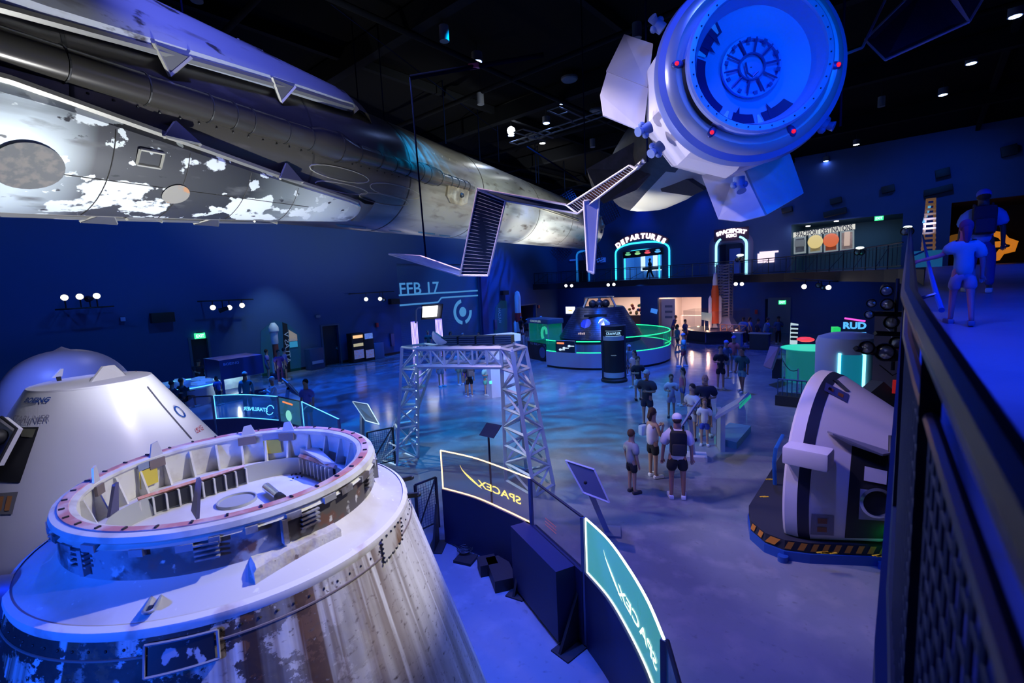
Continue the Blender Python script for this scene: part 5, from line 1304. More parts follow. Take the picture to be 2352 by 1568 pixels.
# orange core rocket with launch tower
pb = D(1642, 770, 35.5); pb.z = 0; sl = thing('model_rocket', 'tall orange-cored model rocket with two white boosters on the hexagonal plinth', 'model rocket', pb); ax_ = Matrix.Translation(pb)
z0 = .95; zt = zpx(pb, 628); zc = zpx(pb, 655)
MB().lathe([(.26, z0+.3), (.26, zc-.4), (.18, zc)], n=28, ax=ax_).build('orange_core', org, sl)
MB().lathe([(.17, zc), (.17, zt-.5), (.1, zt), (.03, zt+.05), (.03, zt+.5), (0, zt+.5)], n=24, ax=ax_).build('white_upper_stage', whr, sl)
ux = Vector((.75, .65, 0))
for d in (-1, 1): MB().lathe([(.12, z0), (.12, zpx(pb, 685)), (.01, zpx(pb, 678))], n=16, ax=Matrix.Translation(pb+ux*.36*d)).build('side_booster', whr, sl)
MB().lathe([(.2, z0), (.12, z0+.2), (.12, z0+.35)], n=16, ax=ax_).build('engine_section', whr, sl)
gc = D(1664, 770, 35.8); gc.z = 0; zt = zpx(gc, 608); gp = thing('launch_tower_model', 'grey lattice launch tower model beside the orange-cored rocket', 'launch tower model', setz(gc, .9))
bse = [gc+Vector((dx, dy, .9)) for dx, dy in ((-.42, -.42), (.42, -.42), (.42, .42), (-.42, .42))]; tpp = [setz(p, zt) for p in bse]
gm = M('gantry_grey', (.25, .26, .33), .5)
mb = MB(); lv = 22
for i in range(4): mb.bar(bse[i], tpp[i], .07)
for k in range(lv+1):
    P_ = [bse[i].lerp(tpp[i], k/lv) for i in range(4)]
    for i in range(4):
        mb.bar(P_[i], P_[(i+1) % 4], .05)
        if k < lv: Q = [bse[j].lerp(tpp[j], (k+1)/lv) for j in range(4)]; mb.bar(P_[i], Q[(i+1) % 4], .035)
    mb.box(gc+Vector((0, 0, P_[0].z)), (.5, .5, .04))
mb.build('lattice', gm, gp)
MB().bar(setz(gc, zpx(gc, 640)), setz(pb, zpx(pb, 640)), .06).bar(setz(gc, zpx(gc, 690)), setz(pb, zpx(pb, 690)), .05).build('access_arm', gm, gp)
MB().ring([[gc+Vector((dx*1.9, dy*1.9, .9)) for dx, dy in ((-.42, -.42), (.42, -.42), (.42, .42), (-.42, .42))], [gc+Vector((dx, dy, 1.7)) for dx, dy in ((-.42, -.42), (.42, -.42), (.42, .42), (-.42, .42))]], smooth=False).build('tower_skirt', gm, gp)
hx = F(1638, 792); hx = D(1645, 780, 35.3); hx.z = 0
pl = thing('hexagonal_plinth', 'dark hexagonal plinth with glass guard under the orange-cored model rocket', 'plinth', hx)
hexm = lambda r, z: [hx+Vector((r*math.cos(PI/6+PI/3*i), r*math.sin(PI/6+PI/3*i), z)) for i in range(6)]
MB().ring([hexm(2.45, 0), hexm(2.45, .12), hexm(2.2, .12), hexm(2.2, .75), hexm(2.4, .78), hexm(2.4, .88)], smooth=False).build('plinth_body', M('plinth_dark', (.02, .025, .05), .4), pl)
mb = MB()
for p, q in zip(hexm(2.25, .1), hexm(2.25, .75)): mb.bar(p, q, .05)
mb.build('corner_trim', M('trim_violet', (.15, .15, .35), .4), pl)
for i in range(6):
    a, b = hexm(2.3, 0)[i], hexm(2.3, 0)[(i+1) % 6]; wallstrip(MB(), [a, b], .88, 2.3, .012).build('glass_guard', GL('clear_guard', (.1, .12, .2), .07), pl)
mb = MB(); 
for i in range(6): p = hexm(1.9, .9)[i]; mb.lathe([(.08, 0), (.08, .03), (0, .03)], n=12, ax=Matrix.Translation(p))
mb.build('warm_uplight', EM('warm_uplight', (1, .55, .3), 8), pl)
for i in (3, 4, 5): 
    p = hexm(1.7, 1.0)[i]; l = bpy.data.lights.new('plinth_glow', 'POINT'); l.energy = 35; l.color = (1, .5, .3); l.shadow_soft_size = .03; o = bpy.data.objects.new('plinth_glow', l); COL.objects.link(o); o.location = p+Vector((0, 0, .15))
mb = MB(); a = D(1655, 765, 33.6); c_ = setz(a, 1.1)
for i in range(4):
    p = c_+Vector((.55*i, -.1*i, 0))*.8; mb.bar(p-Vector((0, 0, .2)), p+Vector((0, 0, .25)), .05).bar(p-Vector((0, 0, .2)), p+Vector((.44, -.08, .25)), .04)
mb.bar(c_+Vector((0, 0, .25)), c_+Vector((1.75, -.3, .25)), .05).bar(c_-Vector((0, 0, .2)), c_+Vector((1.75, -.3, -.2)), .05)
tag(mb.build('transporter_model', M('copper_model', (.6, .3, .18), .4)), 'small coppery lattice transporter model on the hexagonal plinth', 'model')
sg = thing('tilted_sign', 'pale green information sign standing left of the orange-cored rocket', 'sign', setz(D(1620, 760, 34), .88))
c_ = D(1622, 727, 34)
MB().poly([D(1611, 716, 34), D(1635, 720, 34), D(1634, 738, 34), D(1612, 734, 34)], .05).build('sign_panel', M('sign_green_white', (.5, .6, .55), .5, emit=(.4, .55, .45), es=.25), sg)
MB().bar(D(1618, 736, 34), setz(D(1618, 736, 34), .88), .05).bar(D(1630, 737, 34), setz(D(1630, 737, 34), .88), .05).build('sign_leg', GREY, sg)

# ------------------------------------------------------------------ people
SK = {}
def skinmat(c): return M('skin_%d_%d' % (c[0]*100, c[1]*100), c, .55)
def cloth(c): return M('cloth_%02d_%02d_%02d' % tuple(int(x*99) for x in c), c, .85)
def skin_mesh(joints, edges, radii, name, mat, parent, lv=1, root=0):
    me = bpy.data.meshes.new('s'); me.from_pydata([tuple(j) for j in joints], edges, [])
    o = bpy.data.objects.new('s', me); COL.objects.link(o)
    m = o.modifiers.new('k', 'SKIN'); m.use_smooth_shade = True
    if lv: sm = o.modifiers.new('s', 'SUBSURF'); sm.levels = lv; sm.render_levels = lv
    for i, r in enumerate(radii):
        s = me.skin_vertices[0].data[i]; s.radius = r if isinstance(r, tuple) else (r, r); s.use_root = (i == root)
    dg = bpy.context.evaluated_depsgraph_get(); me2 = bpy.data.meshes.new_from_object(o.evaluated_get(dg))
    bpy.data.objects.remove(o)
    me2.materials.clear(); me2.materials.append(mat)
    for p in me2.polygons: p.use_smooth = True; p.material_index = 0
    ob = bpy.data.objects.new(name, me2); COL.objects.link(ob); ob.parent = parent; return ob
def person(pos, ang, h=1.74, shirt=(.1, .1, .1), pants=(.05, .05, .06), skin=(.42, .24, .17), hair=(.05, .03, .02), label='', cap=None, shoes=(.6, .6, .6), arms=('down', 'down'), legs='stand', long=False, hairlen=0, group=None, build=1.0, sleeves='short', sit=False, name='person', lean=0.0, fingers=False, dress=False):
    """front is local +x; ang is the heading"""
    z0 = pos.z; t = thing(name, label, 'person', pos, rz=ang, group=group); local(t)
    k = h/1.75; S = lambda x, y, z: Vector((x*k, y*k, z*k)); W = build
    hipz = .92; kn = .5; off = 0
    if sit: hipz = .5
    st = {'stand': ((0, .0), (0, .0)), 'walk': ((.16, .0), (-.20, .0)), 'stride': ((.26, .02), (-.28, .06))}.get(legs, ((0, 0), (0, 0)))
    sh = lambda y: S(lean*.5, y, 1.42+hipz-.92)
    J = [S(0, 0, hipz), S(lean*.15, 0, hipz+.16), S(lean*.35, 0, hipz+.34), S(lean*.5, 0, hipz+.47), S(lean*.6, 0, hipz+.56), S(lean*.7+.01, 0, hipz+.66), S(lean*.75+.015, 0, hipz+.78)]
    R_ = [(.135*W, .125*W), (.13*W, .11*W), (.145*W, .12*W), (.11*W, .1*W), .052, .082, .085]
    R_ = [tuple(x*k for x in r) if isinstance(r, tuple) else r*k for r in R_]; E_ = [(i, i+1) for i in range(6)]
    hand_end = []; sleeve = []
    for side, pose in ((1, arms[0]), (-1, arms[1])):
        s0 = S(lean*.5, side*.175*W, hipz+.49)
        if pose == 'down': el, wr = S(lean*.4-.02, side*.235*W, hipz+.2), S(lean*.3+.04, side*.25*W, hipz-.05)
        elif pose == 'bent': el, wr = S(.0+lean*.4, side*.25*W, hipz+.22), S(.24+lean*.4, side*.13, hipz+.26)
        elif pose == 'phone': el, wr = S(.06+lean*.4, side*.24*W, hipz+.22), S(.26+lean*.4, side*.08, hipz+.38)
        elif pose == 'out': el, wr = S(.12, side*.38, hipz+.38), S(.30, side*.52, hipz+.30)
        elif pose == 'front': el, wr = S(.16+lean*.4, side*.22*W, hipz+.3), S(.42+lean*.4, side*.16, hipz+.28)
        elif pose == 'back': el, wr = S(-.12, side*.25*W, hipz+.24), S(-.1, side*.22*W, hipz-.02)
        elif pose == 'hip': el, wr = S(-.05, side*.36*W, hipz+.22), S(.08, side*.18*W, hipz+.08)
        else: el, wr = [S(*q) for q in pose]
        b = len(J); hd = wr+(wr-el).normalized()*.07*k
        J += [s0, el, wr, hd]; R_ += [.05*k*W, .042*k, .03*k, .036*k]; E_ += [(3, b), (b, b+1), (b+1, b+2), (b+2, b+3)]
        hand_end.append((wr, hd, side)); sleeve.append((s0, el, wr))
    feet = []; hips = []
    for side, (dx, dz) in ((1, st[0]), (-1, st[1])):
        hp = S(0, side*.09*W, hipz-.05)
        if sit: kne, an = S(.42, side*.13, .52), S(.42, side*.13, .09)
        else: kne, an = S(dx*.55+(.03 if dx else .01), side*.1*W, kn), S(dx, side*.105*W, .09+dz)
        toe = an+S(.13, side*.02, -.05-dz*.5)
        b = len(J); J += [hp, kne, an, toe]; R_ += [.088*k*W, .056*k, .038*k, .035*k]; E_ += [(0, b), (b, b+1), (b+1, b+2), (b+2, b+3)]
        feet.append((an, toe)); hips.append((hp, kne, an))
    sm_ = skinmat(skin); body = skin_mesh(J, E_, R_, 'body', sm_, t, 1)
    # face and fingers join the same mesh object through a small extra mesh child-free merge
    hc = J[6]; mb = MB()
    mb.ball(hc+S(.0, 0, -.01), .098*k, 14, 10, (1.0, .86, 1.22)); mb.ball(hc+S(.10, 0, -.03), .017*k, 6, 5, (1, .8, 1.4))
    mb.ball(hc+S(0, .086, -.02), .02*k, 6, 4, (.7, .5, 1.2)).ball(hc+S(0, -.086, -.02), .02*k, 6, 4, (.7, .5, 1.2))
    for wr, hd, side in hand_end:
        d = (hd-wr).normalized(); sd = d.cross(Vector((1, 0, 0))); sd = sd.normalized() if sd.length > .1 else Vector((0, 1, 0)); nrm = d.cross(sd)
        for q in range(4):
            o_ = hd + sd*(q-1.5)*.017*k; Lf = (.055, .065, .06, .045)[q]*k
            mb.tube([o_-d*.01, o_+d*Lf*.55+nrm*.008*k, o_+d*Lf+nrm*.028*k], [.010*k, .009*k, .007*k], 5)
        mb.tube([hd-d*.05*k+sd*.02*k, hd-d*.01*k+sd*.045*k+nrm*.01*k, hd+d*.02*k+sd*.05*k+nrm*.02*k], [.011*k, .010*k, .008*k], 5)
    me = body.data; bm = bmesh.new(); bm.from_mesh(me); tmp = bpy.data.meshes.new('x'); tmp.from_pydata([tuple(v) for v in mb.v], [], mb.f); tmp.polygons.foreach_set('use_smooth', mb.sm); bm.from_mesh(tmp); bpy.data.meshes.remove(tmp)
    # eyes and mouth as small dark facets
    bm.to_mesh(me); bm.free()
    e = MB(); 
    for s in (-1, 1): e.ball(hc+S(.088, s*.035, .005), .011*k, 6, 4)
    e.box(hc+S(.092, 0, -.075), (.008*k, .045*k, .008*k)).build('face_features', M('face_dark', (.08, .03, .03), .5), t)
    # shirt
    sj = [S(lean*.05, 0, hipz-.11 if not sit else hipz-.03), S(lean*.2, 0, hipz+.16), S(lean*.35, 0, hipz+.34), S(lean*.5, 0, hipz+.47), S(lean*.56, 0, hipz+.525)]
    sr = [(.168*W, .165*W), (.166*W, .15*W), (.178*W, .155*W), (.14*W, .13*W), .064]; sr = [tuple(x*k for x in r) if isinstance(r, tuple) else r*k for r in sr]; se = [(i, i+1) for i in range(4)]
    for s0, el, wr in sleeve:
        b = len(sj)
        if sleeves == 'none': continue
        tip = el.lerp(s0, .12) if sleeves == 'short' else wr.lerp(el, .1)
        if sleeves == 'short': sj += [s0, tip]; sr += [.108*k*W, .092*k*W]; se += [(3, b), (b, b+1)]
        else: sj += [s0, el, tip]; sr += [.09*k*W, .066*k*W, .05*k]; se += [(3, b), (b, b+1), (b+1, b+2)]
    skin_mesh(sj, se, sr, 'shirt', cloth(shirt), t, 1)
    # shorts or trousers
    pj = [S(0, 0, hipz+.07), S(0, 0, hipz-.05)]; pr_ = [(.152*W*k, .15*W*k), (.14*W*k, .13*W*k)]; pe = [(0, 1)]
    for hp, kne, an in hips:
        b = len(pj); mid = hp.lerp(kne, .72)
        if long: pj += [hp, kne, an.lerp(kne, .06)]; pr_ += [.108*k*W, .082*k*W, .068*k]; pe += [(1, b), (b, b+1), (b+1, b+2)]
        else: pj += [hp, mid]; pr_ += [.11*k*W, .10*k*W]; pe += [(1, b), (b, b+1)]
    skin_mesh(pj, pe, pr_, 'trousers' if long else 'shorts', cloth(pants), t, 1)
    for an, toe in feet:
        d = (toe-an); d.z = 0; d.normalize(); c = (an+toe)/2; a2 = math.atan2(d.y, d.x)
        MB().box(Vector((c.x, c.y, an.z-.045*k)) + d*.015*k, (.27*k, .095*k, .085*k), rz=a2, bev=.025*k).build('shoe', cloth(shoes), t)
    if cap is not None:
        cm = MB().ball(hc+S(-.005, 0, .035), .108*k, 16, 10, (1.02, .95, .88)); R = None
        cm.box(hc+S(.12, 0, .035), (.11*k, .15*k, .012*k), bev=.005); cm.build('cap', cloth(cap), t)
    if hair is not None:
        hm = MB().ball(hc+S(-.022, 0, .028 if cap is None else -.0), .108*k if cap is None else .1*k, 16, 10, (.98, .93, 1.06 if cap is None else .9))
        if hairlen: hm.tube([hc+S(-.07, 0, .0), hc+S(-.11, 0, -.1), hc+S(-.09, 0, -.1-hairlen)], [.07*k, .065*k, .03*k], 8)
        hm.build('hair', cloth(hair), t)
    return t
def face_cam(p): d = CAM-p; return math.atan2(d.y, d.x)
def pp(px, py, toward=0.0, z=0.0, **kw):      # toward: heading relative to facing the camera
    p = F(px, py, z); return person(p, face_cam(p)+toward, **kw)
def backpack(p, ang, h, col, label, z=1.05, sc=1.0):
    t = thing('backpack', label, 'backpack', p, rz=ang); local(t); k = h/1.75*sc
    MB().box((-.22*k, 0, (z+.22)*k), (.2*k, .32*k, .5*k), bev=.07*k).build('pack_body', cloth(col), t)
    MB().box((-.34*k, 0, (z+.12)*k), (.07*k, .25*k, .24*k), bev=.03*k).build('front_pocket', cloth(tuple(c*1.4+.01 for c in col)), t)
    for s in (-1, 1): MB().tube([(-.16*k, s*.1*k, (z+.44)*k), (-.03*k, s*.12*k, (z+.5)*k), (.13*k, s*.12*k, (z+.38)*k), (.12*k, s*.13*k, (z+.15)*k)], .02*k, 6, flat=1.5).build('strap', cloth(col), t)
    return t
L45 = .8
tan_ = (.45, .26, .18); brn = (.28, .14, .09); pale = (.52, .33, .26)
# foreground group
pp(1452, 1132, PI-.9, h=1.42, shirt=(.35, .36, .36), pants=(.015, .015, .02), hair=(.12, .05, .02), shoes=(.03, .03, .04), label='boy in a grey T-shirt and black shorts at the left of the nearest group', skin=tan_)
pc = F(1500, 1096); person(pc, face_cam(pc)+PI-.9, h=1.66, shirt=(.7, .62, .7), pants=(.012, .012, .015), hair=(.06, .03, .02), hairlen=.1, sleeves='none', arms=('phone', 'phone'), shoes=(.75, .75, .75), label='woman in a white vest and black shorts holding up a phone', skin=tan_)
hb_ = thing('shoulder_bag', 'pale blue bag on the hip of the woman in the white vest', 'bag', pc, rz=face_cam(pc)+PI-.9); local(hb_)
MB().box((-.05, .28, 1.12), (.22, .16, .26), bev=.05).build('bag_body', cloth((.35, .5, .7)), hb_); MB().tube([(0, .25, 1.22), (.02, .1, 1.45), (0, -.02, 1.48)], .012, 5).build('bag_strap', cloth((.3, .45, .65)), hb_)
pc = F(1556, 1146); a = face_cam(pc)+PI+.1
person(pc, a, h=1.84, shirt=(.72, .66, .75), pants=(.012, .013, .02), cap=(.75, .7, .8), hair=(.06, .03, .02), shoes=(.8, .78, .8), build=1.15, label='man in a white cap and white T-shirt wearing a black backpack, seen from behind', skin=(.45, .2, .14), arms=('down', 'down'))
backpack(pc, a, 1.84, (.01, .01, .012), 'large black backpack on the man in the white cap')
# group beyond
pp(1487, 978, -.5, h=1.8, shirt=(.03, .035, .06), pants=(.02, .03, .07), cap=(.4, .4, .5), build=1.12, arms=('bent', 'bent'), shoes=(.02, .05, .15), label='stocky man in a navy T-shirt and light cap with hands joined', skin=tan_)
pp(1542, 958, .1, h=1.45, shirt=(.5, .45, .55), pants=(.4, .38, .5), hairlen=.15, arms=('phone', 'bent'), shoes=(.03, .03, .05), label='girl in a pale top and light shorts facing the hall, hands at her chest', skin=tan_)
pp(1568, 932, -1.2, h=1.4, shirt=(.6, .18, .25), pants=(.08, .1, .3), hairlen=.2, sleeves='none', label='girl in a pink sleeveless top and blue shorts with a ponytail', skin=tan_)
pp(1590, 1010, -.7, h=1.62, shirt=(.6, .55, .62), pants=(.55, .5, .58), hairlen=.0, hair=(.03, .02, .02), arms=('bent', 'bent'), shoes=(.03, .03, .03), label='short-haired woman in a white top beside the slanted display', skin=tan_)
pp(1619, 1000, .2, h=1.82, shirt=(.02, .025, .045), pants=(.02, .02, .04), hair=None, build=1.15, arms=('bent', 'bent'), label='bald man in a dark T-shirt behind the boy in blue shorts', skin=tan_)
pp(1618, 1022, 0, h=1.3, shirt=(.6, .58, .65), pants=(.03, .06, .45), hair=(.2, .1, .05), shoes=(.6, .6, .65), label='boy in a white T-shirt and blue shorts in front of the bald man', skin=tan_)
pp(1466, 918, .3, h=1.68, shirt=(.015, .015, .03), pants=(.5, .6, .62), hairlen=.05, arms=('bent', 'bent'), shoes=(.03, .03, .03), label='woman in a black shirt and pale shorts right of the black column', skin=tan_)
pp(1458, 890, -.7, h=1.62, shirt=(.6, .45, .5), pants=(.08, .1, .2), hairlen=.25, label='dark-haired woman in a pale pink top by the black column', skin=tan_)
pp(1446, 862, .2, h=1.5, shirt=(.35, .5, .5), pants=(.3, .4, .45), cap=(.6, .6, .65), label='child in a pale cap half hidden by the black column', skin=tan_)
pp(1570, 842, -1.5, h=1.75, shirt=(.1, .4, .5), pants=(.4, .06, .08), cap=(.15, .3, .6), legs='walk', arms=('bent', 'bent'), shoes=(.5, .6, .8), label='walking man in a teal shirt, red shorts and blue cap', skin=tan_)
pp(1556, 808, 2.0, h=1.7, shirt=(.05, .12, .3), pants=(.02, .02, .05), legs='walk', hairlen=.1, label='person in a blue top walking behind the man in red shorts', skin=tan_)
pp(1574, 790, 1.0, h=1.7, shirt=(.02, .05, .2), pants=(.02, .02, .04), label='person in dark blue beside the hexagonal plinth', skin=tan_)
pp(1545, 775, 1.8, h=1.7, shirt=(.03, .06, .25), pants=(.02, .03, .1), label='person in blue bending at the end of the green barrier', lean=.35, skin=brn)
pp(1655, 893, .1, h=1.78, shirt=(.01, .012, .02), pants=(.015, .015, .02), hair=(.03, .02, .02), arms=('bent', 'bent'), label='man all in black with a dark bag at the middle distance', skin=tan_)
pp(1667, 868, .3, h=1.72, shirt=(.1, .15, .3), pants=(.3, .3, .4), cap=(.12, .2, .7), label='person in a bright blue cap behind the man in black', skin=tan_)
pp(1685, 856, -.3, h=1.76, shirt=(.45, .12, .14), pants=(.1, .25, .35), cap=(.1, .1, .5), label='man in a red patterned shirt and blue shorts', skin=tan_)
pp(1704, 900, -.5, h=1.78, shirt=(.02, .10, .10), pants=(.15, .4, .42), hair=(.03, .03, .03), label='man in a dark green shirt and teal shorts turning away', legs='walk', skin=brn)
pp(1707, 790, 2.6, h=1.8, shirt=(.08, .2, .5), pants=(.012, .015, .03), long=True, build=1.2, label='staff member in a blue shirt left of the counter', skin=brn)
pp(1722, 788, 2.0, h=1.75, shirt=(.05, .12, .35), pants=(.012, .015, .03), long=True, hairlen=.1, label='person in dark blue close beside the staff member at the counter', skin=brn)
pp(1757, 795, 1.6, h=1.82, shirt=(.08, .2, .5), pants=(.01, .012, .02), long=True, build=1.35, lean=.2, arms=('front', 'front'), label='broad staff member in a blue shirt leaning over the counter', skin=brn)
pp(1741, 792, 2.2, h=1.7, shirt=(.02, .03, .08), pants=(.01, .01, .02), long=True, label='person in black at the counter beside the broad staff member', skin=brn)
pp(1787, 790, .3, h=1.8, shirt=(.05, .12, .28), pants=(.01, .012, .02), long=True, cap=(.01, .01, .015), label='staff member wearing a dark hat near the green exit sign', skin=brn, arms=('bent', 'down'))
# under the arch
pp(1014, 888, .6, h=1.76, shirt=(.25, .28, .36), pants=(.25, .27, .36), label='person in grey shorts seen under the truss beam, left', shoes=(.2, .5, .7), skin=tan_)
pp(1058, 884, .5, h=1.76, shirt=(.3, .4, .45), pants=(.4, .32, .2), label='person in khaki shorts seen under the truss beam', shoes=(.7, .7, .7), skin=tan_)
p = F(1080, 912); person(p, face_cam(p)+PI+.3, h=1.62, shirt=(.02, .03, .06), pants=(.015, .015, .02), hair=(.1, .05, .03), hairlen=.2, label='woman in dark clothes with a grey backpack under the truss beam', skin=tan_)
backpack(p, face_cam(p)+PI+.3, 1.62, (.1, .1, .12), 'grey backpack on the woman under the truss beam')
pp(1072, 905, 1.0, h=1.3, shirt=(.12, .05, .3), pants=(.3, .25, .5), label='child in violet left of the woman with the grey backpack', skin=tan_)
pp(1118, 908, .9, h=1.4, shirt=(.3, .65, .6), pants=(.15, .6, .4), hair=(.2, .1, .05), hairlen=.12, arms=('bent', 'bent'), label='girl in pale green holding a glowing green device', skin=tan_)
mb = MB().box(F(1127, 878, .98) + Vector((0, 0, 0)), (.06, .08, .1)); gd = tag(mb.build('glowing_device', EM('green_glow', (.05, 1, .35), 3)), 'small glowing green device in the hands of the girl in pale green', 'device')
pp(986, 815, .0, h=1.72, shirt=(.02, .12, .10), pants=(.02, .02, .03), hair=(.25, .1, .03), label='woman in a dark green shirt behind the arch between the lit pillars', skin=tan_)
pp(1038, 818, 1.2, h=1.7, shirt=(.1, .5, .4), pants=(.02, .03, .03), hairlen=.15, hair=(.1, .04, .02), sleeves='none', label='woman in a mint top with a dark backpack behind the arch', skin=tan_)
pp(1014, 822, .2, h=1.5, shirt=(.4, .4, .5), pants=(.02, .03, .03), label='dark-haired child behind the louvre boxes', skin=tan_)
pp(1066, 820, .4, h=1.6, shirt=(.1, .2, .3), pants=(.02, .03, .03), hair=(.4, .35, .3), label='grey-haired person behind the louvre boxes', skin=tan_)
pp(1102, 815, -.2, h=1.55, shirt=(.5, .5, .6), pants=(.02, .03, .03), label='person in a white top behind the arch, left of the white kiosk', skin=tan_)
# far left doorway
pp(1198, 772, 2.4, h=1.75, shirt=(.01, .015, .03), pants=(.01, .01, .02), cap=(.03, .1, .4), label='person in black with a blue cap at the far doorway', skin=brn)
pp(1211, 775, 2.8, h=1.6, shirt=(.02, .02, .05), pants=(.01, .01, .02), cap=(.2, .3, .5), label='shorter person with a pale cap at the far doorway', skin=brn)
pp(1241, 772, 1.6, h=1.75, shirt=(.02, .05, .2), pants=(.01, .01, .03), cap=(.6, .7, .8), build=1.2, lean=.15, label='person in a blue shirt and white cap behind the green-lit kiosk', skin=brn)
# left exhibits
pp(634, 962, -1.6, h=1.62, shirt=(.6, .68, .75), pants=(.6, .65, .72), long=True, hair=(.6, .6, .58), sleeves='long', arms=('phone', 'front'), label='grey-haired woman in white clothes raising her hands at the glass booth', skin=tan_)
pp(572, 952, PI-.2, h=1.72, shirt=(.06, .35, .42), pants=(.05, .2, .3), long=True, sleeves='long', cap=(.7, .75, .75), label='person in a teal jacket and white headgear standing in the glass booth', skin=tan_)
pp(462, 905, .3, h=1.72, shirt=(.03, .02, .03), pants=(.01, .01, .02), arms=('front', 'front'), lean=.2, cap=(.03, .03, .04), label='person in black leaning over the blue-edged console', skin=tan_)
pp(492, 912, .2, h=1.72, shirt=(.12, .35, .55), pants=(.3, .25, .2), cap=(.4, .42, .3), arms=('bent', 'down'), label='man in a blue patterned shirt and khaki cap at the console', skin=tan_)
pp(505, 930, .8, h=1.3, shirt=(.08, .14, .4), pants=(.02, .02, .04), hairlen=.1, label='child in blue at the corner of the dark booth', skin=brn)
pp(402, 945, 2.2, h=1.7, shirt=(.02, .06, .10), pants=(.02, .04, .06), label='seated person in dark teal at the left of the console', sit=True, arms=('front', 'front'), skin=tan_)
pp(424, 940, 2.2, h=1.75, shirt=(.02, .07, .09), pants=(.02, .04, .06), label='seated person in dark teal reaching across the console', sit=True, arms=('front', 'front'), skin=brn)
pp(618, 872, 1.8, h=1.7, shirt=(.25, .18, .4), pants=(.1, .1, .15), label='person in mauve left of the rust-coloured model rocket', skin=tan_)
pp(646, 880, .5, h=1.78, shirt=(.15, .06, .25), pants=(.12, .04, .12), long=True, label='man in dark red clothes right of the rust-coloured model rocket', skin=tan_)
pp(659, 872, 1.6, h=1.76, shirt=(.3, .28, .55), pants=(.03, .03, .06), label='man in a lilac shirt looking at the wall graphic', skin=tan_)
pp(712, 985, -.6, h=1.74, shirt=(.15, .16, .5), pants=(.05, .05, .1), hair=(.03, .015, .01), label='dark-haired man behind the blue-edged glass barrier', skin=tan_)
# departures silhouette
p = ONY(1493, 638, BY-.9); p.z = 4.7; person(p, PI, h=1.78, shirt=(.01, .01, .012), pants=(.01, .01, .012), long=True, legs='stride', label='dark figure striding past the blue departures arch on the balcony', skin=(.1, .06, .05))
# ramp pair
def onramp(px, d): p = D(px, 640, d); p.z = ramp_z(p.y); return p
pm = onramp(2247, 9.0)
person(pm, PI/2+.05, h=1.82, shirt=(.2, .35, .7), pants=(.05, .06, .25), long=True, cap=(.1, .15, .6), build=1.15, label='man in a pale T-shirt and blue cap with a dark backpack walking up the ramp', skin=(.1, .06, .08), legs='walk')
backpack(pm, PI/2+.05, 1.82, (.015, .015, .05), 'dark backpack on the man walking up the ramp')
pg = onramp(2212, 5.6)
gang = PI/2+.15
person(pg, gang, h=1.16, shirt=(.16, .34, .5), pants=(.25, .22, .4), hair=(.12, .03, .12), hairlen=.18, legs='walk', arms=((( .02, .30, 1.24), (.12, .60, 1.16)), 'down'), label='girl in a light T-shirt and patterned shorts holding the ramp handrail', shoes=(.1, .15, .3), skin=(.5, .16, .22))

# ------------------------------------------------------------------ training capsule lying on its platform (right)
TC = Vector((-1.52, 10.56, 1.0)); ta = DG(-5); TXm = Matrix.Rotation(ta, 3, 'Z')
ex = TXm @ Vector((1, 0, 0)); ey = TXm @ Vector((0, 1, 0))
tcp = thing('training_capsule', 'white training capsule with a black stripe and open dark hatch on a hazard-striped platform', 'space capsule', TC, rz=ta)
T32 = math.tan(DG(32.5)); RT = 1.9; ZP = .35-1.0
def tq(x, q, r=None):      # local point; q angle in the y-z plane, cut flat at the platform
    r = r if r is not None else RT-max(0, x-.0)*T32
    y, z = r*math.cos(q), r*math.sin(q)
    if z < ZP: y *= 1.0; z = ZP
    return Vector((x, y, z))
def band(mb, xs, dr=0.0, n=64):
    rings = []
    for x, r in xs: rings.append([tq(x, 2*PI*i/n, r+dr) for i in range(n)])
    return mb.ring(rings, True, True, True)
local(tcp); wht = M('training_white', (.72, .66, .74), .45)
prf = [(0, RT-.03), (.04, RT), (.22, RT-.02)]
band(MB(), prf).build('rim_band', wht, tcp)
band(MB(), [(.22, RT-.02), (.38, RT-.075)]).build('black_stripe', M('stripe_black', (.012, .015, .04), .4), tcp)
rr = lambda x: RT-.08-(x-.38)*T32
band(MB(), [(.38, rr(.38)), (1.2, rr(1.2)), (2.0, rr(2.0)), (2.6, rr(2.6)), (2.9, rr(2.9)-.1)]).build('cone', wht, tcp)
# items on the near flank: use pixel rays against the cone
TI = tcp.matrix_world.inverted()
def oncap(px, py, off=0.0):
    v = ray(px, py)
    for i in range(6400):
        p = TI @ (CAM+v*(6+i*.001)); r = math.hypot(p.y, p.z)
        if -.05 < p.x < 2.9 and r <= (rr(p.x) if p.x > .38 else RT-.02)+off: return p
    return TI @ (CAM+v*9.3)
def capquad(px4, n, off, mat, name, par=None):
    vs = []
    for i in range(n+1):
        for j in range(n+1):
            x = lerp(lerp(px4[0][0], px4[1][0], i/n), lerp(px4[3][0], px4[2][0], i/n), j/n); y = lerp(lerp(px4[0][1], px4[1][1], i/n), lerp(px4[3][1], px4[2][1], i/n), j/n)
            vs.append(oncap(x, y, off))
    return MB().add(vs, [(i*(n+1)+j, i*(n+1)+j+1, (i+1)*(n+1)+j+1, (i+1)*(n+1)+j) for i in range(n) for j in range(n)], True).build(name, mat, par or tcp)
ht = capquad([(1958, 1012), (2075, 1055), (2075, 1238), (1940, 1235)], 8, .012, BLACK, 'hatch_recess')
capquad([(1986, 1070), (2038, 1082), (2036, 1113), (1984, 1103)], 3, .03, wht, 'hatch_cover_plate', ht)
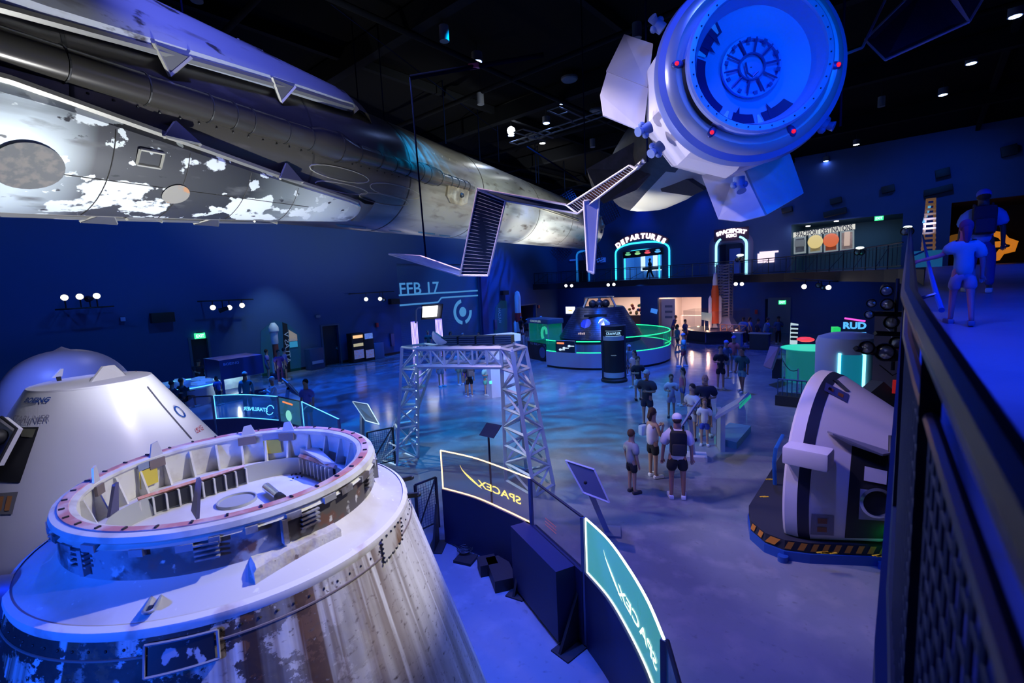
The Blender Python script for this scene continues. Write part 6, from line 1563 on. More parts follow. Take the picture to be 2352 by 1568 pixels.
capquad([(1976, 1122), (2040, 1130), (2036, 1196), (1972, 1192)], 4, .024, M('inner_hatch', (.3, .3, .42), .4), 'inner_hatch', ht)
c = oncap(2012, 1153, .04); nrm = Vector((T32, c.y/abs(c.y)*1, 0)).normalized(); nrm = Vector((.5, -.85, .1)).normalized()
X = Matrix.Translation(c) @ nrm.to_track_quat('Z', 'Y').to_matrix().to_4x4()
mb = MB(); mb.X = X; mb.lathe([(.22, 0), (.24, .05), (.2, .07), (.19, .02), (.0, .02)], n=32); mb.build('round_window', CHROME, ht)
mb = MB(); mb.X = X; mb.lathe([(.185, .03), (.0, .03)], n=32); mb.build('window_glass', BLACK, ht)
tp_ = capquad([(1864, 1180), (1916, 1184), (1915, 1230), (1861, 1227)], 3, .012, M('plate_grey_violet', (.2, .19, .27), .5), 'thruster_plate')
capquad([(1878, 1190), (1900, 1191), (1900, 1203), (1878, 1202)], 2, .02, M('nozzle_brown', (.22, .07, .03), .5), 'thruster_nozzle', tp_)
capquad([(1877, 1210), (1899, 1211), (1899, 1222), (1877, 1221)], 2, .02, M('nozzle_brown', (.22, .07, .03), .5), 'thruster_nozzle', tp_)
tp_ = capquad([(1897, 878), (1950, 905), (1945, 924), (1893, 896)], 3, .015, M('plate_blue', (.05, .06, .22), .5), 'thruster_plate')
capquad([(1904, 888), (1916, 894), (1914, 900), (1902, 894)], 2, .022, M('nozzle_brown', (.22, .07, .03), .5), 'thruster_nozzle', tp_)
capquad([(1926, 900), (1938, 906), (1936, 913), (1924, 907)], 2, .022, M('nozzle_brown', (.22, .07, .03), .5), 'thruster_nozzle', tp_)
capquad([(1910, 872), (1925, 872), (1952, 897), (1940, 897)], 3, .02, CHROME, 'polished_port')
b0 = oncap(1850, 1040); MB().box(oncap(1815, 1035)+Vector((.28, -.08, .0)), (.66, .42, .30), bev=.05).build('overhang_box', wht, tcp)
a_, b_ = oncap(1900, 993, .02), oncap(2052, 1042, .02)
MB().poly([a_, b_, b_+Vector((-.1, -.28, .02)), (a_+b_)/2+Vector((-.1, -.24, .02)), a_+Vector((.1, -.1, 0))], .03, Vector((0, 0, 1))).build('hatch_awning', M('awning_grey', (.2, .2, .28), .4), tcp)
pf = thing('hazard_platform', 'black low platform with blue base rail and yellow hazard tape under the white training capsule', 'platform', F(1850, 1280))
o_ = [F(1717, 1200), F(1722, 1238), F(1755, 1268), F(1800, 1286), F(1860, 1294), F(2045, 1302), F(2160, 1290), F(2160, 900), F(1860, 960), F(1800, 1060)]
def lift(ps, z): return [Vector((p.x, p.y, z)) for p in ps]
MB().ring([lift(o_, .0), lift(o_, .16)], smooth=False).build('blue_base', M('base_blue', (.02, .10, .45), .4, .2), pf)
cc_ = sum(o_, Vector())/len(o_)
ins = [p.lerp(cc_, .012) for p in o_]
MB().ring([lift(ins, .16), lift(ins, .34)], smooth=False).build('black_deck', M('anti_slip_black', (.02, .022, .035), .8), pf)
hz = M('hazard_orange', (.75, .25, .02), .6); st_ = MB()
pts = lift([p.lerp(cc_, .006) for p in o_[1:7]], .26)
for a, b in zip(pts, pts[1:]):
    n_ = max(1, int((b-a).length/.16))
    for i in range(n_):
        p, q = a.lerp(b, i/n_), a.lerp(b, (i+.5)/n_); st_.add([p-Vector((0, 0, .06)), q-Vector((0, 0, .06)), q.lerp(b, .0)+Vector((0, 0, .07))+(q-p)*.6, p+Vector((0, 0, .07))+(q-p)*.6], [(0, 1, 2, 3)])
st_.build('hazard_tape', hz, pf)
hy = MB()
for px, py in [(1752, 1140), (1765, 1100), (1884, 1268), (1895, 1268), (1905, 1269), (2012, 1275), (2022, 1276)]:
    p = F(px, py, .345); hy.box(p, (.12, .03, .01), rz=.8).box(p+Vector((.05, .02, 0)), (.12, .03, .01), rz=.8)
hy.build('yellow_tape_marks', M('hazard_yellow', (.8, .5, .02), .6), pf)
for px, py in [(1798, 1288), (2030, 1306)]: MB().cyl(F(px, py)+Vector((0, 0, 0)), F(px, py)+Vector((0, 0, .1)), .08, 16).build('levelling_foot', M('base_blue', (.02, .10, .45), .4, .2), pf)
MB().tube([F(1780, 1112, .34), F(1778, 1060, .9), F(1782, 1030, 1.2), F(1798, 1000, 1.35)], .04, 10).build('blue_handrail', M('handrail_blue', (.02, .16, .6), .4, .2), pf)
gl = thing('status_beacon', 'upright green light bar with a red lamp at the rail beside the training capsule', 'light', D(2041, 1270, 7.6))
MB().tube([D(2041, 1218, 7.6), D(2038, 1272, 7.6)], .035, 8).build('green_tube', EM('green_tube', (.02, 1, .2), 1.3), gl)
MB().ball(D(2043, 1203, 7.6), .035, 8, 6).build('red_lamp', EM('red_beacon', (1, .02, .01), 2.0), gl)
MB().tube([D(2046, 1000, 7.65), D(2038, 1400, 7.65)], .03, 8).build('pole', DARK, gl)

# ------------------------------------------------------------------ railings
rail_m = M('rail_metal', (.04, .05, .08), .35, .5)
def rail_run(pts, label, pitch, group=None, picket=True, h=1.07, meshx=False, pw_=.03):
    r = thing('balcony_railing', label, 'railing', pts[0], group=group); up = Vector((0, 0, 1))
    MB().tube([p+up*h for p in pts], .03, 8).build('top_rail', rail_m, r); MB().tube([p+up*.12 for p in pts], .02, 6).build('bottom_rail', rail_m, r); MB().tube([p+up*(h-.14) for p in pts], .015, 6).build('mid_rail', rail_m, r)
    k = 0
    for a, b in zip(pts, pts[1:]):
        n = max(1, round((b-a).length/pitch))
        for i in range(n):
            p, q = a.lerp(b, i/n), a.lerp(b, (i+1)/n)
            MB().box(p+up*h/2, (.05, .05, h)).build('post', rail_m, r)
            for tt in (.33, .67): MB().box(p.lerp(q, tt)+up*(h/2+.03), (.022, .022, h-.16)).build('baluster', rail_m, r)
            if k % 2 == 0: MB().bar(p+up*.12, q+up*(h-.14), .025).build('diagonal_brace', rail_m, r)
            k += 1
    return r
E_pts = [Vector((p.x, p.y-.06 if p.x < -4 else p.y, p.z)) for p in edge]
rail_run([p+Vector((.12, .12, 0)) for p in edge[:7]], 'dark balcony railing in front of the departures arch', 1.9)
rail_run([p+Vector((.1, .12, 0)) for p in edge[6:12]], 'dark curved balcony railing with diagonal braces below the planet posters', 1.25)
# ramp railing next to the camera: mesh guard with inboard handrail
gr = thing('ramp_railing', 'blurred dark mesh railing with a slanting handrail along the ramp, right beside the viewer', 'railing', (.1, 4, 3.8))
ygs = [-.6, .2, .45, .63, .86, 1.3, 1.9, 2.6, 3.6, 5, 7, 9.5, 12, 15.4]
def gx(y): return .1-.078*max(y, .1) if y < 1.7 else -.033-.024*(y-1.7)
def topz(y): return ramp_z(y)+1.07 if 1.6 < y < 9 else (4.62+(y-.4)*.07 if y <= 1.6 else 5.25+(y-9)*.07)
tp = [Vector((gx(y), y, topz(y))) for y in ygs]
MB().tube(tp, .022, 10).build('top_rail', rail_m, gr)
MB().tube([Vector((gx(y)+.0, y, topz(y)-.13)) for y in ygs], .012, 8).build('second_rail', M('rail_copperish', (.2, .12, .12), .35, .5), gr)
MB().tube([Vector((gx(y), y, ramp_z(y)+.1)) for y in ygs], .02, 8).build('bottom_rail', rail_m, gr)
for y in [-.3, 1.1, 2.5, 3.9, 5.3, 6.7, 8.1, 9.5, 10.9, 12.3, 13.7, 15.1]: MB().box((gx(y), y, (ramp_z(y)+topz(y))/2), (.03, .05, topz(y)-ramp_z(y))).build('post', rail_m, gr)
m_ = MB(); yy = -.5
while yy < 7.5:
    m_.bar((gx(yy), yy, ramp_z(yy)+.1), (gx(yy), yy, topz(yy)-.14), .005); yy += .06
for i in range(14):
    m_.tube([Vector((gx(y), y, ramp_z(y)+.1+(topz(y)-.14-ramp_z(y)-.1)*i/14)) for y in ygs[:11]], .003, 4)
m_.build('wire_mesh', M('wire_dark', (.04, .07, .16), .4, .5), gr)
MB().tube([D(2119, 540, 13), D(2126, 575, 8), D(2137, 625, 5.4), D(2152, 680, 4.2), D(2163, 712, 3.7)], .02, 10).build('blue_handrail', M('handrail_blue', (.02, .16, .6), .4, .2), gr)
for a_, b_ in ((D(2126, 575, 8), D(2090, 590, 8)), (D(2150, 675, 4.2), D(2096, 690, 4.3))): MB().bar(a_, b_, .02).build('handrail_bracket', rail_m, gr)
fm = MB(); fr_ = []
for y in (-3, .2, 1.7, 5, 9, 15.5): x = gx(y); z = ramp_z(y); fr_.append([Vector((x-.04, y, z+.05)), Vector((x+.03, y, z+.05)), Vector((x+.03, y, z-.5)), Vector((x-.04, y, z-.5))])
struct('trim_5', fm.ring(fr_, smooth=False), M('fascia_navy', (.02, .035, .08), .5))

# ------------------------------------------------------------------ stage light rigs by the ramp
def rig_head(t, c, aim, s=1.0, lit=None, name='lamp_head'):
    s *= .8
    d = (Vector(aim)-c).normalized(); X = Matrix.Translation(c) @ d.to_track_quat('Z', 'Y').to_matrix().to_4x4()
    mb = MB(); mb.X = X; mb.lathe([(.0, -.28*s), (.08*s, -.27*s), (.10*s, -.1*s), (.11*s, .12*s), (.13*s, .16*s), (.12*s, .17*s), (.10*s, .1*s)], n=20); h = mb.build(name, M('lamp_black', (.012, .012, .016), .35, .3), t)
    l = MB(); l.X = X; l.lathe([(.10*s, .13*s), (.06*s, .15*s), (0, .155*s)], n=16); l.build('lens', lit or M('lens_glass', (.5, .5, .42), .15, .6), h); return h
lt_ = thing('stage_light_stack', 'dark stack of stage lights clamped on a pole beside the ramp railing', 'stage lights', D(2058, 700, 11.5))
MB().tube([D(2062, 640, 11.5), D(2050, 850, 11.5)], .04, 8).build('pole', DARK, lt_)
MB().bar(D(1995, 720, 11.3), D(2080, 722, 11.5), .08).bar(D(2010, 765, 11.3), D(2080, 768, 11.5), .08).bar(D(1965, 800, 10.6), D(2080, 826, 11.4), .09).build('crossbar', DARK, lt_)
lensg = M('lens_glass', (.5, .5, .42), .15, .6)
for px, py, d, s, tgt in [(2035, 665, 11.4, 1.3, (2045, 690)), (2003, 697, 11.2, 1.0, (1985, 688)), (1998, 722, 11.2, 1.0, (1980, 726)), (2040, 700, 11.4, 1.4, (2020, 690)), (2050, 740, 11.4, 1.5, (2020, 745)), (2040, 812, 10.9, 2.0, (1990, 790)), (1995, 800, 10.7, 1.5, (1960, 785)), (2062, 790, 11.2, 1.4, (2030, 760))]:
    rig_head(lt_, D(px, py, d), D(tgt[0], tgt[1], d-.9), s)
MB().tube([D(2075, 700, 11.4), D(2085, 780, 11.4), D(2075, 850, 11.4), D(2050, 862, 11.4), D(2020, 838, 11.2)], .012, 5).build('hanging_cable', BLACK, lt_)
MB().poly([D(2037, 753, 11.6), D(2052, 753, 11.6), D(2056, 783, 11.6), D(2050, 782, 11.6), D(2048, 763, 11.6)], .03).build('pale_safety_tag', M('tag_white', (.7, .72, .7), .5), lt_)

# ------------------------------------------------------------------ wall track lights (lit) on the left wall and balcony edge
lampon = EM('lamp_warm_white', (1, .93, .78), 30)
def track(pa, pb, heads, label, up_=False, group=None, es=lampon, stem=True):
    t = thing('track_light', label, 'track light', pa, group=group); MB().tube([pa, pb], .035, 8).build('track_bar', DARK, t)
    if pa.x < WX+1.5:
        for q in (.15, .85): c = pa.lerp(pb, q); MB().bar(c, Vector((WX, c.y, c.z)), .05).build('wall_bracket_arm', DARK, t)
    for p, aim, on in heads:
        h = rig_head(t, p, aim, 1.4, es if on else None)
        q = pa.lerp(pb, min(1, max(0, (p-pa).dot(pb-pa)/(pb-pa).length_squared))); MB().bar(p, q, .04).build('stem', DARK, h)
    return t
def tk(x, y, off=.9): return ONX(x, y, WX+off)
rkaim = RA+RU*6
track(tk(126, 711), tk(262, 703), [(tk(148, 684), D(148, 660, 18), 1), (tk(183, 682), D(183, 655, 18), 1), (tk(221, 680), D(240, 668, 20), 1), (tk(205, 686), D(160, 690, 24), 0)], 'three lit spotlights standing on a wall bar above the white dome')
track(tk(453, 692), tk(582, 687), [(tk(489, 706), D(489, 714, 20), 1), (tk(527, 706), D(527, 712, 22), 1), (tk(556, 701), D(556, 705, 22), 1), (tk(512, 711), D(480, 722, 26), 0)], 'three lit spotlights hanging under a wall bar, left of the door')
track(tk(801, 675), tk(905, 669), [(tk(841, 687), D(835, 688, 24), 1), (tk(873, 686), D(870, 690, 24), 1), (tk(880, 688), D(930, 700, 30), 0)], 'spotlights hanging under a wall bar, left of the roller door')
lampw = EM('lamp_white_bright', (1, .9, .85), 26)
def blx(px, py, d): return D(px, py, d)
for pxs, lab, d in [(((1300, 656), (1313, 656)), 'pair of lit spotlights under the balcony left end', 44), (((1397, 654), (1410, 653)), 'pair of lit spotlights under the balcony below the departures arch', 42.3), (((1690, 652), (1704, 652)), 'pair of lit spotlights under the balcony right of the launch tower model', 35.0)]:
    a, b = D(pxs[0][0]-6, pxs[0][1]-8, d), D(pxs[1][0]+6, pxs[1][1]-8, d)
    track(a, b, [(D(x, y, d), D(x, y+4, d-8), 1) for x, y in pxs], lab, es=lampw)
a, b = D(1820, 640, 28), D(1925, 646, 26)
track(a, b, [(D(1847, 658, 27.4), D(1840, 664, 20), 1), (D(1903, 660, 26.4), D(1898, 664, 20), 1), (D(1880, 655, 27), D(1860, 660, 20), 0), (D(1890, 660, 27), D(1930, 670, 22), 0)], 'cluster of stage lights, two lit, below the planet posters', es=lampw)

# ------------------------------------------------------------------ ceiling fixtures
blueon = EM('ceiling_lamp_blue', (.25, .4, 1), 30); whon = EM('ceiling_lamp_white', (.9, .95, 1), 22)
def can(px, py, z, mat, label, drop=.35, r=.16, grp=None, body=True):
    p = F(px, py, z)
    t = thing('ceiling_downlight', label, 'ceiling light', p, group=grp)
    MB().cyl(p, p+Vector((0, 0, drop)), r, 20).build('lamp_can', M('can_grey', (.12, .13, .16), .5), t)
    if mat: MB().cyl(p-Vector((0, 0, .01)), p, r*.8, 20).build('glowing_lens', mat, t)
    MB().tube([p+Vector((0, 0, drop)), Vector((p.x, p.y, CZ))], .012, 5).build('suspension_rod', DARK, t)
gb = 'blue-glowing ceiling downlights'
for px, py, m_, lab in [(1096, 142, blueon, 'small blue-glowing ceiling light beside the suspended spreader bar'), (1292, 237, blueon, 'bright blue-glowing ceiling light, highest of the middle cluster'), (1174, 311, blueon, 'blue-glowing ceiling light just under the round white lamp'), (1255, 283, blueon, 'blue-glowing ceiling light with a tall blue-lit can'), (1246, 329, whon, 'small pale ceiling light below the tall blue-lit can'), (1289, 363, blueon, 'blue-glowing ceiling light, lowest of the middle cluster'),
                        (2332, 38, blueon, 'blue-white ceiling light at the top right corner'), (2231, 146, blueon, 'blue-white ceiling light, second from the top right corner'), (2166, 218, blueon, 'blue-white ceiling light, third from the top right corner'), (1967, 332, whon, 'white ceiling light above the right wall boundary'), (1897, 370, blueon, 'small blue-white ceiling light right of the folded white panel'), (1543, 458, blueon, 'tiny blue ceiling light below the spaceplane wing')]:
    z_ = 12.6
    can(px, py, z_, m_, lab, .3, .19)
p = F(1174, 300, 12.5); MB().ball(p, .2, 14, 8); tag(MB().ball(p, .2, 14, 8).build('round_lamp', whon), 'round glowing white lamp near the middle of the ceiling', 'ceiling light')
for px, py, lab in [(1021, 95, 'grey unlit can light hanging on a long rod, left of the spreader bar'), (1104, 240, 'grey unlit can light hanging above the far end of the booster'), (1463, 88, 'grey unlit can light above the folded white panel'), (1361, 338, 'grey unlit can light right of the middle cluster'), (2024, 245, 'grey unlit can light near the right wall'), (452, 3, 'unlit can light at the top edge above the booster leg')]:
    can(px, py, 11.9, None, lab, .42, .14)
for px, py, lab in [(1308, 185, 'flat pale ceiling speaker above the middle cluster'), (1370, 258, 'round pale ceiling vent left of the folded white panel'), (1226, 318, 'dark round ceiling vent in the middle of the ceiling'), (770, 166, 'dark round ceiling vent above the booster leg tip')]:
    p = F(px, py, 12.9); t = tag(MB().lathe([(.0, 0), (.3, 0), (.34, .05), (.34, .12)], n=24, ax=Matrix.Translation(p)).build('ceiling_vent', M('vent_grey', (.12, .13, .15), .6)), lab, 'vent')
# spreader bar, cables
cabm = M('steel_cable', (.003, .007, .03), 1, spec=0)
sb = thing('spreader_bar', 'long dark horizontal lifting bar slung on cables below the ceiling', 'beam', D(1095, 152, 9.9))
A_, B_ = D(942, 178, 10.0), D(1248, 126, 10.4); MB().tube([A_, B_], .05, 10).build('bar', M('bar_navy', (.002, .004, .015), 1, spec=0), sb)
MB().box(A_.lerp(B_, .47)+Vector((0, 0, .01)), (.22, .1, .09), rz=.5).build('red_white_tag', M('tag_red', (.5, .1, .15), .5), sb)
MB().bar(A_.lerp(B_, .35), A_.lerp(B_, .46), .035).build('pale_tape', M('tape_pink', (.6, .4, .6), .5), sb)
def cable(a, b, label, r=.014): t = tag(MB().tube([a, b], r, 6).build('suspension_cable', cabm), label, 'cable'); return t
def vert_up(p): return Vector((p.x, p.y, CZ))
cl_ = [(D(446, 256, 9.3), 'suspension cable running down to the booster pipe, leftmost', None), (D(978, 590, 9.9), 'long cable from the spreader bar to the flat solar panel', A_), (D(1487, 372, 8.35), 'thick cable down to the solar array hinge beside the cargo module', None),
       (D(1104, 395, 23), 'suspension cable to the upper side of the booster below a grey can light', None), (D(1146, 372, 24.5), 'suspension cable to the booster right of the can light cable', None), (D(1238, 425, 30), 'suspension cable to the far part of the booster', None), (D(1298, 452, 34), 'suspension cable to the far end of the booster', None), (D(825, 265, 15.2), 'faint suspension cable at the tip of the upper booster leg', None), (D(893, 420, 15.5), 'faint suspension cable crossing the booster middle', None), (D(1024, 330, 20), 'faint suspension cable right of the spreader bar end', None), (D(1345, 400, 12.6), 'suspension cable left of the spaceplane', None), (D(1232, 420, 27), 'second suspension cable to the far part of the booster', None)]
for p, lab, q in cl_:
    if q is None: q = vert_up(p)
    cable(q, p, lab, .018 if p.y < 12 else .025)
MB_ = D(1930, 290, 7.6); cable(vert_up(MB_), MB_, 'thick cable at the right side of the cargo module', .018)
cable(D(1211, 337, 14), D(1332, 415, 12.3), 'pale slanting rod reaching to the spaceplane nose', .02)
cable(D(760, 10, 12.5), D(1140, 300, 24), 'thin slanting wire crossing under the ceiling', .012)
tr2 = MB()
for (a, b) in (((1180, 330), (1490, 225)), ((1270, 250), (1330, 275)), ((1190, 300), (1260, 320))):
    p, q = F(a[0], a[1], 12.2), F(b[0], b[1], 12.2); u = (q-p).normalized(); n_ = Vector((-u.y, u.x, 0))*.3
    tr2.bar(p+n_, q+n_, .06).bar(p-n_, q-n_, .06)
    for i in range(int((q-p).length/.8)): s = p.lerp(q, i*.8/(q-p).length); tr2.bar(s+n_, s-n_, .04)
o = tag(tr2.build('cable_tray', M('tray_grey', (.05, .06, .08), .5, .3)), 'ladder-like cable trays under the black ceiling', 'cable tray')
for i, (x0, y0, x1, y1) in enumerate([(-26, 6, 8, 6), (-26, 14.5, 8, 14.5), (-26, 21.5, 8, 21.5), (-12, -4, -12, 40), (-20.5, -4, -20.5, 40)]):
    struct('trim_pipe_%d' % (i+1), MB().tube([(x0, y0, 12.35), (x1, y1, 12.35)], .09, 10), beamm)

# ------------------------------------------------------------------ things on the left wall
ex_ = lambda t, px, py, face, w=.46: None
exm = EM('exit_green', (.05, 1, .3), 1.6)
def exit_sign(c, ux, label):
    t = thing('exit_sign', label, 'exit sign', c); n = Vector(ux).cross(Vector((0, 0, 1))).normalized(); 
    n = n if n.dot(CAM-c) > 0 else -n; ux = Vector((0, 0, 1)).cross(n)
    MB().box(c, (.5, .08, .3), rz=math.atan2(ux.y, ux.x)).build('sign_box', exm, t); MB().box(c+Vector((0, 0, .18)), (.3, .06, .06), rz=math.atan2(ux.y, ux.x)).build('bracket', DARK, t)
    put_text('EXIT', .38, .17, c+n*.05, ux, (0, 0, 1), EM('exit_letter', (.5, 1, .7), 2.2), t, bold=.03)
exit_sign(ONX(459, 771, WX+.1), (0, 1, 0), 'green EXIT sign above the leftmost dark door')
exit_sign(ONY(1797, 694, BY-.08), (1, 0, 0), 'green EXIT sign above the pale door under the balcony')
exit_sign(ONY(2019, 501, BY+.6), (1, 0, 0), 'green EXIT sign in the upper gallery opening')
def wbox(px, py, w, h, mat, label, cat, name, off=.1, d=.15):
    c = ONX(px, py, WX+off); return tag(MB().box(c, (d, w, h), bev=.02).build(name, mat), label, cat)
wbox(373, 729, 1.0, .5, BLACK, 'black wall speaker between the two left track lights', 'speaker', 'wall_speaker', .25, .4)
wbox(905, 692, .75, .4, BLACK, 'black wall speaker at the left edge of the roller door', 'speaker', 'wall_speaker', .35, .4)
wbox(1159, 672, .8, .4, BLACK, 'black wall speaker above the VULCAN graphic', 'speaker', 'wall_speaker', .35, .4)
wbox(282, 733, .2, .2, M('tag_pale_blue', (.3, .35, .7), .5), 'small pale square sensor on the wall right of the dome', 'sensor', 'wall_sensor')
wbox(730, 726, .3, .16, M('camera_grey', (.2, .25, .35), .4), 'small oval wall camera above the second dark door', 'camera', 'wall_camera')
wbox(866, 746, .18, .3, M('alarm_red', (.5, .02, .04), .4), 'red fire alarm on the blue wall left of the roller door', 'fire alarm', 'fire_alarm')
wbox(1237, 704, .25, .3, M('alarm_red', (.5, .02, .04), .4), 'red fire alarm right of the far doorway', 'fire alarm', 'fire_alarm')
wbox(901, 780, .3, .95, M('notice_mauve', (.10, .08, .18), .5), 'narrow mauve notice panel at the left of the roller door', 'notice', 'wall_notice')
wbox(1138, 745, .3, .95, M('notice_mauve', (.10, .08, .18), .5), 'narrow mauve notice panel right of the roller door', 'notice', 'wall_notice')
# lit pillars and screens at the roller door
for px, lab in ((956, 'violet-lit pillar below the left end of the hanging screen'), (1012, 'violet-lit pillar right of the hanging screen')):
    p = F(px, 812); t = thing('lit_pillar', lab, 'pillar', p); zt = zpx(p, 738 if px < 1000 else 732)
    MB().box(setz(p, zt/2), (.35, .35, zt)).build('pillar_body', M('pillar_violet', (.3, .25, .7), .4, emit=(.35, .25, 1), es=.55), t)
    for dx in (-.12, 0, .12): MB().box(setz(p, zt/2)+Vector((.18, dx, 0)), (.02, .025, zt*.96)).box(setz(p, zt/2)+Vector((dx, -.18, 0)), (.025, .02, zt*.96)).build('light_line', EM('violet_line', (.6, .5, 1), 2.5), t)
sc = thing('hanging_screen', 'bright white screen in a black frame on a curved pipe arm before the roller door', 'screen', D(990, 717, 33))
q4 = [D(974, 704, 33), D(1009, 702, 32.4), D(1006, 727, 32.4), D(973, 729, 33)]
c_ = sum(q4, Vector())/4
MB().poly([c_+(p-c_)*1.35 for p in q4], .12).build('frame', BLACK, sc); nn = (q4[1]-q4[0]).cross(q4[3]-q4[0]).normalized(); nn = nn if nn.dot(CAM-c_) > 0 else -nn
MB().poly([p+nn*.14 for p in q4], .01, nn).build('screen_glow', EM('screen_white', (1, 1, 1), 3.0), sc)
MB().tube([D(955, 742, 33.2), D(955, 712, 33.2), D(960, 706, 33.2), D(972, 706, 33.1)], .07, 8).build('pipe_arm', GREY, sc)
sc = thing('wall_screen', 'small bright screen in a rounded frame left of the dark capsule', 'screen', D(1311, 712, 43))
c_ = ONY(1311, 712, BY-.12)
MB().box(c_, (1.75, .12, 1.15), bev=.05).build('frame', M('screen_frame_blue', (.03, .06, .25), .4), sc); MB().box(c_+Vector((0, -.08, 0)), (1.15, .02, .72)).build('screen_glow', EM('screen_pale', (.75, .85, 1), 2.2), sc); MB().box(c_+Vector((0, -.1, -.05)), (.5, .01, .14)).build('orange_mark', EM('mark_orange', (1, .6, .15), 1.2), sc)
# arcade-like cabinets, bins
def cabinet(px, py, w, h, label, mats, name='photo_cabinet', cat='cabinet'):
    p = F(px, py); p.x = max(p.x, WX+.62); t = thing(name, label, cat, p); d = (CAM-p); d.z = 0; a = math.atan2(d.y, d.x)+.6; R_ = Matrix.Rotation(a, 4, 'Z')
    mb = MB(); mb.X = Matrix.Translation(p) @ R_; mb.box((0, 0, h/2), (.6, w, h), bev=.04); mb.build('cabinet_body', mats[0], t)
    for i, (z, hh, m_) in enumerate(mats[1:]):
        mb = MB(); mb.X = Matrix.Translation(p) @ R_; mb.box((.32, 0, z*h), (.03, w*.8, hh*h)); mb.build('lit_panel', m_, t)
    return t
cabinet(812, 830, .95, 2.0, 'black souvenir machine with an orange-lit header by the left wall', [BLACK, (.88, .1, EM('orange_header', (1, .6, .3), 1.0)), (.6, .1, EM('cream_row', (.8, .75, .5), .5)), (.28, .3, M('picture_blue', (.15, .2, .45), .4, emit=(.2, .25, .6), es=.3, noise=[(6, (.4, .1, .15), .5, .6)]))])
cabinet(838, 826, .8, 1.9, 'black souvenir machine with a blue-glowing top, right of the orange-lit one', [BLACK, (.9, .2, M('picture_blue2', (.05, .1, .4), .4, emit=(.15, .3, .9), es=.5, noise=[(8, (.4, .5, .8), .5, .6)])), (.25, .3, M('picture_blue', (.15, .2, .45), .4))])
cabinet(858, 822, .8, 1.15, 'grey-blue box bin standing right of the souvenir machines', [M('bin_blue', (.06, .14, .28), .5)], 'box_bin', 'bin')
cabinet(717, 846, 1.0, 1.35, 'navy recycling bin with a round emblem on its front', [M('bin_navy', (.02, .06, .18), .5), (.35, .14, M('emblem_pale', (.25, .35, .6), .5))], 'recycling_bin', 'bin')
# blue-edged console (left)
co = thing('mission_console', 'curved white console desk with blue-glowing edges where seated people play', 'console', F(430, 930))
def arcp(c, rx, ry, a0, a1, z, n=18): return [Vector((c.x+rx*math.cos(lerp(a0, a1, i/n)), c.y+ry*math.sin(lerp(a0, a1, i/n)), z)) for i in range(n+1)]
cc_ = F(432, 925); whc = M('console_white', (.45, .5, .65), .4)
MB().ring([arcp(cc_, 1.35, 1.2, 0, 2*PI*17/18, 0, 17), arcp(cc_, 1.4, 1.25, 0, 2*PI*17/18, .8, 17)]).build('desk_body', whc, co)
MB().ring([arcp(cc_, 1.5, 1.35, 0, 2*PI*17/18, .8, 17), arcp(cc_, 1.5, 1.35, 0, 2*PI*17/18, .88, 17)]).build('desk_top', whc, co)
MB().tube(arcp(cc_, 1.52, 1.37, 0, 2*PI, .9, 40), .022, 6).build('glowing_edge', blue_e, co)
mb = MB(); 
for a in (.3, 1.2, 2.2, 3.1, 4.2): mb.box(cc_+Vector((.95*math.cos(a), .85*math.sin(a), .98)), (.5, .35, .12), rz=a)
mb.build_each('desk_screen', M('screen_blue', (.1, .3, .7), .3, emit=(.1, .35, .9), es=.4), co)
# dark glass booth
bo = thing('glass_booth', 'dark-roofed display booth with glass sides and BOEING lettering', 'booth', F(562, 925))
b0, b1 = F(515, 925), F(612, 905); 
u = (b1-b0).normalized(); n_ = Vector((-u.y, u.x, 0)); n_ = n_ if n_.dot(b0) > 0 else -n_; Lb = (b1-b0).length; ang = math.atan2(u.y, u.x); mc = (b0+b1)/2+n_*Lb*.45; hb2 = zpx(b0, 828)
MB().box(setz(mc, hb2-.45), (Lb, Lb*.9, .9), rz=ang).build('booth_header', M('booth_navy', (.02, .04, .14), .4), bo)
spot('kiosk_fill', (-9, 9, 9.5), tuple(setz(kc, 1.8)), (.7, .65, 1), 3200, 26, .8, .1)  # added spot, brightens the kiosk that otherwise stands in the dark
MB().box(setz(mc, .15), (Lb, Lb*.9, .3), rz=ang).build('booth_base', NAVY, bo)
for sx, sy in ((-1, -1), (1, 1), (-1, 1)): MB().box(setz(mc+u*sx*Lb*.48+n_*sy*Lb*.43, hb2/2), (.12, .12, hb2), rz=ang).build('corner_post', M('booth_navy', (.02, .04, .14), .4), bo)
MB().box(setz(mc+n_*Lb*.42, hb2*.4), (Lb*.9, .03, hb2*.6), rz=ang).build('lit_backdrop', M('booth_backdrop', (.2, .3, .35), .5, emit=(.35, .5, .55), es=.35, noise=[(1.6, (.1, .15, .25), .45, .55)]), bo)
MB().box(setz(mc-n_*Lb*.44, hb2*.38), (Lb*.9, .012, hb2*.5), rz=ang).build('glass_side', GL('booth_glass', (.3, .45, .55), .15), bo)
put_text('BOEING', Lb*.35, .12, setz(mc-n_*Lb*.46-u*Lb*.25, hb2-.2), u, (0, 0, 1), M('booth_letter', (.3, .4, .7), .4), bo, off=.01, bold=.02)
put_text('BOEING', Lb*.3, .12, setz(mc+u*Lb*.51, hb2-.2), n_, (0, 0, 1), M('booth_letter', (.3, .4, .7), .4), bo, off=.01, bold=.02)
l = bpy.data.lights.new('booth_light', 'POINT'); l.energy = 60; l.color = (.7, .95, 1); l.shadow_soft_size = .02; o = bpy.data.objects.new('booth_light', l); COL.objects.link(o); o.location = setz(mc, hb2-1.1)
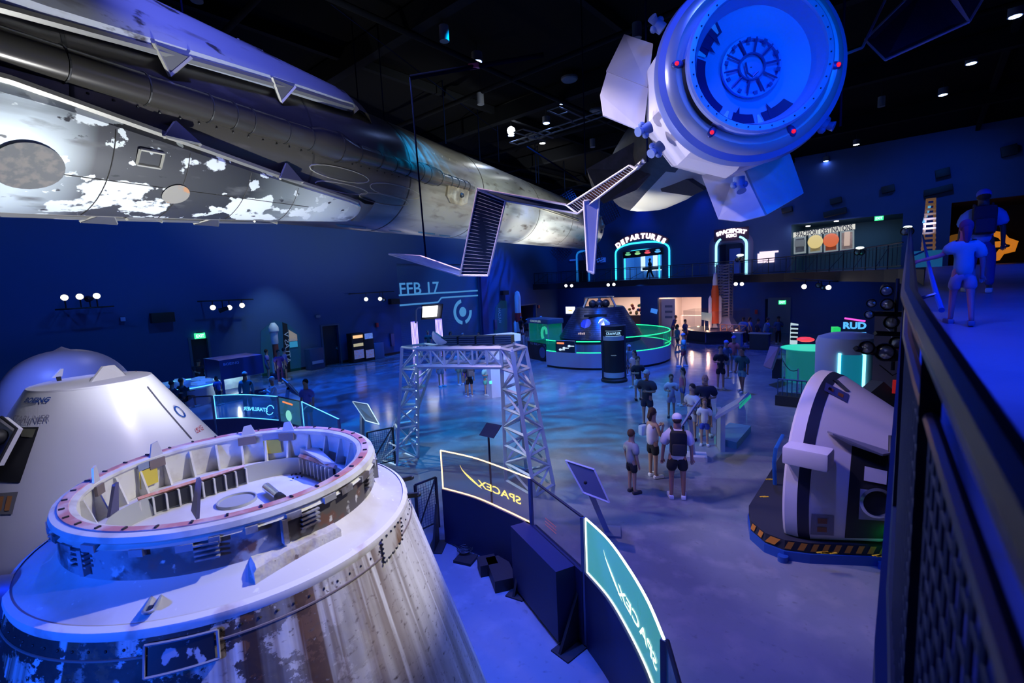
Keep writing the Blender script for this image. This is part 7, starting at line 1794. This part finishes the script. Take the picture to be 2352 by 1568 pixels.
for pxs, gm, em_, lab, st in [([(432, 912), (486, 909)], GL('plain_glass_pale', (.15, .2, .3), .22), None, 'plain glass barrier section left of the blue-edged STARLINER glass', 0), ([(491, 908), (560, 906), (637, 910)], glassb, blue_e, 'blue-edged glass barrier with STARLINER lettering backwards', 1), ([(640, 911), (690, 921)], GL('picture_glass', (.1, .25, .3), .5, (.1, .5, .5), .2), None, 'glass barrier section with a teal picture and an orange line', 2), ([(693, 922), (778, 962)], glassb, blue_e, 'blue-edged glass barrier slanting down to the right', 3)]:
    pts = curve_pts(pxs, 1.85, 6); b_ = barrier(lab, pts, 1.12, 1.85, gm, em_)
    if st == 1:
        f_, T_ = curve_map(pts, .3, .9, 1.42); put_text('STARLINER', T_*.42, .12, None, (1, 0, 0), (0, 1, 0), EM('neon_blue_letter', (.1, .5, 1), 1.8), b_, curve=lambda x, y: f_(x, y), mirror=True, bold=.03)
        f2_, _T = curve_map(pts, .7, 1.0, 1.42); MB().tube([f2_(.16*math.cos(t), .14*math.sin(t)+.05*math.cos(t)) for t in [i*.5 for i in range(12)]], .012, 5).build('swirl_mark', EM('neon_blue_letter', (.1, .5, 1), 1.8), b_)
    if st == 2:
        f_, T_ = curve_map(pts, .2, .8, 1.7); MB().tube([f_(-.35, .03), f_(.15, .0)], .025, 4).build('orange_line', EM('orange_title', (1, .25, .08), 1.2), b_); MB().ball(f_(-.1, -.35), .16, 10, 8, (1, .3, 1)).build('teal_picture', EM('teal_picture', (.3, .9, .8), .8), b_)
info_display([F(648, 868, 1.7), F(662, 880, 1.6), F(690, 910, 1.05), F(668, 900, 1.1)], F(655, 950), F(662, 892, 1.3), .3, 'slanted display panel right of the grey-haired woman in white')

# ------------------------------------------------------------------ back wall: arches, signs, posters
neon = EM('neon_cyan', (.03, .6, .95), 2.1); whsign = EM('white_sign', (1, .92, 1), 4.5)
def archpts(x0, x1, z0, zs, zt, y, n=20):
    pts = [Vector((x0, y, z0))]; cx_, hw2 = (x0+x1)/2, (x1-x0)/2
    for i in range(n+1):
        t = PI-PI*i/n; c_, s_ = math.cos(t), math.sin(t); pts.append(Vector((cx_+hw2*math.copysign(abs(c_)**.75, c_), y, zs+(zt-zs)*abs(s_)**.8)))
    return pts+[Vector((x1, y, z0))]
dp_ = thing('departures_arch', 'arched blue-lit portal with cyan neon outlines and glowing DEPARTURES lettering', 'portal', (bx(1478, 600), BY, 4.7))
y_ = BY-.12; zz = lambda px, py: ONY(px, py, BY-.1).z; xx = lambda px, py: ONY(px, py, BY-.1).x
xa, xb = xx(1415, 600), xx(1538, 600); zt = zz(1480, 556); zs = zz(1415, 585)
fr_ = MB(); po = archpts(xa-.25, xb+.25, 4.72, zs, zt+.25, y_); pi2 = archpts(xa+.75, xb-.75, 4.72, zs-.2, zt-.6, y_)
fr_.add(po+pi2, [(i, i+1, i+1+len(po), i+len(po)) for i in range(len(po)-1)]); 
k = len(po); back = [p+Vector((0, .25, 0)) for p in pi2]; fr_.add(pi2+back, [(i, i+1, i+1+k, i+k) for i in range(k-1)])
fr_.build('portal_surround', M('portal_grey_blue', (.03, .08, .2), .5), dp_)
MB().tube(archpts(xa, xb, 4.75, zs, zt, y_-.05), .085, 6).build('outer_neon', neon, dp_)
MB().tube(archpts(xa+.95, xb-.95, 4.75, zs-.3, zt-.7, y_-.02), .075, 6).build('inner_neon', neon, dp_)
sc_ = MB().box(((xa+xb)/2+.2, y_-.2, zt-1.0), ((xb-xa)*.74, .15, .62), ry=-.03).build('screen_strip', BLACK, dp_)
for i, c in enumerate([(.15, .6, .3), (.3, .7, .3), (.9, .1, .15), (.1, .45, .9)]):
    cx_ = (xa+xb)/2+.2+(-.37+.235*i)*(xb-xa)*.78
    MB().ball((cx_+.1, y_-.3, zt-1.03+.02*i), .3, 12, 6, (1, .1, .35)).ball((cx_+.1, y_-.3, zt-.86+.02*i), .22, 10, 5, (1, .1, .2)).build('planet_emblem', EM('emblem_%d' % i, c, 1.0), sc_)
def arc_text(s, cx_, cz_, r, size, spread, y, mat, par, wch=None, bold=.06):
    n = len(s); mb = MB()
    for i, ch in enumerate(s):
        a = -spread/2+spread*i/(n-1); vs, fs, tw = text(ch, size, bold); R_ = Matrix.Rotation(a, 3, 'Y')
        mb.add([Vector((cx_, y, cz_)) + R_ @ Vector((v.x*1.05, 0, r+v.y)) for v in vs], fs, False)
    return mb.build('lettering', mat, par)
cx_ = (xa+xb)/2-.05; r_ = 4.4
arc_text('DEPARTURES', cx_, zz(1475, 542)-r_, r_, .5, 1.08, y_-.15, whsign, dp_)
mb = MB(); vs = []
for i in range(25):
    a = -.62+1.24*i/24; vs += [Vector((cx_+(r_-.36)*math.sin(a), y_-.08, zz(1475, 542)-r_+(r_-.28)*math.cos(a))), Vector((cx_+(r_+.36)*math.sin(a), y_-.08, zz(1475, 542)-r_+(r_+.36)*math.cos(a)))]
mb.add(vs, [(2*i, 2*i+2, 2*i+3, 2*i+1) for i in range(24)]).build('sign_backplate', M('sign_back_plum', (.06, .02, .05), .6), dp_)
for dx in (-1.1, .0, 1.1, 2.0):
    MB().box((xa+(xb-xa)/2+dx*1.2-.6, BY+4.2, 6.3), (.45, .1, 1.5)).build('glowing_doorway', EM('room_glow', (.6, .8, 1), 1.2), dp_)
MB().box(((xa+xb)/2, BY+4.0, 5.75), (xb-xa-1.6, .12, .28)).build('dark_counter_band', BLACK, dp_); MB().box(((xa+xb)/2, BY+4.0, 5.94), (xb-xa-1.6, .1, .06)).box(((xa+xb)/2, BY+4.0, 5.56), (xb-xa-1.6, .1, .06)).build('counter_light', EM('room_glow2', (.6, .8, 1), 2.0), dp_)
# second arch
kp = thing('spaceport_arch', 'tall arched portal with pale neon sides and glowing SPACEPORT KSC lettering', 'portal', (bx(1680, 600), BY, 4.7))
xa, xb = xx(1637, 600), xx(1724, 600); zt = zz(1680, 535); zs = zz(1640, 570)
po = archpts(xa-.3, xb+.2, 4.72, zs, zt+.1, y_); pi2 = archpts(xa+.35, xb-.5, 4.72, zs-.1, zt-.75, y_); fr_ = MB(); k = len(po); fr_.add(po+pi2, [(i, i+1, i+1+k, i+k) for i in range(k-1)])
back = [p+Vector((0, .4, 0)) for p in pi2]; fr_.add(pi2+back, [(i, i+1, i+1+k, i+k) for i in range(k-1)]); fr_.build('portal_surround', M('portal_mauve', (.12, .10, .22), .5), kp)
full = archpts(xa+.3, xb-.3, 4.75, zs, zt-.3, y_-.05); neon2 = EM('neon_pale_cyan', (.25, .75, .95), 2.4)
MB().tube(full[:8], .10, 6).build('left_neon', neon2, kp); MB().tube(full[-9:], .10, 6).build('right_neon', neon2, kp)
cx_ = (xa+xb)/2; r_ = 3.2; arc_text('SPACEPORT', cx_, zz(1682, 530)-r_, r_, .34, .66, y_-.15, whsign, kp); put_text('KSC', .8, .27, (cx_+.05, y_-.15, zz(1682, 541)), (1, 0, 0), (0, 0, 1), whsign, kp, bold=.06)
MB().box((cx_, y_-.06, zz(1682, 538)), (2.7, .05, 1.0)).build('sign_backplate', M('sign_back_plum', (.06, .02, .05), .6), kp)
MB().box((cx_-.4, BY+2.3, 5.9), (.9, .08, 2.2)).build('inner_door', M('inner_door_blue', (.04, .1, .5), .5, emit=(.02, .06, .5), es=.2), kp)
# third small arch at far left of the balcony
sa = thing('small_arch', 'small dim blue archway at the far left end of the balcony', 'portal', (bx(1333, 600), BY, 4.7))
xa, xb = xx(1325, 600), xx(1352, 600); MB().tube(archpts(xa, xb, 4.75, zz(1330, 590), zz(1337, 577), y_), .1, 6).build('arch_outline', M('arch_blue', (.03, .25, .6), .4, emit=(.02, .3, .9), es=.5), sa); MB().box(((xa+xb)/2, y_, 5.8), (.9, .05, 2.2)).build('dark_opening', BLACK, sa)
bm2 = EM('dim_blue_light', (.02, .12, .9), .5)
for a, b, h_, lab in ((1371, 1391, .45, 'soft blue light panel between the small arch and the departures arch'), (1309, 1322, .14, 'narrow blue light line left of the small arch')):
    xa, xb = xx(a, 597), xx(b, 597); tag(MB().box(((xa+xb)/2, y_, zz((a+b)/2, 597)), (xb-xa, .08, h_)).build('wall_glow_bar', bm2), lab, 'wall light')
# boarding sign and planet posters
xa, xb = xx(1740, 590), xx(1779, 590); sn = thing('white_wall_sign', 'small glowing white wall sign left of the planet posters', 'sign', ((xa+xb)/2, BY, 6))
MB().box(((xa+xb)/2, BY-.08, zz(1760, 592)), (xb-xa, .08, .75)).build('sign_face', EM('sign_pink_white', (.9, .7, .85), 1.3), sn); MB().box(((xa+xb)/2+.2, BY-.08, zz(1760, 582)+.1), ((xb-xa)*1.1, .06, .14)).build('sign_top_line', EM('sign_pink_white', (.9, .7, .85), 1.3), sn)
put_text('INFO', (xb-xa)*.6, .25, ((xa+xb)/2, BY-.13, zz(1760, 592)), (1, 0, 0), (0, 0, 1), M('sign_text_grey', (.3, .25, .4), .5), sn) if False else None
ps_ = thing('poster_display', 'lit row of four planet posters under a slanting white title board on the upper wall', 'poster display', (bx(1890, 540), BY, 5.2))
yb = BY+.5
def bq(pts, y, name, mat, par, th=.08): return MB().poly([ONY(x, yy2, y) for x, yy2 in pts], th, Vector((0, 1, 0))).build(name, mat, par)
bq([(1822, 534), (1964, 514), (1964, 526), (1822, 546)], yb, 'title_board', EM('title_white', (.85, .85, .75), .8), ps_)
p0, p1 = ONY(1828, 539, yb-.03), ONY(1958, 521, yb-.03); put_text('SPACEPORT DESTINATIONS', (p1-p0).length, .42, (p0+p1)/2, (p1-p0), (p1-p0).cross(Vector((0, -1, 0))) if (p1-p0).cross(Vector((0, -1, 0))).z > 0 else -(p1-p0).cross(Vector((0, -1, 0))), M('title_letter_grey', (.05, .05, .06), .5), ps_, off=.02, bold=.03)
pcols = [(.12, .14, .16), (.75, .6, .25), (.7, .15, .05), (.6, .45, .38)]
for i, (xa, xb, ya, yb_) in enumerate([(1823, 852-1, 545, 584), (1857, 1888, 540, 582), (1892, 1925, 535, 580), (1929, 1962, 531, 577)]):
    xb = [1851, 1888, 1925, 1962][i]
    pb_ = bq([(xa, ya), (xb, ya-3), (xb, yb_-3), (xa, yb_)], yb, 'poster', EM('poster_frame_light', (.45, .55, .6), .45), ps_)
    bq([(xa+4, ya+4), (xb-4, ya+1), (xb-4, yb_-7), (xa+4, yb_-4)], yb-.03, 'poster_picture', M('poster_print_%d' % i, tuple(c*.25 for c in pcols[i]), .5, emit=tuple(c*.4 for c in pcols[i]), es=.5, noise=[(2.2, tuple(c*.6 for c in pcols[i]), .45, .6)]), pb_)
    c_ = ONY((xa+xb)/2, (ya+yb_)/2-6, yb-.1)
    (MB().ball(c_, .5, 16, 10, (1, .12, 1)) if i in (1, 2) else MB().box(c_, (.35, .05, 1.0) if i == 3 else (.7, .05, .5), bev=.02)).build('printed_planet' if i in (1, 2) else 'printed_figure', EM('planet_%d' % i, pcols[i], .9), pb_)
area('poster_wash', (bx(1890, 540), BY-.5, 8.2), (bx(1890, 540), BY+.6, 6), (.8, .85, 1), 30, 4, .3)
for px, py in [(1856, 520), (1921, 509), (1995, 498), (2060, 487)]:
    tag(MB().lathe([(0, 0), (.15, 0), (.15, .06)], n=12, ax=Matrix.Translation(ONY(px, py, BY+.7))).build('recessed_downlight', EM('downlight_warm', (1, .9, .85), 5)), 'small warm recessed downlight in the gallery soffit above the planet posters', 'ceiling light', 'gallery soffit downlights')
# dark speakers / boxes on the right wall
for px, py, w, h, lab in [(1808, 482, .7, .4, 'small dark box on the upper wall, leftmost of the row'), (1920, 461, .7, .4, 'small dark box on the upper wall above the long speaker'), (2040, 434, .7, .45, 'small dark box on the upper wall, third of the row'), (2165, 397, .7, .5, 'small dark box on the upper wall, fourth of the row'), (2318, 346, .7, .6, 'small dark box on the upper wall at the right edge'), (1918, 488, 1.4, .4, 'long dark slanted speaker above the gallery opening'), (2155, 437, 1.4, .4, 'long dark slanted speaker right of the gallery opening')]:
    p = ONY(px, py, BY-.3); tag(MB().box(p, (w, .4, h), ry=-.15, bev=.03).build('wall_speaker', BLACK), lab, 'speaker')
for px, py, d in [(1372+12, 664, 40), (1612, 664, 38)]: pass
# glass-fronted orange wall figure in the theatre opening
og = thing('orange_wall_light', 'orange glowing geometric outline on the dark wall behind the pair on the ramp', 'neon sign', ONY(2290, 560, BY+5))
def oth(px, py): return ONY(px, py, BY+4.5)
MB().tube([oth(x, y) for x, y in [(2262, 550), (2280, 536), (2300, 540), (2310, 552), (2330, 558), (2325, 572), (2300, 578), (2290, 592), (2270, 596), (2262, 580), (2272, 570), (2262, 550)]], .22, 6).tube([oth(x, y) for x, y in [(2275, 562), (2310, 560)]], .2, 6).build('outline', EM('orange_neon', (1, .3, .02), .5), og)
og2 = tag(MB().ball(oth(2196, 560), .7, 12, 8, (1, .1, 1)).build('orange_disc', M('dull_orange', (.3, .12, .03), .6, emit=(.5, .2, .03), es=.2)), 'dull orange round shape left of the girl on the ramp', 'wall light')
tw = thing('lit_scaffold_model', 'warm-lit lattice tower model behind glass at the top of the ramp', 'model', ONY(2128, 600, BY-4))
mb = MB(); b0 = D(2118, 580, 26); b1 = D(2145, 580, 26); zt = D(2140, 460, 26).z; zb_ = D(2125, 580, 26).z
for i in range(12):
    z = zb_+(zt-zb_)*i/11; mb.box(setz((b0+b1)/2, z), ((b1-b0).length*(1-.35*i/11), .5, .1))
for p in (b0, b1): mb.bar(setz(p, zb_), setz(p.lerp((b0+b1)/2, .35), zt), .08)
mb.build('lattice', M('scaffold_warm', (.3, .18, .1), .5, emit=(.8, .4, .15), es=.12), tw)
MB().box(setz((b0+b1)/2, zb_-.5), (1.2, .8, 1.2)).build('lit_case', M('case_teal', (.03, .2, .3), .4, emit=(.02, .2, .35), es=.3), tw)
MB().tube([setz(b0, zb_+1.6), D(2136, 470, 26)], .07, 6).build('blue_rocket', EM('rocket_glow', (.1, .45, .8), .8), tw)
for px, py, d, lab in [(1975, 578, 21.5, 'pair of dark floodlights clamped on the balcony rail below the planet posters'), (2085, 530, 16.0, 'dark floodlight with a lit rim on the balcony rail near the ramp'), (1700, 595, 36.2, 'dark floodlight on the balcony rail before the spaceport arch')]:
    t = thing('rail_floodlight', lab, 'floodlight', D(px, py, d)); s_ = d/22
    for dx in (-5, 5): rig_head(t, D(px+dx, py, d), D(px+dx-25, py+28, d-2), 1.6 if d > 30 else 1.3)
    MB().ball(D(px, py-9, d), .12*s_, 10, 6, (1.4, 1, .5)).build('lit_hood', EM('hood_light', (.8, 1, .95), 2.0), t)

# ------------------------------------------------------------------ far right ground floor exhibits
tealg = EM('teal_glow', (.02, .75, .55), .9)
gt = thing('green_lit_table', 'round table glowing green and teal beside the white pillar', 'display table', F(1858, 870))
p = D(1862, 830, 21); p.z = 0
MB().lathe([(.95, 0), (.95, 1.35), (1.2, 1.45), (0, 1.46)], n=32, ax=Matrix.Translation(p)).build('table_body', M('table_teal', (.03, .3, .28), .4, emit=(.02, .4, .3), es=.25), gt)
MB().lathe([(1.15, 1.465), (0, 1.47)], n=32, ax=Matrix.Translation(p)).build('glowing_top', tealg, gt)
MB().box(p+Vector((.9, -.2, 1.2)), (.25, .5, 2.4), rz=.3).build('green_column', EM('green_panel', (.02, .9, .2), .7), gt)
MB().ball(p+Vector((-.3, .5, 1.75)), .3, 10, 6, (1.2, .6, .4)).build('red_model', EM('red_model', (.9, .05, .08), 1.0), gt)
wp = thing('white_pillar', 'broad white rounded pillar with two vertical cyan light lines', 'pillar', D(1935, 860, 17.5))
p = D(1945, 850, 18); p.z = 0; MB().lathe([(1.02, 0), (1.02, 2.1), (.95, 2.3), (.6, 2.42), (0, 2.46)], n=48, ax=Matrix.Translation(p)).build('pillar_body', M('pillar_white_blue', (.6, .65, .8), .45), wp)
dd = (CAM-p); dd.z = 0; dd.normalize(); aa = math.atan2(dd.y, dd.x)
for da_ in (-.22, .5):
    q = p+Vector((1.04*math.cos(aa+da_), 1.04*math.sin(aa+da_), 0)); MB().box(setz(q, .95), (.06, .09, 1.7), rz=aa).build('light_line', EM('cyan_line', (.2, .85, 1), 3), wp)
MB().lathe([(1.03, .1), (1.032, 1.75)], n=24, a0=aa-.22, a1=aa+.5, ax=Matrix.Translation(p)).build('cyan_panel', M('cyan_panel', (.02, .3, .45), .3, emit=(.01, .35, .5), es=.35), wp)
rd = thing('hanging_sign', 'dark square sign reading RUD in blue below a magenta line', 'sign', D(1963, 765, 19))
q4 = [D(1940, 730, 19), D(1988, 737, 18.6), D(1986, 800, 18.6), D(1938, 786, 19)]; MB().poly(q4, .08).build('sign_panel', BLACK, rd)
c_ = (q4[0]+q4[1]+q4[2]+q4[3])/4; ux = (q4[1]-q4[0]).normalized(); nn = ux.cross(Vector((0, 0, 1))); nn = nn if nn.dot(CAM-c_) > 0 else -nn; uz = Vector((0, 0, 1)); uxx = uz.cross(nn) 
put_text('RUD', .74, .27, c_+Vector((0, 0, .28))+nn*.1, uxx, uz, EM('rud_blue', (.08, .4, 1), 1.4), rd, bold=.05); MB().bar(c_-uxx*.38+nn*.1, c_+uxx*.38+nn*.1, .04).build('sign_line', EM('rud_blue', (.08, .4, 1), 1.4), rd)
MB().ball(c_+nn*.1-Vector((0, 0, .25)), .13, 12, 8, (1, 1, 1)).build('round_emblem', EM('rud_blue2', (.08, .4, 1), .7), rd); MB().bar(q4[0]+nn*.1+Vector((0, 0, .0)), q4[1]+nn*.1, .05).build('magenta_line', EM('magenta_line', (.9, .1, .7), 1.2), rd)
ls = thing('light_board', 'narrow upright lit board with dark lines at the right of the dark exhibits', 'sign', D(1826, 765, 24)); q4 = [D(1818, 741, 24), D(1834, 744, 24), D(1831, 793, 24), D(1816, 790, 24)]; MB().poly(q4, .08).build('board_face', EM('board_white', (.6, .8, .9), .8), ls)
mb = MB(); nn = (CAM-q4[0]).normalized()
for i in range(4): t = .18+.19*i; mb.bar(q4[0].lerp(q4[3], t)+nn*.1, q4[1].lerp(q4[2], t-.05)+nn*.1, .09)
mb.build('dark_text_lines', BLACK, ls); MB().bar(setz(D(1825, 792, 24), 0), D(1825, 792, 24), .25).build('board_post', NAVY, ls)
wl = struct('wall_exhibit', MB().box(D(2030, 880, 16)*1, (.1, .1, .1)), M('exhibit_wall', (.14, .13, .2), .6)) if False else None
q0 = D(2010, 880, 15.5); tag(MB().box(Vector((q0.x+1.6, q0.y+.3, 1.7)), (3.4, .15, 3.4)).build('pale_partition', M('partition_mauve', (.2, .18, .26), .6)), 'pale partition wall behind the training capsule', 'partition')
tag(MB().poly([D(1978, 920, 13.8), D(2030, 876, 13.8), D(2062, 905, 13.8), D(2062, 965, 13.8)], .5).build('black_drape', M('drape_black', (.02, .02, .03), .9)), 'black draped shape behind the training capsule, by the red box', 'cover')
tag(MB().box(D(2060, 888, 13.6), (.2, .2, .36)).build('red_box', M('red_box', (.6, .03, .02), .5, emit=(.5, .01, .01), es=.3)), 'small red box on the partition near the ramp railing', 'box')
# leaning black display and rope stanchions, little dark ramp
ld = thing('slanted_display', 'black slanted reading display on a dark pedestal near the rope posts', 'display', F(1785, 868)); q0 = F(1785, 868)
MB().box(setz(q0, .45), (.35, .35, .9)).build('pedestal', BLACK, ld); MB().poly([F(1757, 843, .75), F(1775, 850, .75), F(1792, 800, 1.5), F(1772, 798, 1.5)], .1).build('slanted_panel', M('display_pinkish', (.25, .14, .18), .4), ld)
prev = None
for i, (px, py) in enumerate([(1793, 843), (1797, 873), (1832, 900)]):
    p = F(px, py); t = thing('rope_post', ['farthest rope barrier post by the slanted display', 'middle rope barrier post', 'nearest rope barrier post left of the glowing table'][i], 'rope post', p)
    MB().cyl(p, p+Vector((0, 0, .95)), .03, 10).lathe([(.16, 0), (.16, .02), (.03, .04)], n=20, ax=Matrix.Translation(p)).build('post', CHROME, t)
    if prev is not None: a, b = prev+Vector((0, 0, .9)), p+Vector((0, 0, .9)); tag(MB().tube([a.lerp(b, k/8)-Vector((0, 0, .22*math.sin(PI*k/8))) for k in range(9)], .018, 6).build('barrier_rope', BLACK), ['', 'sagging black rope between the farther two rope posts', 'sagging black rope between the nearer two rope posts'][i], 'rope')
    prev = p
br = thing('dark_bench_barrier', 'low dark fenced step at the left of the training capsule', 'step', F(1800, 935)); q0 = F(1802, 932)
MB().box(setz(q0, .18)+Vector((.2, .3, 0)), (1.0, .7, .36)).build('step_block', BLACK, br)
mb = MB(); 
for i in range(7): mb.bar(setz(q0, .36)+Vector((-.25+.15*i, .1, 0)), setz(q0, .95)+Vector((-.25+.15*i, .1, 0)), .025)
mb.bar(setz(q0, .95)+Vector((-.25, .1, 0)), setz(q0, .95)+Vector((.65, .1, 0)), .04).build('step_guard', M('guard_blue', (.05, .10, .2), .4, .3), br)
# under the balcony, right part: pale door, counters
xa, xb = xx(1763, 740), xx(1815, 740)
struct('door_4', MB().box(((xa+xb)/2, BY-.05, 1.4), (xb-xa, .08, 2.8)), M('door_pale_green', (.10, .16, .18), .6))
tag(MB().box(ONY(1737, 716, BY-.1), (.2, .12, .35)).build('fire_alarm', M('alarm_red', (.5, .02, .04), .4)), 'red fire alarm on the wall right of the launch tower model', 'fire alarm')
for px, py, lab, w in [(1694, 800, 'pale counter front left of the standing staff', .5), (1745, 802, 'dark counter with a light frame where staff lean', 1.1)]:
    p = F(px, py); t = thing('service_counter', lab, 'counter', p); MB().box(setz(p, .5), (w, .5, 1.0)).build('counter_body', M('counter_pale_%d' % px, (.15, .25, .5) if px < 1700 else (.03, .04, .08), .5), t); MB().box(setz(p, 1.02), (w+.15, .6, .05)).build('counter_top', ALUM, t)
# things in the warm shop and lobby openings
x0 = bx(1445, 740); sh = thing('shop_display', 'colourful merchandise stand inside the warm shop opening', 'merchandise stand', (x0, BY+1.6, 0))
MB().box((x0, BY+1.6, .6), (1.6, .8, 1.2)).build('stand', M('stand_brown', (.15, .08, .06), .6), sh); random.seed(9)
for i in range(12):
    c = random.choice([(.4, .05, .05), (.05, .1, .3), (.1, .25, .12), (.5, .35, .1), (.05, .05, .06)]); MB().ball((x0+random.uniform(-.7, .7), BY+1.4+random.uniform(-.2, .2), 1.35+random.uniform(0, .9)), .16, 8, 6).build('merchandise', M('goods_%d%d' % (c[0]*99, c[1]*99), c, .7), sh)
x0 = bx(1575, 740); lc = thing('lobby_counter', 'cream reception counter inside the warm lobby opening', 'counter', (x0, BY+3, 0)); MB().box((x0, BY+3, .55), (3.0, .7, 1.1)).build('counter_body', cream, lc)
x0 = bx(1525, 740); pt_ = thing('lobby_partition', 'cream partition with grey notices at the left of the lobby opening', 'partition', (x0, BY+.8, 0)); MB().box((x0, BY+.8, 1.4), (1.5, .1, 2.8)).build('partition', cream, pt_)
for i in range(3): MB().box((x0+.15, BY+.72, 2.1-.5*i), (.7, .02, .2)).build('notice', M('notice_grey', (.2, .2, .25), .6), pt_)
x0 = bx(1503, 715); tag(MB().box((x0, BY-.08, zz(1503, 714)), (.6, .14, .4), ry=.25).build('tilted_monitor', M('monitor_blue', (.05, .2, .6), .3, emit=(.05, .25, .8), es=.8)), 'small tilted blue monitor between the shop and lobby openings', 'monitor')
# light patches on rocket, module, far walls
spot('rocket_light', (-3, 12.5, 3.6), tuple(RA+RU*5), (.95, 1, .88), 7500, 46, .8, .1)
spot('rocket_light', (-7, 15, 2.5), tuple(RA+RU*15), (.97, 1, .9), 9500, 34, .8, .1)
spot('rocket_light', (-6.8, 3.6, 1.6), tuple(RA+RU*-7.5), (.92, .97, 1), 2600, 84, .8, .12)
spot('rocket_light', (-29.3, 7, 4.6), tuple(RA+RU*3), (1, .9, .65), 1200, 60, .8, .15)
spot('rocket_light', (-13.5, 21, 2.5), tuple(RA+RU*17), (1, .98, .9), 6500, 55, .8, .08)  # added close spot to brighten the booster's dull far section
spot('rocket_top', (-6, 3, 12.8), tuple(RA+RU*-5), (.13, .16, 1), 1700, 60, .8, .2)
spot('rocket_top', (-12, 18, 13), tuple(RA+RU*9), (.1, .25, 1), 700, 60, .8, .2)
spot('module_light', (-9, 5.5, 3.2), tuple(MC+Vector((-.2, .4, -.6))), (.7, .66, 1), 1900, 30, .8, .12)
spot('module_light', (-4.6, 3.0, 4.5), tuple(MC+Vector((-.9, 0, -1.1))), (.7, .7, 1), 1, 22, 1, .12)
spot('module_light', (-7.2, 3, 9.3), tuple(MC+Vector((-1.2, .3, 0))), (.6, .55, 1), 800, 24, .8, .12)
spot('module_light', (.5, 3.5, 10.5), tuple(MC), (.0, .13, 1.0), 900, 40, .7, .2)
spot('module_light', (2.0, 5.0, 6.5), tuple(MC+Vector((0, 0, -.5))), (.0, .14, 1.0), 420, 50, .7, .2)
spot('spaceplane_light', (-9.5, 9.5, 3.0), tuple(MC-MN*6), (1, .95, .82), 2400, 34, .8, .1)
spot('training_light', (-6.5, 5.5, 10.5), (-1.2, 9.6, 1.5), (1, .84, .95), 1300, 34, .5, .12)
spot('arch_light', (-17.5, 4.0, 6.2), (-10.6, 8, 1.8), (.75, .97, 1), 2600, 34, .7, .08)
spot('arch_light2', (-3.5, 3.5, 10), (-7, 8.4, 2), (.5, .6, 1.0), 1100, 36, .7, .1)
spot('ramp_light', (3.5, 3, 8.5), (.8, 8, 4), (.0, .05, 1), 2300, 80, .9, .2)
spot('ramp_pink', (-2.0, 7.5, 6.5), (.4, 7.5, 4.4), (1, .08, .45), 14, 50, .9, .2)
spot('barrier_pool', (-4.5, 5.0, 10), (-5.2, 3.2, 0), (.05, .12, 1.0), 6500, 44, .9, .2)
spot('capsule_exhibit_light', tuple(oc_+Vector((4, -5, 9))), tuple(oc_+Vector((0, 0, 2))), (.7, .75, 1), 700, 45, .8, .2)
spot('graphic_light', (-26.5, 12.5, 8), (-29.9, 12.3, 2), (.6, .9, 1), 600, 50, .8, .1)
spot('roller_light', (-24, 27, 10), (-30, 27.5, 3), (.05, .35, 1.0), 900, 60, .8, .2)
spot('pillar_fill', (-5, 13, 9), (-3.2, 16, 1.4), (.5, .6, 1.0), 3000, 40, .8, .15)  # added spot that makes the white pillar brighter
spot('upper_wall_light', (-9, 36, 6.5), (-10, 42.5, 7.8), (.7, .6, .85), 420, 60, 1.0, .3)
spot('upper_wall_light', (0, 34, 6.8), (-1, 42.5, 9.5), (.25, .35, .8), 500, 80, 1.0, .3)
spot('model_light', (-9, 31, 9), (-11.5, 35, 3), (1, .85, .8), 220, 40, .8, .1)
